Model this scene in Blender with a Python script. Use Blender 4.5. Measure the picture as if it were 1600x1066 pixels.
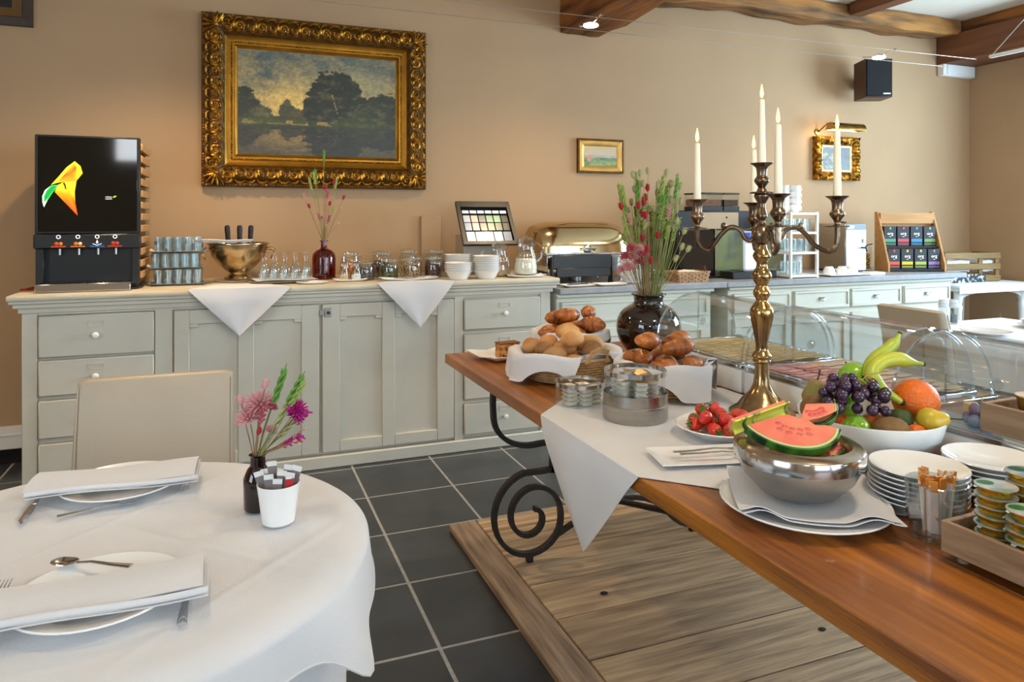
import bpy, bmesh, math, random
from mathutils import Vector, Matrix, Euler
random.seed(7)
PI = math.pi
for o in list(bpy.data.objects): bpy.data.objects.remove(o)
S = bpy.context.scene
C = S.collection
# ------------------------------------------------------------------ camera (level, shifted lens)
YAW = math.radians(21.46)
cam = bpy.data.objects.new('camera', bpy.data.cameras.new('camera')); C.objects.link(cam)
cam.location = (0, 0, 1.4); cam.rotation_euler = (PI/2, 0, -YAW)
cam.data.sensor_width = 36; cam.data.lens = 36*1112/1600
cam.data.shift_y = -(533-342)/1600.0
cam.data.clip_start = .02
S.camera = cam
# ------------------------------------------------------------------ view, world, daylight
S.view_settings.view_transform = 'Standard'; S.view_settings.look = 'None'
S.view_settings.gamma = 1; S.view_settings.use_curve_mapping = False
S.view_settings.exposure = 0.50
S.cycles.transparent_max_bounces = 32
w = bpy.data.worlds.new('world'); S.world = w; w.use_nodes = True
w.node_tree.nodes['Background'].inputs[0].default_value = (.75, .87, 1, 1)
w.node_tree.nodes['Background'].inputs[1].default_value = 1.2
def area(name, loc, rot, sx, sy, power, col, spread=PI):
    l = bpy.data.lights.new(name, 'AREA'); l.shape = 'RECTANGLE'; l.size = sx; l.size_y = sy
    l.energy = power; l.color = col; l.spread = spread
    o = bpy.data.objects.new(name, l); C.objects.link(o); o.location = loc; o.rotation_euler = rot
    return o
DAY = (.56, .80, 1.0)
# daylight entering through the windows of the right wall and of the wall behind the camera
area('window_daylight_right', (6.80, 2.55, 1.88), (0, PI/2, 0), 1.7, 2.1, 158, DAY)
for i, wx in enumerate((.8, 3.0, 5.1)):
    area('window_daylight_rear', (wx, -3.04, 1.75), (PI/2, 0, 0), 1.8, 1.9, (12, 48, 50)[i], (.70, .86, 1.0))
area('window_daylight_left', (-3.46, -.6, 1.75), (0, -PI/2, 0), 1.9, 2.2, 48, (.68, .85, 1.0))
area('window_daylight_high', (-1.24, -3.04, 2.44), (PI/2, 0, 0), .58, .42, 9, (.92, .96, 1.0))  # added light, mirrored as a bright patch in the dispenser screen
# ------------------------------------------------------------------ helpers
def lin(c):
    if isinstance(c, str):
        c = [int(c[i:i+2], 16)/255 for i in (0, 2, 4)]
    return tuple(x/12.92 if x <= .04045 else ((x+.055)/1.055)**2.4 for x in c)
def nd(nt, t, **k):
    n = nt.nodes.new(t)
    for a, b in k.items(): setattr(n, a, b)
    return n
MATS = {}
def base(name):
    m = bpy.data.materials.new(name); m.use_nodes = True
    nt = m.node_tree; b = nt.nodes['Principled BSDF']
    return m, nt, b
def pm(name, col, rough=.5, metal=0, var=.08, scale=8, bump=0, bscale=60, coat=0, col2=None, rand=0, stretch=None, sss=0, aniso=0, detail=4, lo=.35, hi=.65, sheen=0):
    """procedural material: noise-mixed colour, optional bump, optional per-object variation"""
    if name in MATS: return MATS[name]
    m, nt, b = base(name); L = nt.links.new
    c = lin(col); c2 = lin(col2) if col2 else tuple(x*(1-var) for x in c)
    tc = nd(nt, 'ShaderNodeTexCoord'); mp = nd(nt, 'ShaderNodeMapping')
    L(tc.outputs['Object'], mp.inputs[0])
    if stretch: mp.inputs['Scale'].default_value = stretch
    nz = nd(nt, 'ShaderNodeTexNoise'); nz.inputs['Scale'].default_value = scale; nz.inputs['Detail'].default_value = detail
    L(mp.outputs[0], nz.inputs['Vector'])
    rp = nd(nt, 'ShaderNodeValToRGB'); rp.color_ramp.elements[0].position = lo; rp.color_ramp.elements[1].position = hi
    rp.color_ramp.elements[0].color = (*c2, 1); rp.color_ramp.elements[1].color = (*c, 1)
    L(nz.outputs['Fac'], rp.inputs[0]); out = rp.outputs[0]
    if rand:
        oi = nd(nt, 'ShaderNodeObjectInfo'); hs = nd(nt, 'ShaderNodeHueSaturation')
        mr = nd(nt, 'ShaderNodeMapRange'); mr.inputs['To Min'].default_value = 1-rand; mr.inputs['To Max'].default_value = 1+rand
        L(oi.outputs['Random'], mr.inputs['Value']); L(mr.outputs[0], hs.inputs['Value']); L(out, hs.inputs['Color']); out = hs.outputs[0]
        off = nd(nt, 'ShaderNodeVectorMath', operation='SCALE'); off.inputs['Scale'].default_value = 37
        cmb = nd(nt, 'ShaderNodeCombineXYZ')
        for i in range(3): L(oi.outputs['Random'], cmb.inputs[i])
        L(cmb.outputs[0], off.inputs[0]); L(off.outputs[0], mp.inputs['Location'])
    L(out, b.inputs['Base Color'])
    b.inputs['Roughness'].default_value = rough; b.inputs['Metallic'].default_value = metal
    if coat: b.inputs['Coat Weight'].default_value = coat; b.inputs['Coat Roughness'].default_value = .08
    if sss: b.inputs['Subsurface Weight'].default_value = sss; b.inputs['Subsurface Scale'].default_value = .01
    if sheen: b.inputs['Sheen Weight'].default_value = sheen
    if bump:
        n2 = nd(nt, 'ShaderNodeTexNoise'); n2.inputs['Scale'].default_value = bscale; n2.inputs['Detail'].default_value = 3
        L(mp.outputs[0], n2.inputs['Vector'])
        bp = nd(nt, 'ShaderNodeBump'); bp.inputs['Strength'].default_value = bump; bp.inputs['Distance'].default_value = .01
        L(n2.outputs['Fac'], bp.inputs['Height']); L(bp.outputs[0], b.inputs['Normal'])
    MATS[name] = m
    return m
def glassm(name, col='ffffff', gloss=.06, tint=1.0, rough=.02):
    """thin clear glass: transparency with fresnel reflection"""
    if name in MATS: return MATS[name]
    m, nt, b = base(name); L = nt.links.new; nt.nodes.remove(b)
    tr = nd(nt, 'ShaderNodeBsdfTransparent'); gl = nd(nt, 'ShaderNodeBsdfGlossy'); mx = nd(nt, 'ShaderNodeMixShader')
    c = lin(col); tr.inputs[0].default_value = (*[x*tint for x in c], 1); gl.inputs[0].default_value = (1, 1, 1, 1); gl.inputs['Roughness'].default_value = rough
    lw = nd(nt, 'ShaderNodeLayerWeight'); lw.inputs['Blend'].default_value = .5
    pw = nd(nt, 'ShaderNodeMath', operation='POWER'); pw.inputs[1].default_value = 4
    ad = nd(nt, 'ShaderNodeMath', operation='MULTIPLY_ADD'); ad.inputs[1].default_value = .62; ad.inputs[2].default_value = gloss
    L(lw.outputs['Facing'], pw.inputs[0]); L(pw.outputs[0], ad.inputs[0]); L(ad.outputs[0], mx.inputs[0]); L(tr.outputs[0], mx.inputs[1]); L(gl.outputs[0], mx.inputs[2])
    L(mx.outputs[0], nt.nodes['Material Output'].inputs[0]); MATS[name] = m
    return m
def emit(name, col, strength):
    if name in MATS: return MATS[name]
    m, nt, b = base(name); b.inputs['Base Color'].default_value = (*lin(col), 1)
    b.inputs['Emission Color'].default_value = (*lin(col), 1); b.inputs['Emission Strength'].default_value = strength
    MATS[name] = m; return m
def attrm(name, rough=.5, bump=.0, emis=0, metal=0):
    if name in MATS: return MATS[name]
    m, nt, b = base(name); L = nt.links.new
    a = nd(nt, 'ShaderNodeAttribute'); a.attribute_name = 'col'
    L(a.outputs['Color'], b.inputs['Base Color']); b.inputs['Roughness'].default_value = rough; b.inputs['Metallic'].default_value = metal
    if emis: L(a.outputs['Color'], b.inputs['Emission Color']); b.inputs['Emission Strength'].default_value = emis
    if bump:
        tc = nd(nt, 'ShaderNodeTexCoord'); n2 = nd(nt, 'ShaderNodeTexNoise'); n2.inputs['Scale'].default_value = 70
        L(tc.outputs['Object'], n2.inputs['Vector'])
        bp = nd(nt, 'ShaderNodeBump'); bp.inputs['Strength'].default_value = bump; bp.inputs['Distance'].default_value = .004
        L(n2.outputs['Fac'], bp.inputs['Height']); L(bp.outputs[0], b.inputs['Normal'])
    MATS[name] = m; return m
class MB:
    def __init__(s): s.v = []; s.f = []; s.c = []
    def add(s, vs, fs, col=None):
        n = len(s.v); s.v += [tuple(p) for p in vs]; s.f += [tuple(i+n for i in f) for f in fs]
        if col is not None: s.c += [col]*len(vs)
        return s
    def box(s, lo, hi, M=None, col=None):
        (a, b, c), (d, e, f) = lo, hi
        vs = [Vector(p) for p in ((a,b,c),(d,b,c),(d,e,c),(a,e,c),(a,b,f),(d,b,f),(d,e,f),(a,e,f))]
        if M: vs = [M @ p for p in vs]
        return s.add(vs, [(3,2,1,0),(4,5,6,7),(0,1,5,4),(1,2,6,5),(2,3,7,6),(3,0,4,7)], col)
    def cbox(s, c, d, rot=None, col=None):
        M = Matrix.Translation(c) @ (Euler(rot).to_matrix().to_4x4() if rot else Matrix())
        h = Vector(d)/2
        return s.box(-h, h, M, col)
    def lathe(s, prof, n=24, c=(0,0,0), M=None, sx=1, sy=1, wob=None):
        vs = []; fs = []; idx = []
        for r, z in prof:
            if r < 1e-6:
                idx.append([len(vs)]); vs.append(Vector((c[0], c[1], c[2]+z)))
            else:
                row = []
                for k in range(n):
                    a = 2*PI*k/n; rr = r*(wob(a, z) if wob else 1)
                    row.append(len(vs)); vs.append(Vector((c[0]+rr*math.cos(a)*sx, c[1]+rr*math.sin(a)*sy, c[2]+z)))
                idx.append(row)
        for a, b in zip(idx, idx[1:]):
            for k in range(n):
                k2 = (k+1) % n
                if len(a) == 1 and len(b) > 1: fs.append((a[0], b[k2], b[k]))
                elif len(b) == 1 and len(a) > 1: fs.append((a[k], a[k2], b[0]))
                elif len(a) > 1: fs.append((a[k], a[k2], b[k2], b[k]))
        if M: vs = [M @ p for p in vs]
        return s.add(vs, fs)
    def tube(s, pts, rad, n=8, cap=True, flat=None, closed=False):
        pts = [Vector(p) for p in pts]; m = len(pts)
        R = rad if isinstance(rad, (list, tuple)) else [rad]*m
        vs = []; fs = []; up = None
        for i, p in enumerate(pts):
            if closed: t = pts[(i+1) % m]-pts[i-1]
            else: t = pts[min(i+1, m-1)]-pts[max(i-1, 0)]
            t.normalize()
            if up is None:
                up = t.orthogonal().normalized() if flat is None else Vector(flat)
            up = (up-t*up.dot(t))
            up = up.normalized() if up.length > 1e-6 else t.orthogonal().normalized()
            sd = t.cross(up)
            for k in range(n):
                a = 2*PI*(k+.5)/n
                rr = R[i]
                ra, rb = rr if isinstance(rr, (list, tuple)) else (rr, rr)
                vs.append(p+up*math.cos(a)*ra+sd*math.sin(a)*rb)
        for i in range(m if closed else m-1):
            j = (i+1) % m
            for k in range(n):
                k2 = (k+1) % n; fs.append((i*n+k, i*n+k2, j*n+k2, j*n+k))
        if cap and not closed:
            fs.append(tuple(range(n-1, -1, -1))); fs.append(tuple((m-1)*n+k for k in range(n)))
        return s.add(vs, fs)
    def ball(s, c, r, n=12, m=8, M=None):
        rx, ry, rz = r if isinstance(r, (list, tuple)) else (r, r, r)
        prof = [(math.sin(PI*i/m), -math.cos(PI*i/m)) for i in range(m+1)]
        prof[0] = (0, -1); prof[-1] = (0, 1)
        T = Matrix.Translation(c) @ (M or Matrix()) @ Matrix.Diagonal((rx, ry, rz, 1))
        return s.lathe(prof, n, M=T)
    def prism(s, poly, a, b, axis='y'):
        """polygon in the plane, extruded along axis from a to b (poly counter-clockwise seen from -axis for y)"""
        n = len(poly)
        def P(u, v, w): return {'y': (u, w, v), 'z': (u, v, w), 'x': (w, u, v)}[axis]
        vs = [P(u, v, a) for u, v in poly]+[P(u, v, b) for u, v in poly]
        fs = [tuple(range(n)), tuple(range(2*n-1, n-1, -1))]+[(i, i+n, (i+1) % n+n, (i+1) % n) for i in range(n)]
        return s.add(vs, fs)
    def grid(s, fn, nu, nv, colfn=None, wrapu=False):
        n0 = len(s.v); vs = []; fs = []; cs = []
        for j in range(nv+1):
            for i in range(nu+1 if not wrapu else nu):
                u, v = i/nu, j/nv; vs.append(fn(u, v))
                if colfn: cs.append(colfn(u, v))
        W = nu if wrapu else nu+1
        for j in range(nv):
            for i in range(nu):
                a = j*W+i; b = j*W+(i+1) % W
                fs.append((a, b, b+W, a+W))
        s.add(vs, fs); s.c += cs
        return s
    def build(s, name, mat, parent=None, bevel=0, smooth=True, thick=0, angle=38, loc=None, fixn=False, seg=1):
        me = bpy.data.meshes.new(name); me.from_pydata(s.v, [], s.f)
        if s.c and len(s.c) == len(s.v):
            at = me.color_attributes.new('col', 'FLOAT_COLOR', 'POINT')
            flat = []
            for c in s.c: flat += [c[0], c[1], c[2], 1]
            at.data.foreach_set('color', flat)
        if bevel or fixn or thick:
            bm = bmesh.new(); bm.from_mesh(me)
            if fixn or thick: bmesh.ops.recalc_face_normals(bm, faces=bm.faces)
            if thick: bmesh.ops.solidify(bm, geom=bm.faces[:], thickness=thick)
            if bevel:
                ed = [e for e in bm.edges if len(e.link_faces) == 2 and e.calc_face_angle(0) > .5]
                bmesh.ops.bevel(bm, geom=ed, offset=bevel, segments=seg, affect='EDGES', profile=.5, clamp_overlap=True)
            bm.to_mesh(me); bm.free()
        if smooth:
            me.polygons.foreach_set('use_smooth', [True]*len(me.polygons)); me.set_sharp_from_angle(angle=math.radians(angle))
        me.materials.append(mat)
        o = bpy.data.objects.new(name, me); C.objects.link(o)
        if parent: o.parent = parent
        if loc is not None: o.location = loc
        return o
ORD = ['lowest', 'second from the bottom', 'third from the bottom', 'fourth from the bottom', 'fifth from the bottom', 'sixth from the bottom', 'seventh from the bottom', 'eighth from the bottom', 'ninth from the bottom', 'tenth from the bottom', 'eleventh from the bottom', 'twelfth from the bottom', 'thirteenth from the bottom', 'fourteenth from the bottom', 'fifteenth from the bottom']
def ordl(k, n): return ', topmost of its stack' if k == n-1 else ', '+ORD[k]+' of its stack'
def tag(o, label=None, cat=None, group=None, kind=None):
    if label: o['label'] = label
    if cat: o['category'] = cat
    if group: o['group'] = group
    if kind: o['kind'] = kind
    return o
def thing(name, label, cat, loc=(0,0,0), rz=0, group=None):
    o = bpy.data.objects.new(name, None); C.objects.link(o); o.location = loc; o.rotation_euler = (0, 0, rz)
    o.empty_display_size = .05
    return tag(o, label, cat, group)
def dup(o, parent=None, loc=None, rot=None, label=None, scale=None, group=None):
    c = o.copy(); C.objects.link(c); c.parent = parent
    if loc is not None: c.location = loc
    if rot is not None: c.rotation_euler = rot
    if scale is not None: c.scale = scale if isinstance(scale, (tuple, list)) else (scale,)*3
    if label: c['label'] = label
    if group: c['group'] = group
    for ch in list(o.children): dup(ch, c)
    return c
def text(body, size, mat, parent, loc, rot, name='lettering', depth=.0006, align='CENTER'):
    cu = bpy.data.curves.new('t', 'FONT'); cu.body = body; cu.size = size; cu.extrude = depth; cu.align_x = align
    cu.resolution_u = 3
    to = bpy.data.objects.new('t', cu); C.objects.link(to)
    bpy.context.view_layer.update()
    me = bpy.data.meshes.new_from_object(to); bpy.data.objects.remove(to)
    me.materials.clear(); me.materials.append(mat)
    o = bpy.data.objects.new(name, me); C.objects.link(o); o.parent = parent; o.location = loc; o.rotation_euler = rot
    return o
def spl(P, k=5):
    P = [Vector(p) for p in P]; Q = []
    for i in range(len(P)-1):
        p0, p1, p2, p3 = P[max(0, i-1)], P[i], P[i+1], P[min(len(P)-1, i+2)]
        for q in range(k):
            u = q/k; Q.append(.5*((2*p1)+(p2-p0)*u+(2*p0-5*p1+4*p2-p3)*u*u+(3*p1-p0-3*p2+p3)*u**3))
    return Q+[P[-1]]
def sprof(prof, k=4):
    q = [[max(0, v.x), v.y] for v in spl([(r, z, 0) for r, z in prof], k)]
    for _ in range(2): q = [q[0]]+[[(a[0]+2*b[0]+c[0])/4, (a[1]+2*b[1]+c[1])/4] for a, b, c in zip(q, q[1:], q[2:])]+[q[-1]]
    return q
def rpoly(w, h, r, n=4):
    p = []
    for cx, cy, a0 in ((w/2-r, h/2-r, 0), (-w/2+r, h/2-r, 90), (-w/2+r, -h/2+r, 180), (w/2-r, -h/2+r, 270)):
        for i in range(n+1):
            a = math.radians(a0+90*i/n); p.append((cx+r*math.cos(a), cy+r*math.sin(a)))
    return p
def lerp(a, b, t): return a+(b-a)*t
def mixc(a, b, t): return tuple(lerp(x, y, max(0, min(1, t))) for x, y in zip(a, b))
def settle(items, cen, Rfun, sy=1.0, zfloor=0, grav=.0006, iters=260, free=80, rim=1e9):
    """push a heap of things apart; items = [[position, [(offset, radius), ...]], ...] in world units"""
    for it in range(iters):
        g = grav if it < iters-free else 0
        for a in items: a[0].z -= g
        for i in range(len(items)):
            A, SA = items[i]
            for j in range(i+1, len(items)):
                B, SB = items[j]
                best = None
                for oa, ra in SA:
                    for ob, rb in SB:
                        d = (A+oa)-(B+ob); L = d.length; pen = ra+rb-L
                        if pen > 0 and (best is None or pen > best[0]): best = (pen, d/L if L > 1e-6 else Vector((0, 0, 1)))
                if best: A += best[1]*best[0]*.5; B -= best[1]*best[0]*.5
        for P, SP_ in items:
            for o, r in SP_:
                q = P+o; dx, dy = q.x-cen[0], (q.y-cen[1])/sy; L = math.hypot(dx, dy); z = q.z-cen[2]
                if z < rim:
                    m = max(.001, Rfun(z)-r)
                    if L > m: P.x -= dx/L*(L-m); P.y -= dy/L*(L-m)*sy
                if z-r < zfloor: P.z += zfloor-(z-r)
def chain(pts, rad, k=6):
    """sphere chain along a tube, for settle()"""
    n = len(pts); ix = [int(round(i*(n-1)/k)) for i in range(k+1)]
    return [(Vector(pts[i]), max(rad[i]) if isinstance(rad[i], (tuple, list)) else rad[i]) for i in ix]
def rotv(spheres, e): M = Euler(e).to_matrix(); return [(M @ o, r) for o, r in spheres]
# ------------------------------------------------------------------ materials
M_wall = pm('plaster_paint', 'b49572', .85, var=.06, scale=1.6, bump=.12, bscale=9)
M_ceil = pm('ceiling_paint', 'e6dfd2', .9, var=.04, scale=2)
M_tile = pm('slate_tile', '42464a', .3, var=.35, scale=5, bump=.05, bscale=14, rand=.18)
M_grout = pm('cement_grout', 'a9a9a6', .9, var=.2, scale=30)
M_oldbeam = pm('weathered_beam_wood', 'b07a3e', .8, col2='4c3a2a', scale=2.2, stretch=(.7, 5, 5), bump=.9, bscale=7, detail=8)
M_oldbeam_y = pm('old_beam_wood_lengthwise', 'a2642a', .75, col2='4a2c18', scale=2.2, stretch=(6, .6, 6), bump=.8, bscale=7, detail=8)
M_browndark = pm('dark_brown_beam', '7a4a2c', .6, var=.35, scale=2.5, stretch=(6, .6, 6), bump=.15, bscale=8)
M_plank = pm('grey_oak_plank', 'cdb08a', .62, col2='8a7156', scale=3.2, stretch=(1.0, 14, 9), bump=.35, bscale=9, rand=.16, detail=9, lo=.3, hi=.7)
M_plank_y = pm('grey_oak_border', 'b0957a', .62, col2='735f4c', scale=3.2, stretch=(14, 1.0, 9), bump=.35, bscale=9, detail=9, lo=.3, hi=.7)
M_paint = pm('cream_grey_paint', 'd3cdbd', .42, var=.07, scale=3.5, bump=.08, bscale=18)
M_paintw = pm('worn_cream_top', 'd6cfba', .4, col2='c0b196', scale=4, stretch=(1, 4, 4), bump=.05)
M_paint2 = pm('ivory_paint', 'd8d6c6', .4, var=.05, scale=3)
M_stone = pm('grey_stone_worktop', 'a3a5a8', .32, var=.18, scale=14, detail=8)
M_white = pm('white_porcelain', 'f2f1ee', .14, var=.02, scale=5, coat=.4)
M_linen = pm('white_linen', 'dad9da', .85, var=.03, scale=6, bump=.1, bscale=220, sheen=.2)
M_whitep = pm('white_plastic', 'ecebe6', .4, var=.02)
M_dark = pm('dark_gap', '15120f', .9, var=.2)
M_black = pm('black_plastic', '17181a', .38, var=.15, scale=20)
M_blackgl = pm('black_gloss', '050607', .05, var=.1)
M_iron = pm('wrought_iron', '39332e', .5, metal=.6, var=.3, scale=12, bump=.3, bscale=40)
M_tablewood = pm('varnished_table_wood', 'b8701f', .38, col2='693409', scale=2.4, stretch=(12, .7, 8), bump=.25, bscale=30, coat=.12, detail=12, lo=.32, hi=.68)
M_gold = pm('gilded_carving', 'c08a2e', .32, metal=.9, col2='6a4312', scale=28, bump=.5, bscale=60, lo=.4, hi=.6)
M_goldflat = pm('gilded_slip', 'a8741f', .38, metal=.8, var=.3, scale=10, bump=.1)
M_golddark = pm('umber_gilding', '6b4a1c', .5, metal=.6, var=.4, scale=22, bump=.4)
M_chrome = pm('polished_steel', 'd7d8da', .13, metal=1, var=.04, scale=6)
M_steel = pm('brushed_steel', 'b4b1ab', .28, metal=1, var=.12, scale=8, stretch=(1, 1, 10))
M_silver = pm('worn_silver', 'cbb692', .22, metal=1, col2='a38456', scale=9, bump=.05)
M_brass = pm('aged_brass', 'c8a35a', .25, metal=1, var=.35, scale=9)
M_goldchrome = pm('gold_tinted_steel', 'd2b98c', .12, metal=1, var=.05, scale=4)
M_glass = glassm('clear_glass', 'fbfdfd', .05)
M_glassd = glassm('thick_glass', 'f2f6f6', .12)
M_acryl = glassm('clear_acrylic', 'fafcfd', .05)
M_edge = glassm('glass_edge', 'eef4f6', .24)
M_crystal = glassm('cut_crystal', 'f0f4f4', .2, rough=.05)
M_amber = glassm('brown_glass', 'cf8a72', .06)
M_leather = pm('taupe_leather', 'b9ab97', .45, var=.06, scale=5, bump=.08, bscale=140)
M_wicker = pm('wicker_cane', 'c9a06a', .55, var=.3, scale=40, bump=.3, bscale=90)
M_bamboo = pm('bamboo_wood', 'c9955a', .42, var=.2, scale=4, stretch=(1, 8, 8), bump=.05)
M_greywood = pm('pale_grey_wood', 'a98c6c', .6, col2='83684d', scale=5, stretch=(7, 1, 7), bump=.2, bscale=14, detail=8)
M_wax = pm('ivory_wax', 'f1ead2', .45, var=.03, sss=.3)
M_stem = pm('dried_green_stem', '8f9a56', .8, var=.25, scale=30)
M_stemb = pm('dried_brown_stem', '9d7d55', .8, var=.25, scale=30)
M_print = attrm('printed_colour', .35)
# ================================================================== THE ROOM
X0, X1, Y0, Y1, H = -3.4, 6.72, -3.0, 4.85, 3.24
def struct(name, mb, mat, parent=None, **k):
    o = mb.build(name, mat, parent, **k)
    if not parent: o['kind'] = 'structure'
    return o
floor = struct('floor', MB().box((X0, Y0, -.12), (X1, Y1, -.0012)), M_grout, smooth=False)
TS, TX, TY = .449, .631, 4.040
tile = None
for i in range(-8, 12):
    for j in range(-2, 11):
        x, y = TX+i*TS, TY-j*TS
        a0, a1, b0, b1 = x+.005, min(x+TS-.005, X1-.01), y-TS+.005, min(y-.005, Y1-.01)
        if a0 < X0 or a1-a0 < .1 or b1-b0 < .1: continue
        full = a1-a0 > TS-.02 and b1-b0 > TS-.02
        if full and tile:
            t = tile.copy(); C.objects.link(t); t.location = (x+TS/2, y-TS/2, 0)
        else:
            hx, hy = (a1-a0)/2, (b1-b0)/2
            t = MB().box((-hx, -hy, -.008), (hx, hy, 0)).build('tile', M_tile, floor, bevel=.0025)
            t.location = ((a0+a1)/2, (b0+b1)/2, 0)
            if full: tile = t
struct('wall_back', MB().box((X0-.2, Y1, -.12), (X1+.2, Y1+.2, H+.1)), M_wall, smooth=False)
# right wall with a window bay, rear wall (behind the camera) with three windows and an added high slot
def wall_holes(name, axis, c0, c1, u0, u1, holes):
    mb = MB(); cur = u0
    def bx(a, b, z0, z1):
        if axis == 'x': mb.box((c0, a, z0), (c1, b, z1))
        else: mb.box((a, c0, z0), (b, c1, z1))
    for (a, b, z0, z1) in holes:
        bx(cur, a, -.12, H+.1); bx(a, b, -.12, z0); bx(a, b, z1, H+.1); cur = b
    bx(cur, u1, -.12, H+.1)
    return struct(name, mb, M_wall, smooth=False)
wall_holes('wall_right', 'x', X1, X1+.2, Y0-.2, Y1, [(1.45, 3.65, 1.0, 2.76)])
wall_holes('wall_rear', 'y', Y0-.2, Y0, X0, X1, [(-1.55, -.93, 2.2, 2.68), (-.15, 1.75, .75, 2.75), (2.05, 3.95, .75, 2.75), (4.15, 6.05, .75, 2.75)])
wall_holes('wall_left', 'x', X0-.2, X0, Y0-.2, Y1, [(-1.75, .55, .75, 2.75)])
def window(n, axis, c, a, b, z0, z1):
    mb = MB(); k = .05
    def bx(u0, u1, p, q):
        if axis == 'x': mb.box((c-.03, u0, p), (c+.03, u1, q))
        else: mb.box((u0, c-.03, p), (u1, c+.03, q))
    bx(a, a+k, z0, z1); bx(b-k, b, z0, z1); bx(a+k, b-k, z0, z0+k); bx(a+k, b-k, z1-k, z1)
    m = (a+b)/2; bx(m-.025, m+.025, z0+k, z1-k); bx(a+k, m-.025, (z0+z1)/2-.02, (z0+z1)/2+.02); bx(m+.025, b-k, (z0+z1)/2-.02, (z0+z1)/2+.02)
    o = struct('window_%d' % n, mb, M_whitep, bevel=.004)
    for (u0, u1) in ((a+k, m-.025), (m+.025, b-k)):
        g = MB()
        if axis == 'x': g.box((c-.003, u0, z0+k), (c+.003, u1, z1-k))
        else: g.box((u0, c-.003, z0+k), (u1, c+.003, z1-k))
        g.build('pane', M_glass, o)
window(1, 'x', X1+.15, 1.45, 3.65, 1.0, 2.76)
for n, (a, b, c, d) in enumerate(((-.15, 1.75, .75, 2.75), (2.05, 3.95, .75, 2.75), (4.15, 6.05, .75, 2.75), (-1.55, -.93, 2.2, 2.68))): window(n+2, 'y', Y0-.13, a, b, c, d)  # last, small opening is added for the dispenser's reflected patch
struct('ceiling', MB().box((X0-.2, Y0-.2, H), (X1+.2, Y1+.2, H+.12)), M_ceil, smooth=False)
window(6, 'x', X0-.15, -1.75, .55, .75, 2.75)
# skirting: white cable trunking over a dark tiled skirting
bl = struct('baseboard_back', MB().box((X0, Y1-.035, .085), (-.97, Y1, .215)), M_whitep, bevel=.006)
MB().box((X0, Y1-.04, .165), (-.97, Y1-.035, .172)).build('trunking_ridge', M_whitep, bl)
struct('trim_1', MB().box((X0, Y1-.012, 0), (-.97, Y1, .08)), M_dark)
# ceiling timbers
def rough(lo, hi, seed, amp, nx=2, ny=2, nz=2):
    """timber with hewn, uneven faces"""
    r = random.Random(seed); mb = MB(); d = [hi[i]-lo[i] for i in range(3)]
    ph = [r.uniform(0, 6) for _ in range(8)]
    def wob(p):
        x, y, z = p
        a = math.sin(x*5+ph[0])*math.sin(y*4.3+ph[1])+.6*math.sin(x*13+ph[2]+z*9)+.5*math.sin(y*15+ph[3]-z*7)+.4*math.sin(z*31+x*3+ph[4])
        return a*amp
    cx, cz, cy = (lo[0]+hi[0])/2, (lo[2]+hi[2])/2, (lo[1]+hi[1])/2
    L = 0 if d[0] > d[1] else 1
    n = 40; ring = []
    prof = []
    for s0, s1, k in (((-1, -1), (1, -1), 5), ((1, -1), (1, 1), 5), ((1, 1), (-1, 1), 5), ((-1, 1), (-1, -1), 5)):
        for t in range(k):
            prof.append((lerp(s0[0], s1[0], t/k), lerp(s0[1], s1[1], t/k)))
    W = d[1-L]/2; Hh = d[2]/2
    vs = []; fs = []
    for i in range(n+1):
        q = lo[L]+d[L]*i/n
        for (u, v) in prof:
            rr = 1-.05*(abs(u*v) > .9)
            p = [0, 0, cz+v*Hh*rr]
            p[L] = q; p[1-L] = (cy if L == 0 else cx)+u*W*rr
            k = wob(p); p[1-L] += u*k; p[2] += min(0, v)*k
            vs.append(p)
    m = len(prof)
    for i in range(n):
        for k in range(m):
            k2 = (k+1) % m; fs.append((i*m+k, i*m+k2, (i+1)*m+k2, (i+1)*m+k))
    fs.append(tuple(range(m))); fs.append(tuple(n*m+k for k in range(m)))
    return mb.add(vs, fs)
tag(rough((2.63, 4.60, 3.09), (6.28, 4.84, H), 3, .012).build('ceiling_beam', M_oldbeam, fixn=True), 'rough weathered timber beam running along the top of the wall', 'beam')
tag(rough((2.29, -2.9, 2.79), (2.62, 4.84, H), 5, .014).build('ceiling_beam', M_oldbeam_y, fixn=True), 'thick old timber beam reaching out from the wall above the small gilt picture', 'beam')
tag(MB().box((6.26, -2.9, 2.87), (6.70, 4.84, 3.13)).build('ceiling_beam', M_browndark, bevel=.008), 'smooth brown boxed beam above the emergency light by the corner', 'beam')
tag(rough((6.30, -2.9, 3.135), (6.71, 4.84, H), 9, .008).build('ceiling_beam', M_oldbeam_y, fixn=True), 'dark rough timber lying on top of the smooth brown beam', 'beam')
for (x, l) in ((4.95, 'short brown joist set on the rough wall beam above the loudspeaker'), (-.9, 'brown joist crossing the ceiling above the large gilt painting')):
    tag(MB().box((x-.07, -2.9, 3.13), (x+.07, 4.58, H-.002)).build('ceiling_joist', M_browndark, bevel=.006), l, 'beam')
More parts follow.
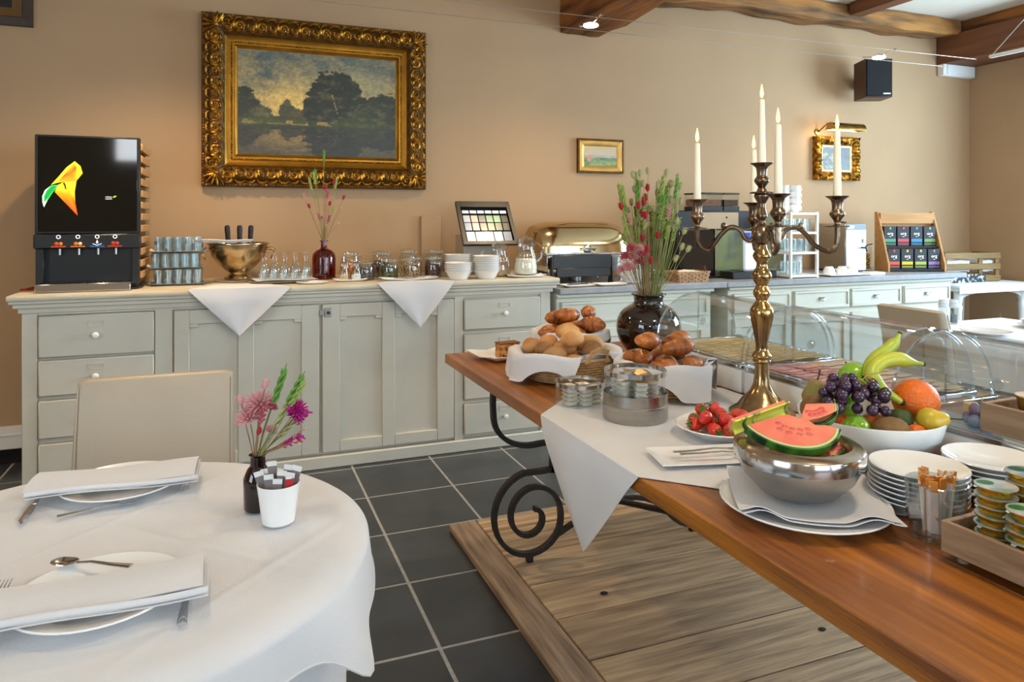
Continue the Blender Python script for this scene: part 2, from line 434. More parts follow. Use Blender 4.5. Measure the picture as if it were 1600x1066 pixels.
# wooden platform let onto the tiles under the buffet table
PX0, PX1, PYN, PYF = .905, 2.62, .30, 3.07
plat = struct('floor_platform', MB().box((PX0+.01, PYN+.01, .001), (PX1-.01, PYF-.01, .018)), M_dark)
MB().box((PX0, PYN, .002), (1.028, PYF, .03)).build('border_plank', M_plank_y, plat, bevel=.004)
ys = [3.07, 2.94, 2.69, 2.453, 2.210, 1.967, 1.713, 1.46, 1.21, .96, .71, .50, .30]
for k, (a, b) in enumerate(zip(ys, ys[1:])):
    h = .03+random.uniform(-.0015, .0015)
    p = MB().box((-.79, -(a-b)/2+.0025, -.028), (.79, (a-b)/2-.0025, 0)).build('plank', M_plank, plat, bevel=.003)
    p.location = (1.033+.79, (a+b)/2, h)
for (x, y, r) in ((1.265, 2.298, .012), (1.831, 1.83, .011)):
    MB().lathe([(0, 0), (r, 0), (r*.9, .0008), (0, .0008)], 10, sx=1.3).build('knot_hole', M_dark, plat, loc=(x, y, .0318))
# ================================================================== CABLE LIGHTS
wire_z = 2.60
M_wire = pm('tinned_cable', 'c9c4b8', .35, metal=.8)
def wire(y, label, dz):
    pts = [(lerp(-3.3, 5.2, t/24), y, wire_z+dz-.02*math.sin(PI*t/24)) for t in range(25)]
    tag(MB().tube(pts, .0022, 6).build('lighting_cable', M_wire), label, 'cable', 'low-voltage lighting cables')
wire(3.97, 'thin taut lighting cable, the one nearer the wall with pictures', 0)
wire(3.70, 'thin taut lighting cable, the one farther from the wall with pictures', 0)
M_lampglow = emit('halogen_glow', 'ffe6bd', 28)
def cable_lamp(x, label, power):
    t = thing('cable_lamp', label, 'lamp', (x, 3.835, wire_z-.012), 0, 'halogen cable lamps')
    MB().lathe([(.012, .006), (.034, -.004), (.05, -.022), (.051, -.022), (.036, -.002), (.014, .008)], 20).build('reflector', M_chrome, t)
    MB().ball((0, 0, -.016), (.047, .047, .014), 14, 8).build('bulb', M_lampglow, t)
    for s in (-1, 1):
        MB().tube([(0, s*.04, -.006), (0, s*.09, .006), (0, s*.135, .012)], .0035, 6).build('arm', M_chrome, t)
        MB().cbox((0, s*.135, .012), (.02, .012, .014)).build('clamp', M_chrome, t, bevel=.002)
    l = bpy.data.lights.new('halogen', 'SPOT'); l.energy = power; l.color = (1, .72, .43); l.spot_size = math.radians(155); l.spot_blend = .9; l.shadow_soft_size = .05
    o = bpy.data.objects.new('halogen_light', l); C.objects.link(o); o.parent = t; o.location = (0, 0, -.035)
    return t
cable_lamp(2.02, 'glowing halogen lamp clipped to the cables under the thick old beam', 55)
cable_lamp(4.37, 'glowing halogen lamp clipped to the cables above the loudspeaker', 28)
cable_lamp(-.33, 'glowing halogen lamp on the cables above the large gilt painting', 82)
cable_lamp(-2.6, 'glowing halogen lamp at the far end of the cables past the juice dispenser', 70)
# warm fill lamps added over the tables and floor, above the picture's upper edge
def fill_pendant(x, y, label, power):
    t = thing('pendant_lamp', label, 'lamp', (x, y, 2.45), 0)
    MB().lathe([(.02, .16), (.05, .14), (.11, 0), (.107, 0), (.045, .135), (0, .15)], 24).build('shade', M_whitep, t)
    MB().tube([(0, 0, .15), (0, 0, H-2.45)], .004, 6).build('cord', M_black, t)
    MB().ball((0, 0, .05), .035).build('bulb', emit('pendant_glow', 'ffe9c8', 12), t)
    l = bpy.data.lights.new('pendant', 'POINT'); l.energy = power; l.color = (1, .80, .56); l.shadow_soft_size = .12
    o = bpy.data.objects.new('pendant_light', l); C.objects.link(o); o.parent = t; o.location = (0, 0, -.03)
fill_pendant(-.25, 1.75, 'white pendant lamp hanging over the round dining table', 8)
fill_pendant(1.5, .9, 'white pendant lamp hanging over the wooden buffet table', 24)
fill_pendant(4.1, 1.2, 'white pendant lamp hanging over the open floor toward the window bay', 16)
# ceiling rod and end bar that hold the cables near the corner
t = thing('cable_support', 'white ceiling rod with a slanting bar that anchors the lighting cables', 'bracket', (5.22, 3.52, H))
MB().tube([(0, -.25, 0), (0, -.25, wire_z-H+.012)], .011, 10).build('rod', M_whitep, t)
MB().cbox((.0, -.19, wire_z-H+.0), (.035, .56, .022)).build('bar', M_whitep, t, bevel=.006)
MB().tube([(0, .07, wire_z-H+.012), (.0, -.14, wire_z-H+.2), (.0, -.4, wire_z-H+.42)], .003, 6).build('stay', M_wire, t)
# ================================================================== SIDEBOARD (long cream cabinet)
sb = thing('sideboard', 'long worn cream-grey wooden sideboard with drawers, panelled doors and moulded top', 'sideboard', (.455, 4.1, 0))
OX = .455
def bxs(mb, x0, x1, y0, y1, z0, z1): return mb.box((x0-OX, y0, z0), (x1-OX, y1, z1))
# carcass with real openings behind doors: frame pieces, floor and back
mb = MB()
bxs(mb, -.955, 1.872, .02, .74, .07, .945)
mb.build('carcass', M_paint, sb, bevel=.004)
for (a, b) in ((-.955, -.89), (-.372, -.29), (1.24, 1.295), (1.805, 1.872)):
    bxs(MB(), a, b, 0, .03, .07, .945).build('stile', M_paint, sb, bevel=.003)
bxs(MB(), -.89, 1.805, .002, .03, .925, .945).build('rail', M_paint, sb, bevel=.002)
mb = MB(); bxs(mb, -.975, 1.892, -.015, .74, 0, .07); mb.build('plinth', M_paint, sb, bevel=.006)
# moulded cornice and top board
prof = [(.02, .935), (-.012, .94), (-.012, .962), (-.03, .966), (-.03, .982), (-.045, .988), (-.045, 1.0), (.74, 1.0), (.74, .935)]
mb = MB(); n = len(prof)
def side(x, sgn):
    return [(x+(-sgn)*min(0, y)*1.0-OX, y, z) for y, z in prof]
L_, R_ = [(-.955+min(0, y)-OX, y, z) for y, z in prof], [(1.872-min(0, y)-OX, y, z) for y, z in prof]
mb.add(L_+R_, [tuple(range(n)), tuple(range(2*n-1, n-1, -1))]+[(i, i+n, (i+1) % n+n, (i+1) % n) for i in range(n)])
mb.build('cornice', M_paint, sb, fixn=True, angle=20)
top = bxs(MB(), -1.008, 1.915, -.058, .742, 1.0, 1.03).build('top_board', M_paintw, sb, bevel=.009, seg=2)
M_knob = M_white
def drawer(x0, x1, z0, z1, knobx, lab):
    d = MB().box((-(x1-x0)/2, -.012, -(z1-z0)/2), ((x1-x0)/2, .03, (z1-z0)/2)).build('drawer', M_paint, sb, bevel=.006)
    d.location = ((x0+x1)/2-OX, 0, (z0+z1)/2); kx = knobx-(x0+x1)/2
    h = (z1-z0)
    MB().lathe([(.006, 0), (.006, .012), (.013, .018), (.016, .026), (.012, .034), (0, .037)], 14, M=Matrix.Translation((kx, -.012, 0)) @ Matrix.Rotation(PI/2, 4, 'X')).build('knob', M_knob, d)
    if lab:
        f = MB()
        for (a, b, c, e) in ((-.036, .036, .010, .015), (-.036, .036, -.015, -.010), (-.036, -.031, -.010, .010), (.031, .036, -.010, .010)):
            f.box((kx+a, -.016, h*.27+c), (kx+b, -.012, h*.27+e))
        f.build('label_holder', M_paint, d)
    # dark shadow gap under each drawer comes from its own lip
    return d
for z0, z1 in ((.715, .922), (.525, .702), (.317, .505), (.105, .292)): drawer(-.885, -.375, z0, z1, -.635, True)
for z0, z1 in ((.728, .914), (.52, .704), (.308, .497), (.095, .282)): drawer(1.30, 1.80, z0, z1, 1.56, True)
def pdoor(x0, x1, z0, z1, panels, pz0, pz1):
    cx, cz = (x0+x1)/2, (z0+z1)/2
    d = bpy.data.objects.new('door', None)
    mb = MB(); xs = [x0]+[v for p in panels for v in p]+[x1]
    yf, yb = -.006, .0195
    for a, b in zip(xs[::2], xs[1::2]): mb.box((a-cx, yf, z0-cz), (b-cx, yb, z1-cz))
    for a, b in panels:
        mb.box((a-cx, yf, z0-cz), (b-cx, yb, pz0-cz))
        # top rail with a shallow stepped arch
        s = .04
        mb.box((a-cx, yf, pz1-cz), (b-cx, yb, z1-cz))
        mb.box((a-cx, yf, pz1-.018-cz), (a+s-cx, yb, pz1-cz)); mb.box((b-s-cx, yf, pz1-.018-cz), (b-cx, yb, pz1-cz))
    d = mb.build('door', M_paint, sb, bevel=.003); d.location = (cx-OX, 0, cz)
    for a, b in panels:
        MB().box((a-cx+.0005, .010, pz0-cz+.0005), (b-cx-.0005, .0195, pz1-cz-.0005)).build('panel', M_paint, d)
    return d
dl = pdoor(-.282, .452, .088, .920, [(-.209, .029), (.11, .357)], .158, .845)
dr = pdoor(.470, 1.236, .088, .920, [(.566, .805), (.88, 1.133)], .150, .845)
lt = MB()
lt.box((.383-.085, -.014, .298), (.383-.055, -.006, .345)); lt.box((-.385+.382+.004, 0, 0), (-.385+.382+.004, 0, 0))
lt.v = []; lt.f = []
lt.box((-.372, -.013, .345), (-.335, -.006, .395)); lt.box((-.40, -.011, .355), (-.372, -.008, .385))
lt.build('latch', M_steel, dr, bevel=.002)
MB().lathe([(.006, 0), (.006, .008), (.009, .012), (0, .016)], 10, M=Matrix.Translation((-.352, -.013, .37)) @ Matrix.Rotation(PI/2, 4, 'X')).build('latch_knob', M_golddark, dr)
# ------------------------------------------------------------------ white cloths hanging over the sideboard edge
def corner_cloth(name, label, x0, x1, tipx, tipz, yedge, ztop, yback):
    mb = MB(); y = yedge-.004; n = 14
    # on the top
    mb.grid(lambda u, v: (lerp(lerp(x0, x1, u), lerp(tipx-.05, tipx+.05, u), max(0, v)*.65), lerp(y, yback, v), ztop+.0034+.0006*math.sin(u*9+v*7)), n, 6)
    # hanging triangle with a soft fold
    def hang(u, v):
        a = lerp(x0, x1, u); px = lerp(a, tipx, v); z = lerp(ztop+.003, tipz, v)
        return (px, y-.004-.010*math.sin(min(1, v*3)*PI/2)-.006*math.sin(u*PI*2.2)*v*(1-v)*3, z)
    mb.grid(hang, n, 14)
    o = mb.build(name, M_linen, thick=.0016, angle=60)
    return tag(o, label, 'cloth')
corner_cloth('table_linen', 'white linen cloth with its corner hanging below the champagne bowl and flutes', -.215, .300, .035, .782, 4.038, 1.03, 4.30)
corner_cloth('table_linen', 'white linen cloth with its corner hanging below the cereal jars and spoon dish', .765, 1.222, 1.013, .772, 4.038, 1.03, 4.28)
# ================================================================== STONE-TOPPED COUNTERS
def cup_pull(parent, x, z, y=-.004):
    mb = MB()
    mb.grid(lambda u, v: (x+.032*math.cos(PI*u), y-.022*math.sin(PI*v/2*1.0)*math.sin(PI*u)**.6 if 0 < u < 1 else y, z+.02*math.cos(PI*v/2)-.004), 12, 5)
    mb.build('cup_handle', M_steel, parent, thick=.0015)
def counter(name, label, x0, x1, drawers, dz, door_sets, kz):
    t = thing(name, label, 'cabinet', (x0, 4.1, 0))
    W = x1-x0
    MB().box((0, .02, .08), (W, .72, .92)).build('carcass', M_paint2, t, bevel=.003)
    MB().box((.02, .05, 0), (W-.02, .72, .079)).build('plinth', M_paint2, t)
    MB().box((-.01, -.012, .895), (W+.01, .02, .919)).build('cornice', M_paint2, t, bevel=.005)
    for (a, b) in drawers:
        d = MB().box((-(b-a)/2, 0, -dz[2]/2), ((b-a)/2, .02, dz[2]/2)).build('drawer', M_paint2, t, bevel=.003)
        d.location = ((a+b)/2-x0, 0, dz[0])
        hw, hh = (b-a)/2, dz[2]/2
        f = MB()
        for (p, q, r_, s_) in ((-hw, hw, hh-.02, hh), (-hw, hw, -hh, -hh+.02), (-hw, -hw+.02, -hh+.02, hh-.02), (hw-.02, hw, -hh+.02, hh-.02)):
            f.box((p, -.009, r_), (q, 0, s_))
        f.build('drawer_moulding', M_paint2, d, bevel=.003)
        if kz: cup_pull(d, 0, .0, -.001)
    for (a, b) in door_sets:
        dd = MB().box((-(b-a)/2, .004, -.29), ((b-a)/2, .02, .29)).build('door', M_paint2, t, bevel=.003); dd.location = ((a+b)/2-x0, 0, .40)
        hw, hh = (b-a)/2, .29; f = MB()
        for (p, q, r_, s_) in ((-hw, hw, hh-.06, hh), (-hw, hw, -hh, -hh+.06), (-hw, -hw+.06, -hh+.06, hh-.06), (hw-.06, hw, -hh+.06, hh-.06)):
            f.box((p, -.010, r_), (q, .004, s_))
        f.build('door_frame', M_paint2, dd, bevel=.003)
    return t
counter('counter_cabinet', 'ivory painted base cabinet under the roll-top chafing dish', 1.925, 3.11, [(1.95, 2.49), (2.53, 3.07)], (.80, 0, .135), [(1.95, 2.49), (2.53, 3.07)], False)
counter('counter_cabinet', 'ivory painted base cabinet with cup-handled drawers under the coffee machine and tea stand', 3.257, 5.49,
        [(3.29, 3.80), (3.837, 4.364), (4.388, 4.905), (4.94, 5.45)], (.80, 0, .135), [(3.29, 3.80), (3.837, 4.364), (4.388, 4.905), (4.94, 5.45)], True)
tag(MB().box((1.922, 4.06, .9205), (3.208, 4.84, .96)).build('worktop', M_stone, bevel=.004), 'grey stone worktop slab beside the sideboard, under the chafing dish', 'worktop')
tag(MB().box((3.212, 4.06, .9205), (5.60, 4.84, .96)).build('worktop', M_stone, bevel=.004), 'grey stone worktop slab under the coffee machine and tea stand', 'worktop')
# ================================================================== PAINTINGS
def noise2(x, y, r=random.Random(3)):
    return (math.sin(x*7.1+y*3.7)+math.sin(x*13.3-y*9.1+1.3)*.6+math.sin(x*29+y*23+.7)*.35+math.sin(x*51-y*47)*.25)/2.2
def hsh(x, y):
    v = math.sin(x*127.1+y*311.7)*43758.5453; return v-math.floor(v)
def vn(x, y):
    xi, yi = math.floor(x), math.floor(y); a, b = x-xi, y-yi; a = a*a*(3-2*a); b = b*b*(3-2*b)
    return lerp(lerp(hsh(xi, yi), hsh(xi+1, yi), a), lerp(hsh(xi, yi+1), hsh(xi+1, yi+1), a), b)
def fbm(x, y): return .5*vn(x, y)+.27*vn(x*2.1, y*2.1)+.15*vn(x*4.3, y*4.3)+.08*vn(x*9, y*9)
def landscape(u, v):
    # v up; river scene at dusk with one big tree and its reflection
    A = 1.45; wl = .30
    def scene(u, v):
        n = fbm(u*6, v*9); n2 = fbm(u*22, v*26)
        sky = mixc(lin('9a8a5e'), lin('55605a'), (v-.62)*2.6+(n-.5)*3.2)
        glow = math.exp(-((u-.36)/.24)**2-((v-.50)/.20)**2); sky = mixc(sky, lin('e3bb66'), glow*1.1+(n2-.5)*.7)
        gl2 = math.exp(-((u-.72)/.3)**2-((v-.72)/.14)**2); sky = mixc(sky, lin('a89a6a'), gl2*.8*(n*1.6))
        c = sky
        # distant trees
        def blob(cx, cy, rx, ry, col, rag=.35):
            nonlocal c
            d = ((u-cx)/rx)**2+((v-cy)/ry)**2+(n2-.5)*rag*4+(n-.5)*rag*2
            if d < 1: c = mixc(lin(col), mixc(lin(col), lin('8b8748'), .5), (n2-.5)*2.2)
        blob(.03, .48, .09, .17, '2c2f24'); blob(.14, .38, .07, .09, '4a4631'); blob(.295, .42, .045, .13, '4b4632'); blob(.37, .37, .07, .07, '57492c')
        blob(.24, .34, .2, .035, '3c4420')
        blob(.99, .45, .22, .20, '23281a'); blob(.84, .40, .14, .15, '2a3018'); blob(.70, .38, .14, .15, '303a1c')
        blob(.59, .62, .135, .24, '1b2015'); blob(.50, .46, .10, .20, '22261a'); blob(.71, .58, .09, .12, '1e2316'); blob(.66, .72, .10, .1, '1f2417')
        if abs(u-.62-(v-.4)*-.2) < .003 and .42 < v < .62: c = lin('9a7d42')
        if v < wl+.05 and v > wl-.012: c = mixc(c, lin('4c5222'), .55+(n2-.5))
        return c
    if v >= wl: c = scene(u, v)
    else:
        vv = wl+(wl-v)*1.5; uu = u+(vn(u*14, v*90)-.5)*.04
        c = mixc(scene(uu, vv), lin('2b2c27'), .62+.25*(1-v/wl)); c = mixc(c, lin('b59b5e'), max(0, vn(u*20, v*120)-.72)*1.1*math.exp(-((u-.38)/.16)**2))
    if v < .34 and v > .3 and .1 < u < .55 and vn(u*40, v*9) > .72: c = lin('a8814a')
    k = .85+1.1*(fbm(u*70, v*70)-.3)
    return tuple(x*k for x in c)
def seascape(u, v):
    n = fbm(u*8, v*8)
    if v > .55: c = mixc(lin('b7b49c'), lin('c9a777'), n*1.6-.3)
    elif v > .44: c = mixc(lin('8b8a8a'), lin('c7b7b0'), n)
    else: c = mixc(lin('3f6337'), lin('8fa06a'), n*1.7-.3)
    if ((u-.16)/.07)**2+((v-.38)/.17)**2 < 1: c = lin('c58a76')
    if v < .44-.2*(u-.5) and u > .6 and v > .25: c = mixc(c, lin('5d7c53'), .6)
    return c
def darkpic(u, v):
    n = fbm(u*5, v*5); c = mixc(lin('3c4247'), lin('5c6760'), n*1.6-.3)
    if fbm(u*11+4, v*11) > .62 and u < .5: c = mixc(c, lin('97956c'), .7)
    return c
def canvas(name, fn, w_, h_, nu, nv, parent, y):
    mb = MB(); mb.grid(lambda u, v: ((u-.5)*w_, y, (v-.5)*h_), nu, nv, fn)
    return mb.build(name, attrm('oil_paint', .42, .25), parent, fixn=False)
def frame_rail(parent, w_, h_, prof, mat, name='frame_rail', bumps=None, n=40):
    """four mitred rails; prof = [(inset from outer edge, projection toward the room)]"""
    for k in range(4):
        Ln, hx, hy = ((w_, w_/2, h_/2) if k % 2 == 0 else (h_, h_/2, w_/2))
        mb = MB(); m = len(prof)
        def fn(u, v):
            i = min(int(v*(m-1)), m-2); t = v*(m-1)-i
            ins = lerp(prof[i][0], prof[i+1][0], t); pr = lerp(prof[i][1], prof[i+1][1], t)
            s = lerp(-hx+ins, hx-ins, u); r = hy-ins
            if bumps: pr += bumps(s, ins)
            return (s, -pr, -r)
        mb.grid(fn, n, (m-1)*(3 if bumps else 1))
        o = mb.build(name, mat, parent, fixn=False, angle=50); o.rotation_euler = (0, k*PI/2, 0)
WY = Y1-.003
p = thing('painting', 'large oil painting of a river at dusk in a heavy carved gilt frame', 'painting', (.535, WY, 2.145))
p.rotation_euler = (0, 0, 0)
W_, H_ = 1.425, 1.085
MB().box((-W_/2+.03, -.03, -H_/2+.03), (W_/2-.03, 0, H_/2-.03)).build('backing_board', M_dark, p)
frame_rail(p, W_, H_, [(0, 0), (0, .045), (.006, .055), (.02, .05), (.03, .052), (.05, .075), (.09, .085), (.12, .07), (.135, .05)], M_golddark, bumps=lambda s, i: (.006*math.sin(s*70)*math.sin(i*60) if .02 < i < .13 else 0), n=60)
frame_rail(p, W_-.27, H_-.27, [(0, .050), (.004, .046), (.035, .040), (.04, .046), (.055, .046), (.06, .036), (.08, .03)], M_goldflat, 'inner_slip', n=4)
def scroll(sgn, R=.030, turns=1.35):
    pts = []; rad = []
    for i in range(22):
        t = i/21; a = sgn*(PI*.5+turns*2*PI*(1-t)); r = R*(.22+.78*(1-t)**.8) if True else R
        pts.append((r*math.cos(a)*1.0, 0, r*math.sin(a))); rad.append(.0035+.005*math.sin(PI*min(1, .15+t)))
    return pts, rad
mb = MB()
for s_ in (-1, 1):
    pts, rad = scroll(s_)
    mb.tube([(s_*.034+s_*q[0]*-1, q[1], q[2]-.008) for q in pts], rad, 6)
    mb.tube([(s_*.005, 0, -.035), (s_*.02, -.004, -.042), (s_*.05, -.002, -.036), (s_*.066, 0, -.02)], [.004, .007, .006, .003], 6)
    mb.tube([(s_*.006, 0, .03), (s_*.022, -.004, .044), (s_*.048, -.002, .046), (s_*.066, 0, .034)], [.004, .007, .006, .003], 6)
mb.ball((0, -.004, .0), (.012, .012, .028), 8, 6)
sc0 = mb.build('carved_scroll', M_gold, p)
first = True
def put_scroll(x, z, rot, sc=1):
    global first
    o = sc0 if first else sc0.copy()
    if not first: C.objects.link(o); o.parent = p
    first = False
    o.location = (x, -.083, z); o.rotation_euler = (0, rot, 0); o.scale = (sc, 1, sc)
in_ = .072
for k in range(9):
    x = lerp(-W_/2+.185, W_/2-.185, k/8)
    put_scroll(x, H_/2-in_, 0, 1.0); put_scroll(x, -H_/2+in_, PI, 1.0)
for k in range(6):
    z = lerp(-H_/2+.19, H_/2-.19, k/5)
    put_scroll(-W_/2+in_, z, -PI/2, 1.0); put_scroll(W_/2-in_, z, PI/2, 1.0)
mb = MB()
for i in range(7):
    a = math.radians(-75+25*i); mb.tube([(0, 0, 0), (.045*math.sin(a), -.010, .045*math.cos(a)), (.082*math.sin(a), -.004, .082*math.cos(a))], [.005, .009, .004], 6)
mb.ball((0, -.005, 0), .014, 10, 6)
for sx_ in (-1, 1):
    pts, rad = scroll(sx_, .034); mb.tube([(sx_*.06-q[0]*sx_, 0, q[2]-.02) for q in pts], rad, 6)
cl0 = mb.build('corner_carving', M_gold, p)
for i, (sx_, sz_) in enumerate(((1, 1), (1, -1), (-1, -1), (-1, 1))):
    o = cl0 if i == 0 else cl0.copy()
    if i: C.objects.link(o); o.parent = p
    o.location = (sx_*(W_/2-.085), -.085, sz_*(H_/2-.085)); o.rotation_euler = (0, PI/4+i*PI/2, 0)
mb = MB()
def beads(mb, w_, h_, d, y, r):
    n1, n2 = int(w_/d), int(h_/d)
    for i in range(n1):
        for z in (-h_/2, h_/2): mb.ball((-w_/2+(i+.5)*w_/n1, y, z), r, 6, 4)
    for i in range(n2):
        for x in (-w_/2, w_/2): mb.ball((x, y, -h_/2+(i+.5)*h_/n2), r, 6, 4)
beads(mb, W_-.35, H_-.35, .016, -.047, .006)
tag(mb.build('bead_moulding', M_gold, p), kind='stuff')
mb = MB(); beads(mb, W_-.02, H_-.02, .018, -.053, .006); tag(mb.build('rope_moulding', M_gold, p), kind='stuff')
canvas('canvas', landscape, W_-.42, H_-.42, 150, 100, p, -.032)
# small gilt picture
p = thing('painting', 'small green landscape painting in a plain gilt frame with dark outer edge', 'painting', (2.63, WY, 1.88))
MB().box((-.19, -.012, -.12), (.19, 0, .12)).build('backing_board', M_dark, p)
frame_rail(p, .395, .262, [(0, 0), (0, .028), (.010, .030), (.014, .024)], M_golddark, 'outer_frame', n=4)
frame_rail(p, .367, .234, [(0, .024), (.004, .026), (.04, .016), (.042, .014)], pm('pale_gilding', 'c99a4e', .4, metal=.6, var=.2), n=4)
canvas('canvas', seascape, .285, .152, 60, 34, p, -.0135)
# dark little picture with picture lamp
p = thing('painting', 'small dark painting in a carved gilt frame under a brass picture lamp', 'painting', (4.99, WY, 1.933))
MB().box((-.2, -.02, -.14), (.2, 0, .14)).build('backing_board', M_dark, p)
frame_rail(p, .50, .385, [(0, 0), (0, .05), (.02, .062), (.05, .05), (.075, .03)], M_gold, bumps=lambda s, i: .006*math.sin(s*110)+.004*math.sin(s*37+i*90), n=70)
frame_rail(p, .35, .235, [(0, .030), (.004, .028), (.018, .022)], pm('ivory_slip', 'd9cda6', .5), 'inner_slip', n=4)
canvas('canvas', darkpic, .32, .205, 40, 30, p, -.0215)
t = thing('picture_lamp', 'brass picture lamp with half-round shade above the small dark painting', 'lamp', (4.93, WY, 2.185))
mb = MB(); mb.grid(lambda u, v: (lerp(-.16, .20, u), -.17-.05*math.cos(v*PI), -.02+.065*math.sin(v*PI)), 6, 10); mb.build('shade', M_brass, t, thick=.002)
for x in (-.16, .20): MB().prism([(-.17-.05*math.cos(PI*i/8), -.02+.065*math.sin(PI*i/8)) for i in range(9)], x-.002, x+.002, 'x').build('shade_end', M_brass, t, fixn=True)
MB().tube([(-.12, -.17, .042), (-.12, -.10, .045), (-.14, -.03, -.01), (-.14, -.004, -.02)], .006, 8).build('arm', M_brass, t)
MB().lathe([(0, 0), (.03, 0), (.025, .008), (0, .010)], 14, M=Matrix.Translation((-.14, 0, -.02)) @ Matrix.Rotation(PI/2, 4, 'X')).build('wall_plate', M_brass, t)
MB().tube([(-.14, -.17, .012), (.18, -.17, .012)], .008, 8).build('bulb', emit('picture_lamp_glow', 'ffd58a', 8), t)
l = bpy.data.lights.new('picture_lamp', 'POINT'); l.energy = 2.2; l.color = (1, .70, .34); l.shadow_soft_size = .03
lo = bpy.data.objects.new('picture_lamp_light', l); C.objects.link(lo); lo.parent = t; lo.location = (-.12, -.13, -.02)
# dark framed picture cut by the frame at upper left
p = thing('painting', 'dark framed picture with a bronze inner slip near the juice dispenser corner', 'painting', (-1.70, WY, 2.835))
MB().box((-.60, -.02, -.30), (.60, 0, .30)).build('canvas', pm('black_picture', '120d0a', .4, var=.5), p)
frame_rail(p, 1.26, .66, [(0, 0), (0, .035), (.045, .04), (.05, .028)], pm('dark_walnut', '3a2716', .45, var=.3), n=4)
frame_rail(p, 1.16, .56, [(0, .028), (.0, .030), (.05, .024), (.052, .02)], pm('bronze_slip', '7d5a30', .4, metal=.4, var=.3), 'inner_slip', n=4)
# loudspeaker
t = thing('loudspeaker', 'dark wooden box loudspeaker with black grille mounted high on the wall', 'loudspeaker', (5.16, 4.58, 2.60), math.radians(-24))
MB().box((-.115, -.09, -.165), (.115, .13, .165)).build('cabinet', pm('walnut_veneer', '4a2f26', .4, var=.2), t, bevel=.004)
MB().box((-.105, -.108, -.155), (.105, -.0905, .155)).build('grille', pm('grille_cloth', '1d1e21', .9, var=.2, scale=200), t, bevel=.004)
MB().box((.03, -.1105, -.142), (.09, -.1085, -.130)).build('badge', M_whitep, t)
MB().box((-.03, .131, -.05), (.03, .25, .05)).build('wall_bracket', M_black, t)
# emergency light
t = thing('emergency_light', 'white rectangular emergency light unit in the corner under the brown beam', 'light', (6.49, Y1-.002, 2.82))
MB().box((-.215, -.07, -.06), (.215, 0, .06)).build('housing', M_whitep, t, bevel=.008)
MB().box((-.175, -.078, -.048), (.20, -.0705, .048)).build('diffuser', pm('ribbed_diffuser', 'e9eeee', .25, var=.03), t, bevel=.003)
for z in (-.02, .005, .03): MB().box((-.17, -.081, z), (.195, -.0785, z+.004)).build('rib', M_whitep, t)
# cable cover on the back wall behind the jars
tag(MB().box((1.22, Y1-.03, 1.03), (1.36, Y1-.001, 1.42)).build('wall_duct', M_wall, bevel=.004), 'beige painted duct on the wall behind the stacked bowls', 'duct')
# ================================================================== THINGS ON THE SIDEBOARD
ZT = 1.0302
# ------------------------------------------------------------------ juice dispenser
j = thing('juice_dispenser', 'black juice dispenser with an orange pictured on its screen and slatted wooden sides', 'juice dispenser', (-.687, 4.2, ZT))
MB().box((-.215, .035, .012), (.215, .45, .79)).build('body', M_black, j, bevel=.004)
MB().box((-.215, .0, .0), (.215, .45, .011)).build('foot', M_black, j)
MB().box((-.236, 0, .293), (.236, .034, .795)).build('screen_frame', M_black, j, bevel=.004)
scr = MB().box((-.222, -.004, .305), (.222, -.0005, .786)).build('screen', M_blackgl, j, bevel=.001)
MB().box((-.240, -.016, .218), (.240, .034, .292)).build('control_panel', M_black, j, bevel=.006)
for s in (-1, 1): MB().box((s*.215-.018, .001, .03), (s*.215+.018, .034, .217)).build('side_post', M_black, j, bevel=.002)
tr = MB().box((-.222, -.075, .002), (.20, -.001, .045)).build('drip_tray', M_chrome, j, bevel=.004)
g = MB()
for i in range(18): g.box((-.21+i*.0228, -.068, .0455), (-.2+i*.0228, -.006, .048))
g.build('drip_grid', M_black, tr)
for side in (-1, 1):
    for k in range(12):
        z = .055+k*.0615
        MB().box((side*.217 if side > 0 else -.243, .04, z), (.243 if side > 0 else -.217, .43, z+.036)).build('slat', M_bamboo, j, bevel=.003)
def zx(x, y): # drawing coordinates on the screen face
    return (-.222+(x-90)/855*.444, .786-(y-85-(x-90)*.03)/800*.481)
def polyc(mb, pts, cols, y, cen=None, cc=None):
    P = [zx(*q) for q in pts]; n = len(P)
    cx, cz = zx(*cen) if cen else (sum(q[0] for q in P)/n, sum(q[1] for q in P)/n)
    k = len(mb.v); mb.v.append((cx, y, cz)); mb.c.append(cc or mixc(cols[0], cols[len(cols)//2], .5))
    for q, c in zip(P, cols): mb.v.append((q[0], y, q[1])); mb.c.append(c)
    for i in range(n): mb.f.append((k, k+1+i, k+1+(i+1) % n))
M_scr = attrm('screen_picture', .2, emis=1.1)
o1, o2, o3, ye = lin('ffc21a'), lin('f58a10'), lin('e8400c'), lin('ffd92a')
mb = MB(); sl = [(400,298),(450,340),(468,400),(440,435),(415,465),(330,465),(250,480),(200,495),(270,420),(330,350)]
polyc(mb, sl, [ye, o1, o1, o1, o2, o2, o1, o1, ye, ye], -.0048, cc=o2)
polyc(mb, [(395,320),(415,350),(412,390),(400,450),(340,455),(260,470),(300,425),(345,372)], [o2, o3, o2, o2, o2, o2, o3, o2], -.0052, cc=lin('f0600c'))
polyc(mb, [(415,465),(400,560),(405,650),(425,760),(330,660),(232,555),(255,500),(310,470)], [ye, o1, o3, o3, o3, o2, ye, ye], -.0048, cc=o2)
polyc(mb, [(310,470),(325,500),(330,535),(320,535),(312,505),(300,485)], [lin('2a1a08')]*6, -.0053)
mb.build('orange_picture', M_scr, scr, smooth=False)
mb = MB(); gr, gl, wh = lin('0e8a32'), lin('3fc05a'), lin('d8f0dc')
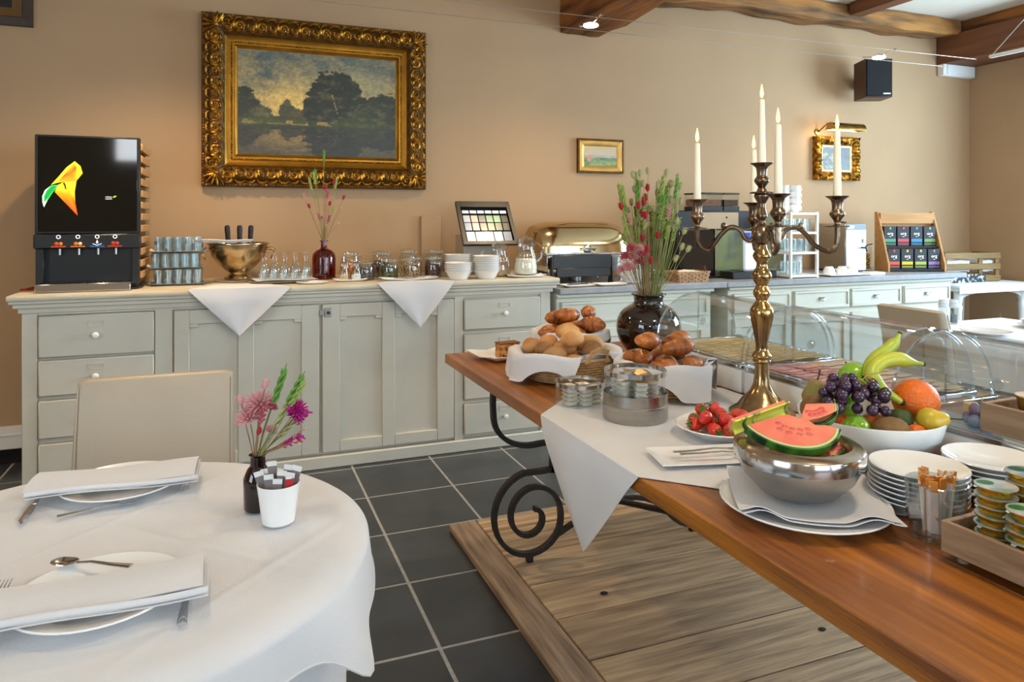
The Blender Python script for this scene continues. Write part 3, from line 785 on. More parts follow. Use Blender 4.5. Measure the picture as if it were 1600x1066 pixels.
polyc(mb, [(265,495),(200,500),(150,540),(128,590),(130,640),(142,682),(175,620),(215,560)], [gl, gl, wh, wh, wh, wh, gl, gl], -.0049, cc=gr)
polyc(mb, [(250,502),(205,508),(162,545),(143,592),(145,640),(185,590)], [gr]*6, -.0052)
mb.build('leaf_picture', M_scr, scr, smooth=False)
M_wprint = emit('white_print', 'e8e8e8', .5)
x_, z_ = zx(664, 612); text('nektar', .012, M_wprint, scr, (x_, -.0046, z_), (PI/2, 0, 0), align='LEFT')
x_, z_ = zx(664, 628); text('natura', .012, M_wprint, scr, (x_, -.0046, z_), (PI/2, 0, 0), align='LEFT')
mb = MB(); polyc(mb, [(728,614),(740,600),(764,597),(752,612)], [lin('7fc21e')]*4, -.005); mb.build('logo_leaf', M_scr, scr, smooth=False)
cols = ('e8501a', 'e87a1a', '2f6fc0', 'c8351e')
for k, cx in enumerate((-.130, -.045, .041, .122)):
    b = MB(); b.tube([(cx+.0085*math.cos(a*PI/8), -.0172, .278+.0085*math.sin(a*PI/8)) for a in range(16)], .0022, 6, closed=True); b.build('button_ring', M_wprint, j)
    MB().box((cx-.032, -.0185, .226), (cx+.032, -.0165, .232)).build('flavour_bar', pm('flavour_'+cols[k], cols[k], .4, var=.02), j)
    if k == 2:
        d = MB(); d.lathe([(0, .016), (.003, .008), (.006, .002), (.004, -.003), (0, -.004)], 8, c=(cx, -.0175, .247)); d.tube([(cx-.02, -.0172, .242), (cx, -.0172, .234), (cx+.02, -.0172, .242)], .0018, 5)
        d.build('water_icon', M_wprint, j)
    else:
        for q, (dx, r, cc) in enumerate(((-.009, .010, cols[k]), (.010, .009, ('f08a20', 'f0dcb0', '', 'd8402a')[k] or 'ffffff'))):
            MB().ball((cx+dx, -.0168, .243), (r, .0025, r), 10, 6).build('fruit_icon', pm('icon_'+cc, cc, .5, var=.1), j)
    MB().tube([(cx, .012, .218), (cx, .012, .185)], .0065, 10).build('nozzle', M_steel, j)
tag(MB().tube([(-.05, 0, .006), (-.02, -.012, .012), (.01, .006, .018), (.035, -.004, .008), (.02, .014, .006), (-.03, .016, .006)], .005, 7, closed=True).build('red_clip', pm('red_plastic', 'a81c14', .35), loc=(-.955, 4.30, ZT)), 'small red plastic clip lying beside the juice dispenser', 'clip')
# ------------------------------------------------------------------ trays of tumblers in three tiers
tum_prof = [(0, 0), (.0205, 0), (.0215, .004), (.0235, .084), (.0222, .0845), (.0195, .008), (0, .007)]
tum = None
def tray_mb(w_, d_, h_=.012):
    mb = MB(); P = [(-.5, -.5), (.5, -.5), (.5, .5), (-.5, .5)]
    lo = [(a*w_, b*d_, 0) for a, b in P]; up = [(a*(w_+.03), b*(d_+.03), h_) for a, b in P]; inn = [(a*(w_+.024), b*(d_+.024), h_+.001) for a, b in P]; fl = [(a*w_, b*d_, .003) for a, b in P]
    v = lo+up+inn+fl; f = [(3, 2, 1, 0)]
    for L in range(3):
        for i in range(4): f.append((L*4+i, L*4+(i+1) % 4, L*4+4+(i+1) % 4, L*4+4+i))
    f.append((12, 13, 14, 15)); return mb.add(v, f)
names = ('bottom', 'middle', 'top')
z = ZT
for tier in range(3):
    tc = (-.286+(.006, -.006, .008)[tier], 4.42, z)
    t = thing('glass_tray', 'silvery tray carrying upturned tumblers, %s of three tiers' % names[tier], 'tray', tc, 0, 'tiered tumbler trays')
    tray_mb(.252, .165).build('tray_body', M_steel, t, bevel=.001)
    mb = MB()
    for s in (-1, 1): mb.grid(lambda u, v: (s*(.126+.022*u), -.02+.05*v, .0115+.010*u*(.4+v)), 4, 3)
    mb.build('paper_lining', M_linen, t, thick=.001)
    for a in range(5):
        for b in range(3):
            loc = (tc[0]-.1+a*.05, tc[1]-.052+b*.052, z+.0035)
            if tum is None:
                tum = thing('tumbler', '', 'glass', loc, 0, 'tumblers on the tiered trays')
                MB().lathe(tum_prof, 12).build('glass_wall', M_glassd, tum)
                o = tum
            else: o = dup(tum, None, loc)
            o['label'] = 'small clear tumbler standing in the %s tray of the three-tier stack' % names[tier]
    z += .0035+.0848+.0005
# ------------------------------------------------------------------ champagne bowl with bottles
BX, BY = .035, 4.545
b_ = thing('ice_bowl', 'large footed silver champagne bowl with ring handles', 'bowl', (BX, BY, ZT+.009))
MB().lathe([(0, .002), (.075, 0), (.082, .006), (.078, .014), (.066, .022), (.050, .034), (.052, .044), (.058, .046), (.105, .085), (.148, .135), (.163, .185), (.166, .208), (.176, .212), (.176, .217), (.166, .219), (.160, .205), (.158, .185), (.143, .138), (.1, .092), (.05, .06), (0, .055)], 40).build('bowl_body', M_silver, b_)
for s in (-1, 1):
    h = MB().tube([(s*.158, 0, .18), (s*.185, 0, .184), (s*.20, 0, .176)], [.008, .01, .006], 8).build('handle_mount', M_silver, b_)
    MB().tube([(s*.195+.012*s*math.sin(a*PI/8), .020*math.cos(a*PI/8)*.6, .15+.028*math.sin(a*PI/8)) for a in range(16)], .0038, 7, closed=True).build('ring_handle', M_brass, b_)
pl = tag(MB().lathe([(0, 0), (.10, 0), (.135, .006), (.136, .0085), (.1, .0035), (0, .003)], 30).build('plate', M_white, loc=(BX, BY, ZT)), 'white plate under the silver champagne bowl', 'plate')
pl.scale = (1, 1, 1)
M_foil = pm('black_foil', '0e0d0d', .45, var=.3, bump=.3, bscale=80)
for k, (dx, dy, tx, ty) in enumerate(((-.10, .05, -.03, .03), (.012, -.05, .0, .02), (.115, .05, .03, .03))):
    t = thing('champagne_bottle', 'black-foiled champagne bottle in the silver bowl, %s' % ('leaning beside the folded napkin', 'in the middle of the three', 'the one away from the napkin')[k], 'bottle', (BX+dx*.5, BY+dy*.5, ZT+.104), 0, 'champagne bottles in the bowl')
    t.rotation_euler = (-ty*1.0, tx*2.0, 0); t.scale = (.86, .86, .86)
    MB().lathe([(0, 0), (.024, 0), (.026, .01), (.026, .08), (.021, .13), (.016, .165), (.014, .18)], 18).build('bottle_body', pm('dark_green_glass', '10160e', .12, var=.1), t)
    MB().lathe([(.0165, .165), (.0165, .2), (.018, .222), (.0175, .252), (.014, .262), (0, .266)], 16).build('foil_cap', M_foil, t)
# folded napkin over the bowl rim
mb = MB()
def nap(u, v):
    x = lerp(-.24, .085, u); y = lerp(-.06, .05, v)
    return (x, y, .004*math.sin(u*8)+.006*math.sin(u*PI)-.012*(1-u)**2*0)
for k in range(3): mb.grid(lambda u, v, k=k: (nap(u, v)[0]+.006*k, nap(u, v)[1]-.004*k, nap(u, v)[2]+.0055*k), 16, 5)
o = mb.build('napkin', M_linen, thick=.003, loc=(BX-.02, BY-.115, ZT+.234)); tag(o, 'folded white napkin laid across the silver champagne bowl', 'napkin')
# ------------------------------------------------------------------ upturned flutes on a silver tray
FX, FY = .285, 4.335
o = tag(MB().lathe([(0, 0), (.15, 0), (.175, .008), (.178, .012), (.172, .012), (.148, .004), (0, .003)], 36, sx=1.05, sy=.72).build('silver_tray', M_steel, loc=(FX-.02, FY, ZT+.0035)), 'oval silver tray under the upturned flutes', 'tray')
mb = MB(); mb.grid(lambda u, v: (lerp(-.17, .17, u), lerp(-.1, .1, v), .0005+.004*(1+math.sin(u*7+v*3))*max(0, abs(v-.5)*2-.5)), 16, 10)
o = mb.build('napkin', M_linen, thick=.0015, loc=(FX, FY+.02, ZT+.0165)); o.rotation_euler = (0, 0, .12); tag(o, 'white napkin lying on the silver tray beneath the flutes', 'napkin')
flute = None
for b in range(2):
    for a in range(5):
        loc = (FX-.125+a*.058+b*.02, FY-.03+b*.062-a*.004, ZT+.0225)
        if flute is None:
            flute = thing('champagne_flute', 'clear champagne flute standing upside down on the silver tray', 'glass', loc, 0, 'upturned flutes')
            MB().lathe([(.0185, 0), (.0205, .001), (.0255, .035), (.023, .062), (.011, .088), (.004, .1), (.0035, .14), (.008, .147), (.026, .1505), (.026, .152), (.0, .153)], 14).build('glass_body', M_glassd, flute)
            MB().lathe([(.0175, .0005), (.0245, .035), (.022, .060), (.010, .085), (0, .09)], 14).build('inner_wall', M_glass, flute)
        else: dup(flute, None, loc)
tag(MB().lathe([(0, 0), (.065, 0), (.09, .010), (.088, .0125), (.06, .004), (0, .004)], 24, sx=1.0, sy=.8).build('plate', M_white, loc=(.425, 4.20, ZT)), 'small white dish between the flutes and the brown bottle vase', 'dish')
# ------------------------------------------------------------------ dried flower builders
PINK, DPINK, MAG, RED = '#', '#', '#', '#'
def flower_mats():
    return dict(pink=pm('pale_pink_petal', 'e2a3a4', .8, var=.2, scale=60), rose=pm('rose_petal', 'c9606c', .8, var=.25, scale=60), red=pm('crimson_seedhead', 'b3202e', .8, var=.3, scale=60),
                mag=pm('magenta_petal', 'c21a8a', .7, var=.25, scale=60), green=pm('green_wheat', '6fa042', .8, var=.3, scale=60), pale=pm('pale_green_seedhead', 'b7b780', .85, var=.25, scale=60), lgreen=pm('light_green_wheat', 'a3b45e', .8, var=.25, scale=60), tan=pm('tan_bud', 'c9a584', .85, var=.2))
FM = flower_mats()
def head_mesh(kind):
    mb = MB(); r = random.Random(hash(kind) % 1000 if False else sum(map(ord, kind)))
    if kind == 'wheat':
        for i in range(13):
            for q in range(3):
                a = q*2.09+i*.5; z = i*.0055
                mb.ball((.0045*math.cos(a), .0045*math.sin(a), z), (.0035, .0035, .0062), 5, 4, Matrix.Rotation(.35, 4, Vector((-math.sin(a), math.cos(a), 0))))
        mb.tube([(0, 0, .07), (0, 0, .085)], [.002, .0006], 4)
    elif kind == 'bunny':
        mb.ball((0, 0, .014), (.0075, .0075, .016), 8, 6)
        for i in range(26):
            a = i*2.4; z = .003+.022*i/26; mb.tube([(.006*math.cos(a), .006*math.sin(a), z), (.0115*math.cos(a), .0115*math.sin(a), z+.006)], [.001, .0003], 3)
    elif kind == 'puff':
        for i in range(70):
            th = math.acos(1-1.3*(i+.5)/70); a = i*2.4
            d = Vector((math.sin(th)*math.cos(a), math.sin(th)*math.sin(a), math.cos(th)))
            mb.tube([d*.006, d*.024, d*.033], [.0016, .0024, .0006], 3)
        mb.ball((0, 0, 0), .009, 8, 6)
    elif kind == 'daisy':
        for L in range(3):
            for i in range(11):
                a = i*2*PI/11+L*.3; e = .25+.38*L; d = Vector((math.cos(a)*math.cos(e), math.sin(a)*math.cos(e), math.sin(e)))
                mb.tube([d*.004, d*.014, d*.021], [(.001, .002), (.0014, .0042), (.0006, .0012)], 4)
        mb.ball((0, 0, .003), .006, 8, 6)
    elif kind == 'bud':
        mb.ball((0, 0, .008), (.0055, .0055, .010), 8, 6)
    elif kind == 'spray':
        for i in range(16):
            a = i*2.4; z = .045*i/16; mb.tube([(0, 0, z), (.008*math.cos(a), .008*math.sin(a), z+.010)], [.0012, .0024], 4)
    return mb
HEADS = {}
def stem_flower(base, tip, kind, col, label, group, stemmat=None, sc=1.0, bend=.02, name='dried_flower', neck=None):
    """one stem with its head; base and tip are world points"""
    B, T = Vector(base), Vector(tip); t = thing(name, label, 'dried flower', base, 0, group)
    D = T-B; mid = D*.5+Vector((random.uniform(-1, 1), random.uniform(-1, 1), 0))*bend
    if neck is not None:
        N = Vector(neck)-B; mid = N.lerp(D, .5)+Vector((random.uniform(-1, 1), random.uniform(-1, 1), 0))*bend*.5
        MB().tube([(0, 0, 0), N*.6, N, mid, D], [.0013]*5, 4).build('stem', stemmat or M_stem, t)
    else: MB().tube([(0, 0, 0), mid*.5+D*.02, mid, mid*.5+D*.5, D], [.0016]*5, 4).build('stem', stemmat or M_stem, t)
    key = (kind, col)
    if key not in HEADS:
        o = head_mesh(kind).build('flower_head' if kind in ('puff', 'daisy') else 'seed_head', FM[col], t); HEADS[key] = o
    else:
        o = HEADS[key].copy(); C.objects.link(o); o.parent = t
    o.location = D; o.rotation_euler = (D-mid).to_track_quat('Z', 'Y').to_euler(); o.scale = (sc, sc, sc)
    return t
# ------------------------------------------------------------------ brown bottle vase
VX, VY = .525, 4.50
t = thing('bottle_vase', 'reddish brown glass bottle used as a vase for dried flowers', 'vase', (VX, VY, ZT))
MB().lathe([(0, .002), (.064, 0), (.070, .006), (.071, .13), (.066, .155), (.048, .176), (.024, .186), (.019, .195), (.0185, .228), (.026, .232), (.026, .238), (.016, .2385), (.0155, .195), (.02, .183), (.046, .171), (.063, .152), (.067, .128), (.066, .01), (0, .008)], 32).build('bottle_wall', M_amber, t)
r = random.Random(11)
spec = [('wheat', 'green', (.0, .72)), ('wheat', 'green', (-.045, .60)), ('wheat', 'lgreen', (-.075, .55)), ('wheat', 'lgreen', (.07, .56)), ('wheat', 'lgreen', (-.055, .585)), ('bunny', 'red', (.055, .58)), ('bunny', 'red', (.115, .49)), ('bunny', 'red', (.03, .45)), ('bunny', 'red', (-.085, .435)), ('spray', 'rose', (.012, .53)), ('spray', 'rose', (.02, .49)), ('spray', 'pink', (-.105, .48)), ('spray', 'pink', (.028, .46)),
        ('spray', 'mag', (-.02, .355)), ('spray', 'mag', (.022, .345)), ('bud', 'mag', (-.012, .37)), ('bud', 'tan', (.085, .335)), ('bud', 'tan', (.10, .43)), ('bud', 'tan', (-.055, .36)), ('daisy', 'red', (.006, .555)), ('bud', 'tan', (.01, .32)), ('spray', 'lgreen', (.05, .40))]
KN = {'wheat': 'wheat ear', 'bunny': 'fluffy seed head', 'spray': 'fine flower spray', 'bud': 'round bud', 'daisy': 'star-shaped bloom', 'puff': 'shaggy bloom'}
CN = {'green': 'green', 'lgreen': 'light green', 'red': 'crimson', 'rose': 'rose red', 'pink': 'pale pink', 'mag': 'magenta', 'tan': 'tan', 'pale': 'pale green'}
for k, c_, (dx, dz) in spec:
    a = r.uniform(-.03, .03)
    stem_flower((VX+dx*.09, VY+a*.1, ZT+.02+r.uniform(0, .06)), (VX+dx, VY+a, ZT+dz), k, c_, 'dried stem with a %s %s in the brown bottle vase' % (CN[c_], KN[k]), 'dried stems in the brown bottle vase', M_stemb if c_ in ('red', 'rose', 'pink', 'mag', 'tan') else M_stem, bend=.008, neck=(VX+.0115*max(-1, min(1, dx/.1)), VY+r.uniform(-1, 1)*.006, ZT+.236))
# ------------------------------------------------------------------ shakers on a small dish
def rect_dish(name, w_, d_, loc, label, rz=0, h_=.014, cat='dish', curl=.35, mat=None):
    mb = MB()
    def fn(u, v, k):
        a, b = (u-.5)*2, (v-.5)*2; e = max(abs(a), abs(b)); e = max(0, (e-.55)/.45)
        return (a*w_/2, b*d_/2, .001+h_*e**1.7*(1-curl+curl*abs(a))+k)
    mb.grid(lambda u, v: fn(u, v, 0), 16, 10); o = mb.build(name, mat or M_white, thick=.0035, angle=70, loc=loc); o.rotation_euler = (0, 0, rz)
    o.location.z += .003
    return tag(o, label, cat)
rect_dish('serving_dish', .19, .085, (.648, 4.27, ZT), 'small oblong white dish holding the two glass shakers')
for k, (dx, fill, lb) in enumerate(((-.036, 'd8b98c', 'brown sugar'), (.036, 'f2f0ea', 'white sugar'))):
    t = thing('sugar_pourer', 'glass pourer with metal spout holding %s on the small dish' % lb, 'shaker', (.648+dx, 4.27, ZT+.0085))
    MB().lathe([(0, .001), (.028, 0), (.030, .006), (.029, .04), (.022, .07), (.019, .085)], 18).build('glass_wall', M_glassd, t)
    MB().lathe([(0, .003), (.0265, .003), (.0275, .03), (0, .034)], 16).build('sugar', pm('sugar_'+fill, fill, .9, var=.1, scale=90), t)
    MB().lathe([(.0195, .083), (.021, .085), (.021, .1), (.014, .105), (.005, .107), (.0045, .14), (.003, .14), (.003, .1), (0, .1)], 16).build('spout_cap', M_chrome, t)
# ------------------------------------------------------------------ storage jars
JARS = [(.685, 4.50, .060, .168, 'e0901f', 'orange cornflakes'), (.875, 4.52, .060, .168, '6a3a1c', 'dark brown granola'), (1.055, 4.52, .055, .178, 'd9c6a0', 'pale rolled oats'), (1.225, 4.52, .058, .175, '8a5a24', 'amber brown flakes'),
        (.748, 4.335, .057, .122, '5f564c', 'grey chia seeds'), (.898, 4.345, .056, .130, '59652c', 'green and dark seed mix'), (1.043, 4.345, .057, .140, 'c9a878', 'chopped nuts and raisins'), (1.178, 4.35, .055, .140, '5a2a24', 'dark red dried berries')]
for (x, y, R, h, col, nm) in JARS:
    t = thing('storage_jar', 'clip-top glass storage jar filled with '+nm, 'jar', (x, y, ZT), 0, 'glass jars of cereal and toppings')
    MB().lathe([(0, .002), (R*.95, 0), (R, .006), (R, h*.72), (R*.86, h*.82), (R*.80, h*.86)], 24).build('glass_wall', M_glassd, t)
    li = MB().lathe([(R*.84, h*.865), (R*.86, h*.88), (R*.86, h*.93), (R*.80, h*.965), (R*.4, h*1.0), (0, h*1.005)], 24).build('lid', M_glassd, t)
    MB().lathe([(R*.80, h*.855), (R*.87, h*.855), (R*.87, h*.868), (R*.80, h*.868)], 24).build('seal_ring', pm('seal_rubber', 'c9c2b0', .6), t)
    rr = random.Random(int(x*100)); mb = MB()
    mb.lathe([(0, .006), (R*.92, .006), (R*.95, .012), (R*.95, h*.58), (R*.7, h*.62), (0, h*.63)], 20, wob=lambda a, z: 1-.02*(1+math.sin(a*9+z*300)))
    mb.build('contents', pm('cereal_'+col, col, .9, col2={'5f564c': '2c2723', '59652c': '23261a', 'c9a878': '4a2a18', '5a2a24': '2a1210', 'e0901f': 'a85c10', '6a3a1c': '2f180c', 'd9c6a0': 'a8916a', '8a5a24': '4a2c10'}[col], scale=95, bump=1.0, bscale=110, lo=.44, hi=.54), t)
    MB().tube([(R*.88*math.cos(a*PI/12), R*.88*math.sin(a*PI/12), h*.835) for a in range(24)], .0013, 5, closed=True).build('wire_ring', M_chrome, t)
    MB().tube([(R*.9, -.012, h*.93), (R*1.08, -.010, h*.84), (R*1.1, 0, h*.74), (R*1.08, .010, h*.84), (R*.9, .012, h*.93)], .0013, 5).build('wire_clasp', M_chrome, t)
# ------------------------------------------------------------------ spoon dish
rect_dish('serving_dish', .34, .10, (.985, 4.205, ZT+.004), 'long shallow white dish with serving spoons before the jars', curl=.9)
def spoon_mb(L=.19, bw=.02):
    mb = MB()
    pts = [(0, 0, .004), (L*.25, 0, .0045), (L*.5, 0, .007), (L*.68, 0, .004)]
    mb.tube(pts, [(.002, .008), (.002, .006), (.002, .0042), (.002, .004)], 8, flat=(0, 0, 1))
    def bowl(u, v):
        a = u*PI; x = L*.68+(1-math.cos(a))*L*.16; w_ = bw*math.sin(a)**.7 if 0 < u < 1 else 0; s = (v-.5)*2
        return (x, s*w_, .006-.005*math.sin(a)*(1-s*s*.7))
    mb.grid(bowl, 10, 6); return mb
def fork_mb(L=.19):
    mb = MB(); mb.tube([(0, 0, .003), (L*.25, 0, .0035), (L*.5, 0, .007), (L*.64, 0, .005), (L*.72, 0, .003)], [(.002, .008), (.002, .006), (.002, .0042), (.002, .0045), (.0018, .0115)], 8, flat=(0, 0, 1))
    for k in range(4):
        y = -.0085+k*.0057; mb.tube([(L*.71, y*.9, .003), (L*.85, y, .002), (L, y, .007)], [.0015, .0014, .0007], 5)
    return mb
def knife_mb(L=.21):
    mb = MB(); mb.tube([(0, 0, .004), (L*.2, 0, .005), (L*.46, 0, .004), (L*.5, 0, .004)], [(.003, .0085), (.003, .0065), (.0025, .006), (.0015, .006)], 8, flat=(0, 0, 1))
    mb.tube([(L*.5, 0, .004), (L*.7, .001, .004), (L*.9, .001, .004), (L, .004, .004)], [(.0008, .008), (.0008, .0095), (.0008, .0085), (.0004, .001)], 8, flat=(0, 0, 1))
    return mb
def cut(name, mb, loc, rz, label, thick=0, group=None, mat=None, rx=0):
    o = mb.build(name, mat or M_chrome, thick=thick, angle=50, loc=loc); o.rotation_euler = (rx, 0, rz)
    return tag(o, label, 'cutlery', group)
for k, (dx, dy, a) in enumerate(((-.09, -.012, .18), (-.03, .015, .05), (.02, -.016, .1))):
    cut('serving_spoon', spoon_mb(.15, .016), (.985+dx, 4.205+dy, ZT+.012+.004*k), a, 'serving spoon lying in the long white dish before the jars', thick=.0012, group='spoons in the long dish')
# ------------------------------------------------------------------ stacks of bowls
def bowl_stack(x, y, n, label, R=.086, hb=.052, dz=.0128, rim=.0):
    mb = MB().lathe([(0, .003), (R*.62, 0), (R*.66, .004), (R*.90, hb*.80), (R, hb*.97), (R, hb), (R*.97, hb), (R*.87, hb*.82), (R*.62, .008), (0, .006)], 28)
    o0 = None
    for k in range(n):
        if o0 is None:
            o0 = mb.build('cereal_bowl', M_white, loc=(x, y, ZT+.0005)); tag(o0, label+ordl(0, n), 'bowl', 'stacked cereal bowls')
        else:
            o = o0.copy(); C.objects.link(o); o.location = (x+random.uniform(-.001, .001), y, ZT+.0005+k*dz); o['label'] = label+ordl(k, n)
bowl_stack(1.288, 4.17, 5, 'white bowl beside the long spoon dish')
bowl_stack(1.466, 4.165, 8, 'white bowl beside the milk jug')
bowl_stack(1.345, 4.38, 8, 'white bowl nearest the wall duct')
# ------------------------------------------------------------------ tilted panel on a stand
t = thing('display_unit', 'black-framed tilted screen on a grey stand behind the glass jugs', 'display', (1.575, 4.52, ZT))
MB().box((-.14, .02, 0), (.13, .20, .26)).build('stand', pm('grey_stand', 'a79a88', .5, var=.06), t, bevel=.005)
Mt = Matrix.Translation((.0, -.06, .335)) @ Matrix.Rotation(math.radians(-38), 4, 'X') @ Matrix.Shear('XZ', 4, (0, 0)) if False else Matrix.Translation((.0, -.05, .34)) @ Matrix.Rotation(math.radians(-34), 4, 'X')
fr = MB()
for lo, hi in (((-.19, -.012, -.17), (-.165, .012, .17)), ((.165, -.012, -.17), (.19, .012, .17)), ((-.165, -.012, -.17), (.165, .012, -.145)), ((-.165, -.012, .125), (.165, .012, .17))): fr.box(lo, hi, Mt)
fr.build('screen_frame', M_black, t)
MB().box((-.165, -.002, -.145), (.165, .01, .125), Mt).build('screen_glass', M_blackgl, t)
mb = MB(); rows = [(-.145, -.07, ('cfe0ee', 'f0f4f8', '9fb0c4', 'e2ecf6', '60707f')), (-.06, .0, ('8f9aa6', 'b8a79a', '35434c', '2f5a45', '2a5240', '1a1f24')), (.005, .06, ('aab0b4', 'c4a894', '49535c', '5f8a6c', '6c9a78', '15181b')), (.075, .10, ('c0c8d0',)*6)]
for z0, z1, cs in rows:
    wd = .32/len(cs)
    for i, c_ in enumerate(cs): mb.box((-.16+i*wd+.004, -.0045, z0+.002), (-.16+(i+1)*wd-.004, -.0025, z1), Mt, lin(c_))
mb.build('screen_picture', attrm('screen_glow', .25, emis=.3), t, smooth=False)  # coloured blocks with a slight glow, set on the dark panel
# ------------------------------------------------------------------ jugs
def jug(x, y, z, milk, label, R=.075, h=.215, rz=0):
    t = thing('glass_jug', label, 'jug', (x, y, z), rz)
    MB().lathe([(0, .003), (R*.86, 0), (R*.98, .012), (R, .05), (R*.86, .11), (R*.62, .165), (R*.66, h*.93), (R*.76, h)], 28, wob=lambda a, z: 1+(.12*max(0, math.cos(a-PI))**8 if z > h*.9 else 0)).build('glass_wall', M_glassd, t)
    MB().tube([(R*.6, 0, h*.88), (R*1.1, 0, h*.93), (R*1.55, 0, h*.78), (R*1.45, 0, h*.5), (R*.95, 0, h*.36)], [(.004, .008)]*5, 8).build('handle', M_glassd, t)
    MB().lathe([(R*.70, h+.001), (R*.72, h+.008), (R*.45, h+.018), (.012, h+.026), (.014, h+.034), (0, h+.038)], 24).build('lid', M_glassd, t)
    if milk: MB().lathe([(0, .006), (R*.82, .006), (R*.92, .014), (R*.94, .05), (R*.83, .10), (0, .1005)], 26).build('milk', pm('milk', 'f3ecd8', .3, var=.02, sss=.2), t)
    else: MB().lathe([(0, .006), (R*.82, .006), (R*.92, .014), (R*.94, .045), (0, .0455)], 26).build('juice', pm('pale_juice', 'b89a78', .3, var=.1), t)
tag(MB().lathe([(0, 0), (.085, 0), (.125, .010), (.124, .0135), (.082, .004), (0, .004)], 30, sx=1.0, sy=.62).build('plate', M_white, loc=(1.735, 4.175, ZT)), 'white plate under the milk jug', 'plate')
mb = MB(); mb.grid(lambda u, v: ((u-.5)*.24, (v-.5)*.12, .001+.010*max(0, abs(u-.5)*2-.6)**1.3*(1+math.sin(v*11))), 14, 8)
o = mb.build('paper_doily', M_linen, thick=.001, loc=(1.735, 4.175, ZT+.0135)); tag(o, 'white paper napkin between the milk jug and its plate', 'napkin')
jug(1.735, 4.175, ZT+.016, True, 'lidded glass jug half full of milk at the end of the sideboard')
jug(1.60, 4.295, ZT, False, 'lidded glass jug with a little juice, behind the milk jug', R=.075, h=.19, rz=2.6)
# ================================================================== THINGS ON THE STONE COUNTER
ZC = .9602
rect_dish('serving_dish', .21, .10, (2.075, 4.128, ZC), 'square-cornered white dish with black tongs in front of the chafing dish', curl=.2)
rect_dish('serving_dish', .21, .10, (2.315, 4.128, ZC), 'empty square-cornered white dish beside the dish with tongs', curl=.2)
t = thing('serving_tongs', 'black and steel serving tongs lying in the white dish', 'tongs', (2.0, 4.125, ZC+.016))
for s in (-1, 1): MB().tube([(0, 0, 0), (.05, s*.012, .002), (.12, s*.016, .004), (.15, s*.010, .004)], [(.0015, .005)]*4, 6).build('arm', M_black if s < 0 else M_steel, t)
# ------------------------------------------------------------------ roll-top chafing dish
c_ = thing('chafing_dish', 'roll-top chafing dish with gold-tinted polished lid', 'chafing dish', (2.27, 4.55, ZC+.003))
MB().box((-.31, -.20, .07), (.31, .20, .20)).build('water_pan', M_chrome, c_, bevel=.012, seg=2)
for sx in (-1, 1):
    for sy in (-1, 1): MB().tube([(sx*.27, sy*.17, .002), (sx*.285, sy*.175, .07), (sx*.30, sy*.18, .16)], [.012, .014, .010], 10).build('leg', M_chrome, c_)
def lid(u, v):
    a = lerp(-.06, 1.0, v)*PI*.93; uu = (u-.5)*2; e = 1-abs(uu)**6*.14
    y = -.195*math.cos(a)*e; z = .205+.215*math.sin(max(0, a))**.8*e if a > 0 else .205-.01
    return (uu*.325, y, z)
mb = MB(); mb.grid(lid, 24, 22)
for s in (0, 1):
    pts = [lid(s, k/22) for k in range(23)]; n0 = len(mb.v); mb.v += pts; mb.c = []; mb.f.append(tuple(range(n0, n0+23)))
mb.build('lid', M_goldchrome, c_, angle=50)
MB().box((-.318, -.208, .190), (.318, .208, .206)).build('rim', M_chrome, c_, bevel=.004)
MB().tube([(-.05, -.197, .222), (-.045, -.235, .235), (.045, -.235, .235), (.05, -.197, .222)], .007, 8).build('lid_handle', M_chrome, c_)
MB().lathe([(0, 0), (.03, 0), (.03, .006), (.02, .008), (0, .008)], 16, M=Matrix.Translation((0, -.198, .228)) @ Matrix.Rotation(PI/2, 4, 'X')).build('emblem', M_chrome, c_)
for sx in (-1, 1): MB().tube([(sx*.325, 0, .21), (sx*.338, 0, .28), (sx*.335, -.05, .34)], .009, 8).build('hinge_arm', M_chrome, c_)
MB().lathe([(0, .0), (.05, 0), (.052, .05), (.04, .055), (0, .055)], 18).build('fuel_burner', M_steel, c_)
t = thing('label_stand', 'black bent-metal stand in front of the chafing dish', 'stand', (2.18, 4.25, ZC))
MB().box((-.225, -.008, .105), (.215, .008, .20)).build('upper_panel', M_black, t, bevel=.006)
MB().box((-.205, -.03, .055), (.195, -.010, .115)).build('ledge', M_black, t, bevel=.004)
for s in (-1, 1): MB().prism([(-.02, 0), (.05, 0), (.012, .19), (-.006, .19)], s*.222-.003-.005, s*.222+.003-.005, 'x').build('foot', M_black, t, fixn=True)
def disc_stack(name, x, y, z, n, R, dz, label, group, mat=None, seg=28, hb=None):
    hb = hb or .016
    mb = MB().lathe([(0, .002), (R*.58, 0), (R*.62, .003), (R*.97, hb-.001), (R, hb), (R*.985, hb+.0025), (R*.62, .0065), (0, .0055)], seg)
    o0 = mb.build(name, mat or M_white, loc=(x, y, z)); tag(o0, label+ordl(0, n), 'plate', group)
    for k in range(1, n):
        o = o0.copy(); C.objects.link(o); o.location = (x+random.uniform(-.0012, .0012), y+random.uniform(-.0012, .0012), z+k*dz); o['label'] = label+ordl(k, n)
    return o0
disc_stack('plate', 2.535, 4.215, ZC, 16, .085, .0115, 'plate stacked beside the chafing dish', 'plates stacked beside the chafing dish')
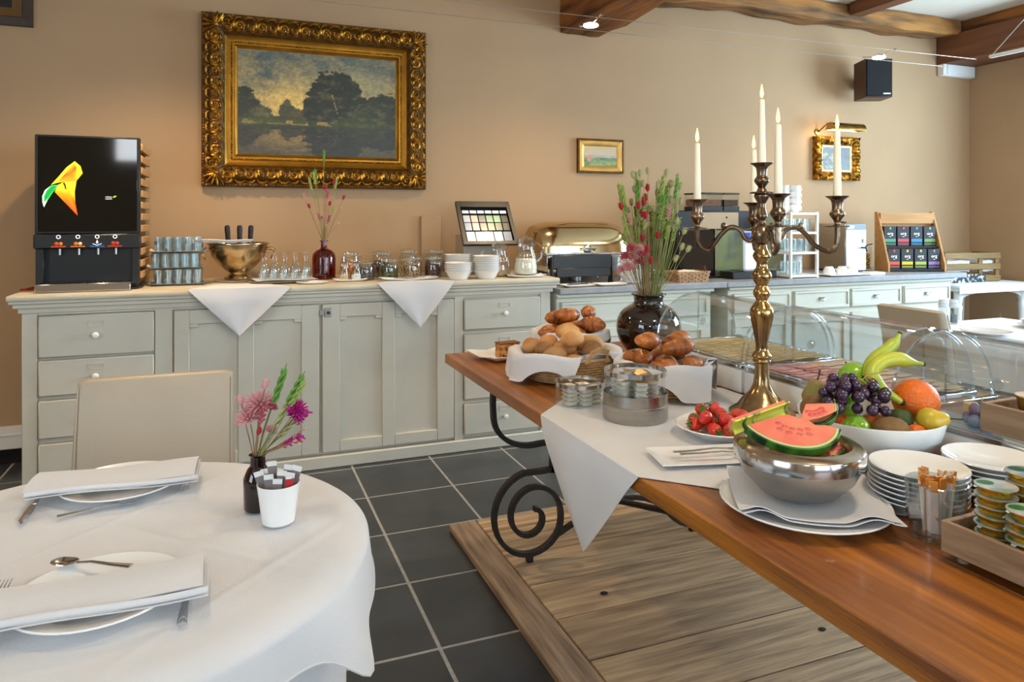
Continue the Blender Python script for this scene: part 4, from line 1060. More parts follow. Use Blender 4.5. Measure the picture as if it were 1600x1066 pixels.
# ------------------------------------------------------------------ woven basket with bread knife napkin
def woven(parent, w_, d_, h_, flare, rows=6, cols=(9, 6), mat=None):
    strip = MB(); mat = mat or M_wicker
    for r_ in range(rows):
        z0, z1 = h_*r_/rows, h_*(r_+1)/rows-.001; k = 1+flare*(r_+.5)/rows
        for side in range(4):
            n = cols[side % 2]; L = (w_ if side % 2 == 0 else d_)*k; D = (d_ if side % 2 == 0 else w_)*k
            for i in range(n):
                off = .003 if (i+r_) % 2 else -.001
                M = Matrix.Rotation(side*PI/2, 4, 'Z'); a, b = -L/2+L*i/n+.0008, -L/2+L*(i+1)/n-.0008
                strip.box((a, -D/2-off-.003, z0), (b, -D/2-off, z1), M)
    return strip
t = thing('bread_basket', 'small rectangular woven wood basket with a leather handle before the coffee machine', 'basket', (2.985, 4.22, ZC))
woven(t, .235, .15, .075, .14).build('weave', pm('split_wood', 'b5895c', .5, var=.35, scale=25, rand=0), t, smooth=False)
MB().box((-.115, -.073, .002), (.115, .073, .008)).build('base', M_wicker, t)
MB().tube([(.132, -.03, .07), (.134, -.02, .105), (.134, .02, .105), (.132, .03, .07)], [(.002, .009)]*4, 6).build('handle', pm('brown_leather', '4e2c1e', .5), t)
mb = MB()
for k in range(3): mb.tube([(-.09+.02*k, -.03+.035*k, .06), (.0, -.035+.035*k, .066), (.085-.01*k, -.03+.035*k, .06)], [.013, .016, .012], 10)
mb.build('napkin_roll', pm('cream_napkin', 'e6d6b8', .9, var=.05), t)
t = thing('glass_cloche', 'clear glass cloche with dark tray behind the woven basket', 'cloche', (2.79, 4.46, ZC))
MB().lathe([(.095, .02), (.094, .07), (.075, .115), (.04, .138), (.008, .145), (.008, .155), (.012, .165), (0, .172)], 26).build('dome', M_glassd, t)
MB().lathe([(0, 0), (.10, 0), (.105, .012), (.10, .019), (0, .019)], 26).build('base', M_black, t)
# ------------------------------------------------------------------ coffee machine
m_ = thing('coffee_machine', 'black and steel coffee machine with bean hoppers and reflective front', 'coffee machine', (3.375, 4.36, ZC))
MB().box((-.365, .01, .0), (.365, .44, .50)).build('housing', M_black, m_, bevel=.006)
MB().box((-.36, -.004, .02), (-.055, .009, .355)).build('side_door', pm('black_brown_gloss', '17110e', .15, var=.1, coat=.5), m_, bevel=.003)
MB().box((-.052, -.012, .01), (-.040, .009, .37)).build('steel_strip', M_chrome, m_)
MB().box((-.037, -.006, .012), (.205, .009, .355)).build('mirror_front', pm('smoked_mirror', '66706f', .25, metal=.9, col2='8f9a72', scale=4, lo=.5, hi=.62), m_, bevel=.003)  # greenish patches in the colour imitate reflections
pnl = MB().box((-.20, -.008, .365), (.165, .009, .487)).build('upper_panel', pm('beige_panel', 'b39a78', .35, var=.05), m_, bevel=.003)
MB().lathe([(0, 0), (.007, 0), (.007, .003), (0, .003)], 10, M=Matrix.Translation((.055, -.008, .45)) @ Matrix.Rotation(PI/2, 4, 'X')).build('keyhole', M_dark, pnl)
MB().box((.208, -.006, .03), (.36, .009, .355)).build('service_panel', pm('pale_panel', 'cfd6de', .3, var=.04), m_, bevel=.003)
MB().box((.215, -.0085, .295), (.275, -.0065, .335)).build('blue_badge', pm('blue_badge', '2f55c8', .3), m_)
MB().box((.23, -.009, .06), (.345, -.0065, .25)).build('lit_panel', emit('lit_white_panel', 'f2f6fa', .5), m_)
for k, (x0, x1, cc) in enumerate(((-.10, .085, '8a4a28'), (.10, .24, '3a2014'))):
    hp = MB().box((x0, .08, .535), (x1, .30, .625)).build('bean_hopper', M_glassd, m_)
    MB().box((x0+.006, .086, .537), (x1-.006, .294, .585)).build('coffee_beans', pm('beans_'+cc, cc, .6, var=.5, scale=60, bump=.8, bscale=70), hp)
    MB().box((x0-.004, .076, .6255), (x1+.004, .304, .638)).build('hopper_lid', M_black, hp, bevel=.002)
    MB().box((x0-.002, .078, .5005), (x1+.002, .302, .534)).build('hopper_base', M_black, hp)
MB().box((.0, -.15, .0), (.40, -.013, .055)).build('drip_tray', M_black, m_, bevel=.005)
MB().box((.10, -.145, .0555), (.39, -.02, .060)).build('drip_grid', pm('dark_steel', '59616a', .3, metal=.8), m_)
# ------------------------------------------------------------------ white shelf unit with glasses
s_ = thing('glass_shelf', 'small white open shelf unit beside the coffee machine', 'shelf', (3.955, 4.12, ZC))
SW, SD, SH = .27, .36, .49
for x in (-SW/2, SW/2-.02):
    for y in (0, SD-.02): MB().box((x, y, 0), (x+.02, y+.02, SH)).build('post', M_whitep, s_, bevel=.002)
for z in (.015, .185, .335, .478): MB().box((-SW/2+.001, .001, z-.008), (SW/2-.001, SD-.001, z+.008)).build('shelf_board', M_whitep, s_)
MB().box((-SW/2+.021, SD-.008, .02), (SW/2-.021, SD-.003, .48)).build('back_panel', glassm('pale_glass', 'cfe0de', .06), s_)
tum2 = None
for lv, z in ((0, .0232), (1, .1932), (2, .3432)):
    for a in range(2 if lv == 0 else 4):
        for b in range(2):
            loc = (3.955-.088+a*.056, 4.12+.05+b*.07, ZC+z)
            lb = 'clear glass tumbler on the %s shelf of the white unit' % ('bottom', 'middle', 'top')[lv]
            if tum2 is None:
                tum2 = thing('tumbler', lb, 'glass', loc, 0, 'tumblers on the white shelf unit')
                MB().lathe([(0, 0), (.020, 0), (.0265, .095), (.025, .095), (.0185, .006), (0, .006)], 14).build('glass_wall', M_glassd, tum2)
            else: dup(tum2, None, loc, label=lb)
disc_stack('saucer', 4.005, 4.285, ZC+.0232, 13, .062, .0102, 'white saucer in the white shelf unit', 'saucers on the white shelf unit', seg=22, hb=.012)
cup0 = None
def cup_parts(t, R=.042, h=.058):
    MB().lathe([(0, .003), (R*.55, 0), (R*.6, .004), (R*.9, h*.5), (R, h), (R*.95, h), (R*.84, h*.5), (R*.5, .008), (0, .007)], 20).build('cup_body', M_white, t)
    MB().tube([(R*.93, 0, h*.85), (R*1.35, 0, h*.85), (R*1.5, 0, h*.55), (R*1.25, 0, h*.3), (R*.84, 0, h*.3)], [(.003, .005)]*5, 7).build('handle', M_white, t)
for a in range(2):
    for k in range(4):
        loc = (3.905+a*.112, 4.29, ZC+.4868+k*.049)
        lb = 'white cup on the white unit, %s' % ('coffee machine side', 'urn side')[a]+ordl(k, 4)
        if cup0 is None:
            cup0 = thing('cup', lb, 'cup', loc, 0, 'cups stacked on the white unit'); cup_parts(cup0, .045, .06)
        else: dup(cup0, None, loc, label=lb)
# ------------------------------------------------------------------ tray with cups, urn, sweets jar
rect_dish('serving_tray', .40, .17, (4.40, 4.20, ZC), 'white rectangular tray with upturned cups in front of the urn', curl=.1, h_=.010, cat='tray')
c1 = None
for k, (dx, dy, a) in enumerate(((-.12, .01, -1.1), (-.005, -.005, -1.3), (.11, .01, .1))):
    loc = (4.40+dx, 4.20+dy, ZC+.0725)
    if c1 is None:
        c1 = thing('cup', 'upturned white cup on the rectangular tray in front of the urn', 'cup', loc, a, 'upturned cups on the tray'); cup_parts(c1, .048, .062); c1.rotation_euler = (PI, 0, a)
    else: dup(c1, None, loc, rot=(PI, 0, a))
tag(MB().box((4.64, 4.15, ZC), (4.80, 4.24, ZC+.02)).build('white_box', M_whitep, bevel=.003), 'flat white box lying beside the cup tray', 'box')
u_ = thing('hot_water_urn', 'square steel hot water urn with a front tap and grey header', 'urn', (4.79, 4.43, ZC))
MB().box((-.11, 0, .008), (.11, .32, .40)).build('body', M_steel, u_, bevel=.008)
MB().box((-.10, .02, 0), (.10, .30, .008)).build('foot', M_black, u_)
MB().box((-.106, -.006, .02), (.106, -.0005, .345)).build('front_panel', pm('satin_white_steel', 'cfdcea', .3, metal=.3, var=.04), u_)
MB().box((-.106, -.006, .346), (.106, -.0005, .398)).build('header', pm('slate_header', '5a6670', .4), u_)
for q in range(2): MB().box((-.095+.002*q, -.0072, .374-.014*q), (-.02-.006*q, -.0062, .383-.014*q)).build('printed_line', M_wprint, u_)
MB().box((.06, -.009, .24), (.08, -.006, .275)).build('gauge', M_black, u_)
tp = MB().tube([(.06, -.006, .20), (.06, -.05, .20), (.06, -.06, .17)], [.008, .009, .007], 8).build('tap', M_black, u_)
MB().tube([(.055, -.045, .21), (.075, -.055, .225), (.115, -.06, .232)], [.006, .005, .006], 8).build('tap_lever', M_black, tp)
MB().lathe([(0, 0), (.045, 0), (.05, .012), (.02, .02), (0, .02)], 16, c=(0, .16, .4005)).build('lid_knob', M_black, u_)
t = thing('sweets_jar', 'round glass jar of gold-wrapped sweets beside the tea stand', 'jar', (5.075, 4.63, ZC))
MB().lathe([(0, .002), (.076, 0), (.08, .008), (.08, .20), (.078, .20), (.0765, .01), (0, .008)], 26).build('glass_wall', M_glass, t)
M_sweet = pm('gold_wrapper', 'd8a83a', .25, metal=.8, var=.3, rand=.2)
sw = MB().ball((0, 0, 0), (.019, .015, .015), 8, 6).build('wrapped_sweet', M_sweet, t)
rr = random.Random(4); k = 0
for L in range(5):
    for i in range(7 if L % 2 else 8):
        a = i*2*PI/8+L*.4; R = .052 if i else .0
        o = sw if k == 0 else sw.copy()
        if k: C.objects.link(o); o.parent = t
        o.location = (R*math.cos(a), R*math.sin(a), .026+L*.026); o.rotation_euler = (rr.uniform(0, 3), rr.uniform(0, 3), rr.uniform(0, 3)); k += 1
# ------------------------------------------------------------------ tea stand
T_ = thing('tea_stand', 'bamboo two-shelf stand for tea boxes on the counter', 'stand', (5.325, 4.37, ZC), math.radians(-21))
for s in (-1, 1): MB().prism([(-.12, 0), (.10, 0), (.10, .50), (.055, .50), (-.12, .06)], s*.235-.008, s*.235+.008, 'x').build('side_panel', M_bamboo, T_, fixn=True, bevel=.002)
MB().box((-.226, .06, .02), (.226, .075, .49)).build('back_panel', M_bamboo, T_)
MB().box((-.226, .03, .40), (.226, .058, .49)).build('top_board', M_bamboo, T_)
MB().box((-.226, -.11, .008), (.226, .058, .022)).build('shelf_board', M_black, T_)
MB().box((-.226, -.04, .198), (.226, .058, .210)).build('shelf_board', M_black, T_)
tb0 = None
TEA = [('4f9e78', '5fb08a', 'green-banded'), ('d84454', 'e04858', 'red-banded'), ('2a8fc8', '36a0d8', 'blue-banded'), ('78a050', '9aa08a', 'olive-banded'),
       ('d8543c', 'd04848', 'orange-banded'), ('d8c416', 'e0d020', 'yellow-banded'), ('a8bc4a', 'c0cc60', 'lime-banded'), ('9a78b8', '8a86a0', 'purple-banded')]
M_teabox = pm('charcoal_card', '30343a', .5, var=.12)
for k, (bc, dc, nm) in enumerate(TEA):
    row = 0 if k < 4 else 1; i = k % 4
    lx, ly, lz = -.168+i*.112, (-.012 if row == 0 else -.072), (.2105 if row == 0 else .0225)
    Mx = T_.matrix_basis @ Matrix.Translation((lx, ly, lz))
    t = thing('tea_box', 'charcoal %s tea box on the %s shelf of the bamboo stand' % (nm, ('upper', 'lower')[row]), 'tea box', Mx.translation, math.radians(-21), 'tea boxes')
    MB().box((-.05, 0, 0), (.05, .065, .165)).build('box_body', M_teabox, t, bevel=.002)
    MB().box((-.046, -.002, .035), (.046, -.0002, .06)).build('colour_band', pm('band_'+bc, bc, .5, var=.03), t)
    MB().box((-.046, -.0015, .012), (.046, -.0002, .022)).build('lower_band', pm('bandd_'+bc, bc, .6, var=.5), t)
    MB().ball((0, -.001, .148), (.009, .002, .012), 10, 6).build('leaf_mark', pm('mark_'+dc, dc, .5, var=.03), t)
    text('org', .036, M_wprint, t, (0, -.0012, .094), (PI/2, 0, 0))
    MB().prism([(-.012, .083), (0, .076), (.012, .083), (0, .080)], -.0012, -.0002, 'y').build('logo_curve', M_wprint, t, fixn=True)
# ------------------------------------------------------------------ white side table in the corner with wooden crate
t = thing('side_table', 'white painted side table with curved apron in the corner', 'table', (6.07, 4.45, 0))
MB().box((-.44, -.30, .81), (.44, .34, .84)).build('tabletop', M_whitep, t, bevel=.006)
ap = [(-.40, .81), (-.40, .70)]+[(lerp(-.34, .34, k/10), .74+.035*math.sin(PI*k/10)**.5) for k in range(11)]+[(.40, .70), (.40, .81)]
MB().prism(ap, -.27, -.25, 'y').build('apron', M_whitep, t, fixn=True)
for sx in (-1, 1):
    for sy in (-.26, .30): MB().lathe([(.022, 0), (.026, .05), (.02, .4), (.028, .62), (.034, .66), (.026, .68), (.034, .72), (.034, .809)], 14, c=(sx*.40, sy, 0)).build('leg', M_whitep, t)
mb = MB()
def tcl(u, v):
    X, Y = lerp(-.53, .58, u), lerp(-.40, .335, v); dx = max(0, abs(X)-.482); dy = max(0, -.336-Y)
    return (math.copysign(min(abs(X), .482), X), max(Y, -.336), .8425-max(dx, dy))
mb.grid(tcl, 32, 26); o = mb.build('tablecloth', M_linen, thick=.0015, loc=(6.07, 4.45, 0)); tag(o, 'white runner cloth on the corner side table', 'tablecloth')
t = thing('wooden_crate', 'brown wooden crate holding folded napkins on the corner side table', 'crate', (6.10, 4.50, .8445), math.radians(-8))
for z in (.0, .105, .20):
    MB().box((-.30, -.15, z+.004), (.30, -.135, z+.055)).build('slat', pm('brown_crate_wood', '8a6a36', .6, var=.3, scale=4, stretch=(1, 8, 8)), t, bevel=.002)
    MB().box((-.30, .135, z+.004), (.30, .15, z+.055)).build('slat', MATS['brown_crate_wood'], t, bevel=.002)
    for s in (-1, 1): MB().box((s*.30-.0075, -.134, z+.004), (s*.30+.0075, .134, z+.055)).build('slat', MATS['brown_crate_wood'], t, bevel=.002)
for x in (-.28, .10, .28):
    MB().box((x-.02, -.134, .0), (x+.02, -.12, .25)).build('post', MATS['brown_crate_wood'], t)
MB().box((-.29, -.118, .0), (.29, .134, .012)).build('base', MATS['brown_crate_wood'], t)
for k, (x, w_) in enumerate(((-.13, .27), (.19, .15))):
    for q in range(3):
        mb = MB(); mb.grid(lambda u, v: ((u-.5)*w_, (v-.5)*.22, .004*math.sin(u*9+q)), 8, 4)
        o = mb.build('napkin', M_linen, thick=.03, loc=(6.10+x, 4.50-x*.14,   .8445+.05+q*.068)); o.rotation_euler = (0, 0, math.radians(-8))
        tag(o, 'folded white napkin pile in the brown crate, the %s stack' % ('wider', 'narrower')[k], 'napkin', 'napkins in the crate')
M_check = pm('dark_checked_cloth', '2c323a', .8, col2='b8b4a8', scale=30, stretch=(1, .2, 1), lo=.42, hi=.5)
mb = MB(); mb.grid(lambda u, v: (lerp(5.70, 6.20, u), 4.33, lerp(.8445, .915, v)), 10, 3); o = mb.build('checked_box', M_check, thick=.008)
tag(o, 'dark checked folded cloth leaning before the brown crate', 'cloth')
# ================================================================== BUFFET TABLE
TZ = .78; TX0, TX1, TYN, TYF = .908, 2.10, .06, 3.154
bt = thing('buffet_table', 'long varnished wooden buffet table on wrought iron scroll legs', 'table', (1.5, 1.6, .03))
def bl(p): return (p[0]-1.5, p[1]-1.6, p[2]-.03)
n = 4
for k in range(n):
    a, b = lerp(TX0, TX1, k/n), lerp(TX0, TX1, (k+1)/n)
    MB().box(bl((a+.0006, TYN, TZ-.042)), bl((b-.0006, TYF, TZ))).build('tabletop_board', M_tablewood, bt, bevel=.004 if 0 else .003)
def iron(name, pts, w_=.016, parent=bt):
    return MB().tube([bl(q) for q in pts], [(w_*1.15, .013)]*len(pts), 4, flat=(0, 1, 0)).build(name, M_iron, parent, angle=30)
def arc(cx, cz, r, a0, a1, y, mir, n=18):
    return [(mir(cx+r*math.cos(math.radians(lerp(a0, a1, i/n)))), y, cz+r*math.sin(math.radians(lerp(a0, a1, i/n)))) for i in range(n+1)]
CXT = 1.493
for (ly, nm) in ((2.62, 'far'), (.56, 'near')):
    for sgn in (1, -1):
        mir = (lambda x: x) if sgn > 0 else (lambda x: 2*CXT-x)
        up = [(mir(.952), ly, .737), (mir(.949), ly, .68), (mir(.952), ly, .62)]+[(mir(1.115+.165*math.cos(math.radians(a))*.98), ly, .62+.125*math.sin(math.radians(a))) for a in range(190, 276, 8)]+[(mir(1.16), ly, .498), (mir(1.205), ly, .497)]
        iron('leg', up)
        iron('leg_post', [(mir(1.205), ly, .51), (mir(1.205), ly, .375)])
        # lower scroll: from the post over the top, round to the foot, then spiralling in
        low = [(mir(1.205), ly, .388), (mir(1.16), ly, .386)]
        N = 60
        for i in range(N+1):
            t = i/N; a = math.radians(100+t*690); r = lerp(.168, .152, t/.333) if t < .333 else lerp(.152, .036, ((t-.333)/.667)**.8)
            cx, cz = lerp(1.108, 1.112, t), lerp(.222, .205, t)
            low.append((mir(cx+r*math.cos(a)*.95), ly, cz+r*math.sin(a)))
        iron('leg_scroll', low)
        MB().box(bl((mir(1.105)-.012, ly-.012, .0305)), bl((mir(1.105)+.012, ly+.012, .066))).build('foot', M_iron, bt)
    st = [(1.215, ly, .115)]+[(lerp(1.225, 1.77, t), ly, .12+.10*math.sin(PI*.5*min(1, t*1.6))-.10*max(0, t-.62)**2*6.9) for t in [k/12 for k in range(1, 13)]]
    iron('stretcher', st, .012)
    MB().box(bl((1.0, ly-.02, TZ-.056)), bl((1.98, ly+.02, TZ-.0425))).build('cross_bar', M_iron, bt)
MB().tube([bl((CXT, 2.62, .22)), bl((CXT, 2.2, .33)), bl((CXT, 1.6, .36)), bl((CXT, 1.0, .33)), bl((CXT, .56, .22))], .012, 8).build('long_stretcher', M_iron, bt)
# ------------------------------------------------------------------ diagonal white cloth
ZB = TZ+.0038
mb = MB(); tipx, tipy, L = .62, 1.762, 1.0
A_, B_ = (TX0-.004, 2.052), (TX0-.004, 1.472)
d = L*.7071
poly = [(A_[0], A_[1]), (B_[0], B_[1]), (tipx+d, tipy-d), (1.662, tipy-2*d+1.662-tipx), (1.662, tipy+2*d-1.662+tipx), (tipx+d, tipy+d)]
# flat part, subdivided fan
mb.v += [(x, y, TZ+.0020) for x, y in poly]; mb.f.append((0, 1, 2, 3, 4, 5))
def hang(u, v):
    y = lerp(lerp(A_[1], B_[1], u), 1.735, v); z = lerp(TZ+.0020, .492, v)
    return (TX0-.004-.012*math.sin(min(1, v*4)*PI/2)-.016*math.sin(u*PI*1.6+.4)*v*(1-v)*2.2, y, z)
mb.grid(hang, 16, 16)
o = mb.build('table_linen', M_linen, thick=.0014, angle=60); tag(o, 'white linen cloth laid diagonally on the buffet table, its corner hanging over the edge', 'tablecloth')
# ------------------------------------------------------------------ cake plate
mb = MB(); mb.grid(lambda u, v: ((u-.5)*.23, (v-.5)*.23, .002+.026*max(0, max(abs(u-.5), abs(v-.5))*2-.55)**1.4/.45**1.4*(.55+.45*min(1, abs(u-.5)*2*abs(v-.5)*2*1.3))), 18, 18)
o = mb.build('square_plate', M_white, thick=.003, angle=70, loc=(1.115, 2.965, TZ+.0035)); o.rotation_euler = (0, 0, .25); tag(o, 'square white plate with a slice of cake at the table end', 'plate')
M_cake = pm('fruit_cake', 'c58a4a', .85, col2='8a5022', scale=45, bump=.6, bscale=60, lo=.4, hi=.55)
t = thing('cake_slice', 'golden fruit cake slice on the square white plate', 'cake', (1.145, 2.955, TZ+.0068), .12)
MB().box((-.055, -.028, 0), (.045, .028, .06)).build('crumb', M_cake, t, bevel=.006, seg=2)
MB().box((-.056, -.029, .0605), (.046, .029, .066)).build('crust', pm('cake_crust', '8a4e20', .7, var=.3, scale=40), t, bevel=.002)
for k in range(7): MB().ball((-.04+.014*k, -.0285, .012+.036*((k*5) % 7)/7), (.006, .002, .0045), 7, 5).build('raisin', pm('raisin', '2c1510', .6), t)
# ------------------------------------------------------------------ baskets with napkin liners
def wicker_basket(name, label, loc, rx, ry, h, rz=0, handles=True, rows=9):
    t = thing(name, label, 'basket', loc, rz)
    mb = MB()
    for r_ in range(rows):
        k = .72+.28*(r_/(rows-1))**.8; n = 44
        mb.tube([(rx*k*math.cos(2*PI*i/n)*(1+.012*(-1)**(i+r_)), ry*k*math.sin(2*PI*i/n)*(1+.012*(-1)**(i+r_)), .006+h*r_/(rows-1)) for i in range(n)], h/rows*.48, 5, closed=True)
    tag(mb.build('weave', M_wicker, t), kind='stuff')
    mb = MB()
    for i in range(22):
        a = 2*PI*i/22; mb.tube([(rx*(.72+.28*q**.8)*math.cos(a), ry*(.72+.28*q**.8)*math.sin(a), .003+h*q) for q in (0, .5, 1)], .0022, 4)
    mb.build('uprights', M_wicker, t)
    MB().lathe([(0, .001), (.72*rx, .001), (.72*rx, .006), (0, .006)], 26, sy=ry/rx).build('base', M_wicker, t)
    MB().tube([(rx*1.005*math.cos(2*PI*i/32), ry*1.005*math.sin(2*PI*i/32), h+.006) for i in range(32)], .006, 6, closed=True).build('rim', M_wicker, t)
    if handles:
        s = -1
        mb = MB()
        for q in range(5): mb.tube([(-.055+.004*q, -ry*.98, h), (-.04, -ry*1.03-.002*q, h+.028+.004*q), (.0, -ry*1.05, h+.04+.004*q), (.04, -ry*1.03-.002*q, h+.028+.004*q), (.055-.004*q, -ry*.98, h)], .0032, 5)
        h_ = mb.build('handle', M_wicker, t); h_.rotation_euler = (0, 0, math.radians(28)); h_.location = (.03, .0, 0)
    return t
def liner(name, label, loc, rx, ry, h, rz, drop, gaps, seed):
    """square napkin pressed into a basket, its flaps folded over the rim"""
    r = random.Random(seed); ph = r.uniform(0, 6); mb = MB()
    def fn(u, v):
        a = 2*PI*u
        sq = 1/max(abs(math.cos(a+.4)), abs(math.sin(a+.4)))       # square outline, corners reach farther
        dr = 1
        for g0, g1 in gaps:
            dd = abs((math.degrees(a)-(g0+g1)/2+180) % 360-180)
            dr = min(dr, max(.0, min(1, (dd-(g1-g0)/2)/14)))
        D = drop*(.45+1.5*(sq-1)/.414)*max(0, dr-.3)/.7
        if v < .35:
            q = v/.35; k = (.64*q); return (rx*k*math.cos(a), ry*k*math.sin(a), .016)
        if v < .65:
            q = (v-.35)/.30; k = .64+.26*q+.012*math.sin(a*9+ph)*q; return (rx*k*math.cos(a), ry*k*math.sin(a), .016+(h+.006)*q+.006*math.sin(a*5+ph)*q)
        q = (v-.65)/.35; out = .90+.235*math.sin(min(1, q*4)*PI/2)*min(1, dr*4)+(.04+.11*((sq-1)/.414)**2)*q*dr+(.028*math.sin(a*7+ph)+.018*math.sin(a*11+2*ph))*q*dr
        z = h+.022+.006*math.sin(a*5+ph)*(1-q)+.006*math.sin(min(1, q*4)*PI)-D*max(0, q-.22)/.78
        return (rx*out*math.cos(a), ry*out*math.sin(a), max(.009, z))
    mb.grid(fn, 96, 26, wrapu=True)
    o = mb.build(name, M_linen, thick=.0012, angle=70, loc=loc); o.location.z += .0015; o.rotation_euler = (0, 0, rz)
    for v in o.data.vertices:
        L = math.hypot(v.co.x/rx, v.co.y/ry)
        if L > 1.5: v.co.x *= 1.5/L; v.co.y *= 1.5/L
        v.co.z = min(h+.05, max(.003, v.co.z))
    return tag(o, label, 'napkin')
RB = (1.205, 2.495, ZB)
wicker_basket('bread_basket', 'oval wicker basket of bread rolls on the buffet table', (*RB[:2], ZB), .198, .160, .085, math.radians(-20))
liner('napkin_liner', 'white napkin lining the basket of bread rolls', RB, .193, .156, .085, math.radians(-20), .11, [(284, 312)], 2)
CB = (1.455, 2.968, TZ+.0006)
wicker_basket('croissant_basket', 'round wicker basket of croissants at the far end of the buffet table', CB, .165, .145, .085, math.radians(-20), False)
liner('napkin_liner', 'white napkin lining the basket of croissants', CB, .16, .14, .085, math.radians(-20), .075, [], 5)
PB = (1.415, 2.125, ZB)
wicker_basket('pastry_basket', 'round wicker basket of chocolate pastries beside the brass candelabra', PB, .165, .140, .098, math.radians(-20), False)
liner('napkin_liner', 'white napkin lining the basket of chocolate pastries', PB, .16, .136, .098, math.radians(-20), .12, [(322, 356)], 9)
# rolls
M_roll = pm('pale_roll_crust', 'dfae70', .75, col2='b97c42', scale=10, bump=.1, bscale=50, rand=.12)
M_rollb = pm('floured_brown_roll', 'b58a5c', .85, col2='8f6238', scale=12, bump=.15, bscale=80, rand=.1)
def roll(loc, r, rz, mat, label, tilt=0, split=False):
    t = thing('bread_roll', label, 'bread roll', loc, rz, 'rolls in the bread basket'); t.rotation_euler = (tilt, 0, rz)
    mb = MB(); mb.ball((0, 0, 0), r, 18, 12)
    if split: mb.v = [(x, y-(.12*y)*0, z-(.006*math.exp(-(y/.008)**2) if z > 0 else 0)) for x, y, z in mb.v]
    mb.v = [(x, y, z*(1 if z > 0 else .75)) for x, y, z in mb.v]
    mb.build('crust', mat, t)
def bp(c, rz, dx, dy, dz):  # point in a basket's own frame
    a = rz; return (c[0]+dx*math.cos(a)-dy*math.sin(a), c[1]+dx*math.sin(a)+dy*math.cos(a), c[2]+dz)
rz = math.radians(-20)
RL = [(-.105, -.045, .075, .048, .036, .032, 0, 0), (-.035, -.075, .078, .052, .038, .034, 1, .2), (.045, -.062, .078, .052, .042, .035, 0, .5), (.115, -.03, .078, .042, .036, .032, 1, 1.2), (-.10, .035, .078, .046, .036, .032, 1, .9), (-.02, .0, .105, .055, .042, .036, 0, .4), (.065, .022, .108, .056, .044, .037, 0, -.4), (.025, .085, .085, .05, .038, .034, 0, .2), (-.05, .09, .08, .046, .036, .032, 0, 1.0), (.125, .05, .085, .05, .034, .03, 1, 1.0), (-.075, -.005, .103, .036, .030, .028, 1, .1), (.0, -.03, .15, .05, .04, .036, 0, .3), (.07, -.03, .15, .046, .038, .034, 1, .8), (-.06, .04, .15, .048, .038, .034, 0, 1.4), (.03, .05, .16, .05, .04, .035, 0, -.3), (-.12, .0, .14, .044, .036, .032, 0, .5)]
its = []
for (dx, dy, dz, a, b, c2_, mt, ro) in RL:
    q = a-b; its.append([Vector(bp(RB, rz, dx*1.0, dy*1.0, dz+.02)), rotv([(Vector((k*q, 0, 0)), b*.985) for k in (-1, 0, 1)], (0, 0, ro))])
settle(its, RB, lambda z: .122+.32*max(0, z-.02), .82, .022, rim=.10)
for (dx, dy, dz, a, b, c2_, mt, ro), it in zip(RL, its):
    roll(it[0], (a, b, c2_*1.1), ro, (M_roll, M_rollb)[mt], ('golden bread roll in the napkin-lined bread basket', 'floury brown bread roll in the napkin-lined bread basket')[mt], split=not mt)
# croissants: segmented crescent
M_crois = pm('croissant_crust', 'c4722a', .45, col2='7a3a10', scale=14, bump=.25, bscale=50, stretch=(3, 1, 1), coat=.25, rand=.14, lo=.3, hi=.62)
M_choc = pm('chocolate', '2b140c', .4, var=.2)
def croissant_mb(L=.13, R=.03, bend=.9, raw=False):
    pts = []; rad = []; n = 46
    for i in range(n+1):
        t = i/n; a = (t-.5)*2*bend; rr = R*(math.sin(PI*(.04+.92*t))**.75)*(1+.10*abs(math.sin(t*PI*4.5))-.05)
        pts.append((L/2/bend*math.sin(a), L/2/bend*(1-math.cos(a)), 0)); rad.append((max(.004, rr), max(.004, rr*1.08)))
    return (pts, rad) if raw else MB().tube(pts, rad, 12, flat=(0, 0, 1))
cm = None
CR = [(-.075, -.045, .085, .2, 0), (.01, -.065, .088, -.5, .1), (.085, -.03, .088, .9, 0), (-.07, .045, .086, 2.2, 0), (.07, .05, .086, 2.8, 0), (.0, .0, .128, .3, .25), (.055, .0, .125, 1.5, -.2), (-.045, .015, .125, -1.0, 0), (.005, .015, .165, .0, .15), (-.06, -.04, .16, .8, .1), (.06, -.045, .165, 2.4, -.1), (.08, .04, .16, 1.2, .1), (-.02, .06, .17, 3.0, 0)]
ch_ = chain(*croissant_mb(.135, .033, .9, True))
its = [[Vector(bp(CB, rz, dx, dy, dz)), rotv(ch_, (ti, ti*.5, ro))] for dx, dy, dz, ro, ti in CR]
settle(its, CB, lambda z: .110+.32*max(0, z-.02), .87, .02, rim=.10)
for k, (dx, dy, dz, ro, ti) in enumerate(CR):
    loc = its[k][0]
    if cm is None:
        cm = tag(croissant_mb(.135, .033, .9).build('croissant', M_crois, loc=loc), 'golden brown croissant in the napkin-lined basket', 'croissant', 'croissants in the basket'); o = cm
    else: o = cm.copy(); C.objects.link(o); o.location = loc
    o.rotation_euler = (ti, ti*.5, ro); 
pm0 = None
CP = [(-.085, -.01, .105, .5, .2), (-.02, -.055, .10, .15, .0), (.055, -.05, .10, -.4, 0), (-.06, .05, .10, 1.0, .1), (.05, .04, .10, 2.0, 0), (-.05, .01, .148, .75, .1), (.025, -.01, .142, .0, -.1), (.11, .0, .125, .9, .2), (-.01, .05, .17, 2.5, .1), (.06, .03, .18, .4, -.1), (-.09, .04, .17, 1.6, 0)]
ppts, prad = [], []
for i in range(31):
    q = i/30; ppts.append(((q-.5)*.125, .012*math.cos(q*PI*2), .004*math.sin(q*PI))); rr = .031*math.sin(PI*(.06+.88*q))**.6*(1+.09*abs(math.sin(q*PI*4))); prad.append((max(.004, rr*.9), max(.004, rr*1.1)))
ch_ = chain(ppts, prad)
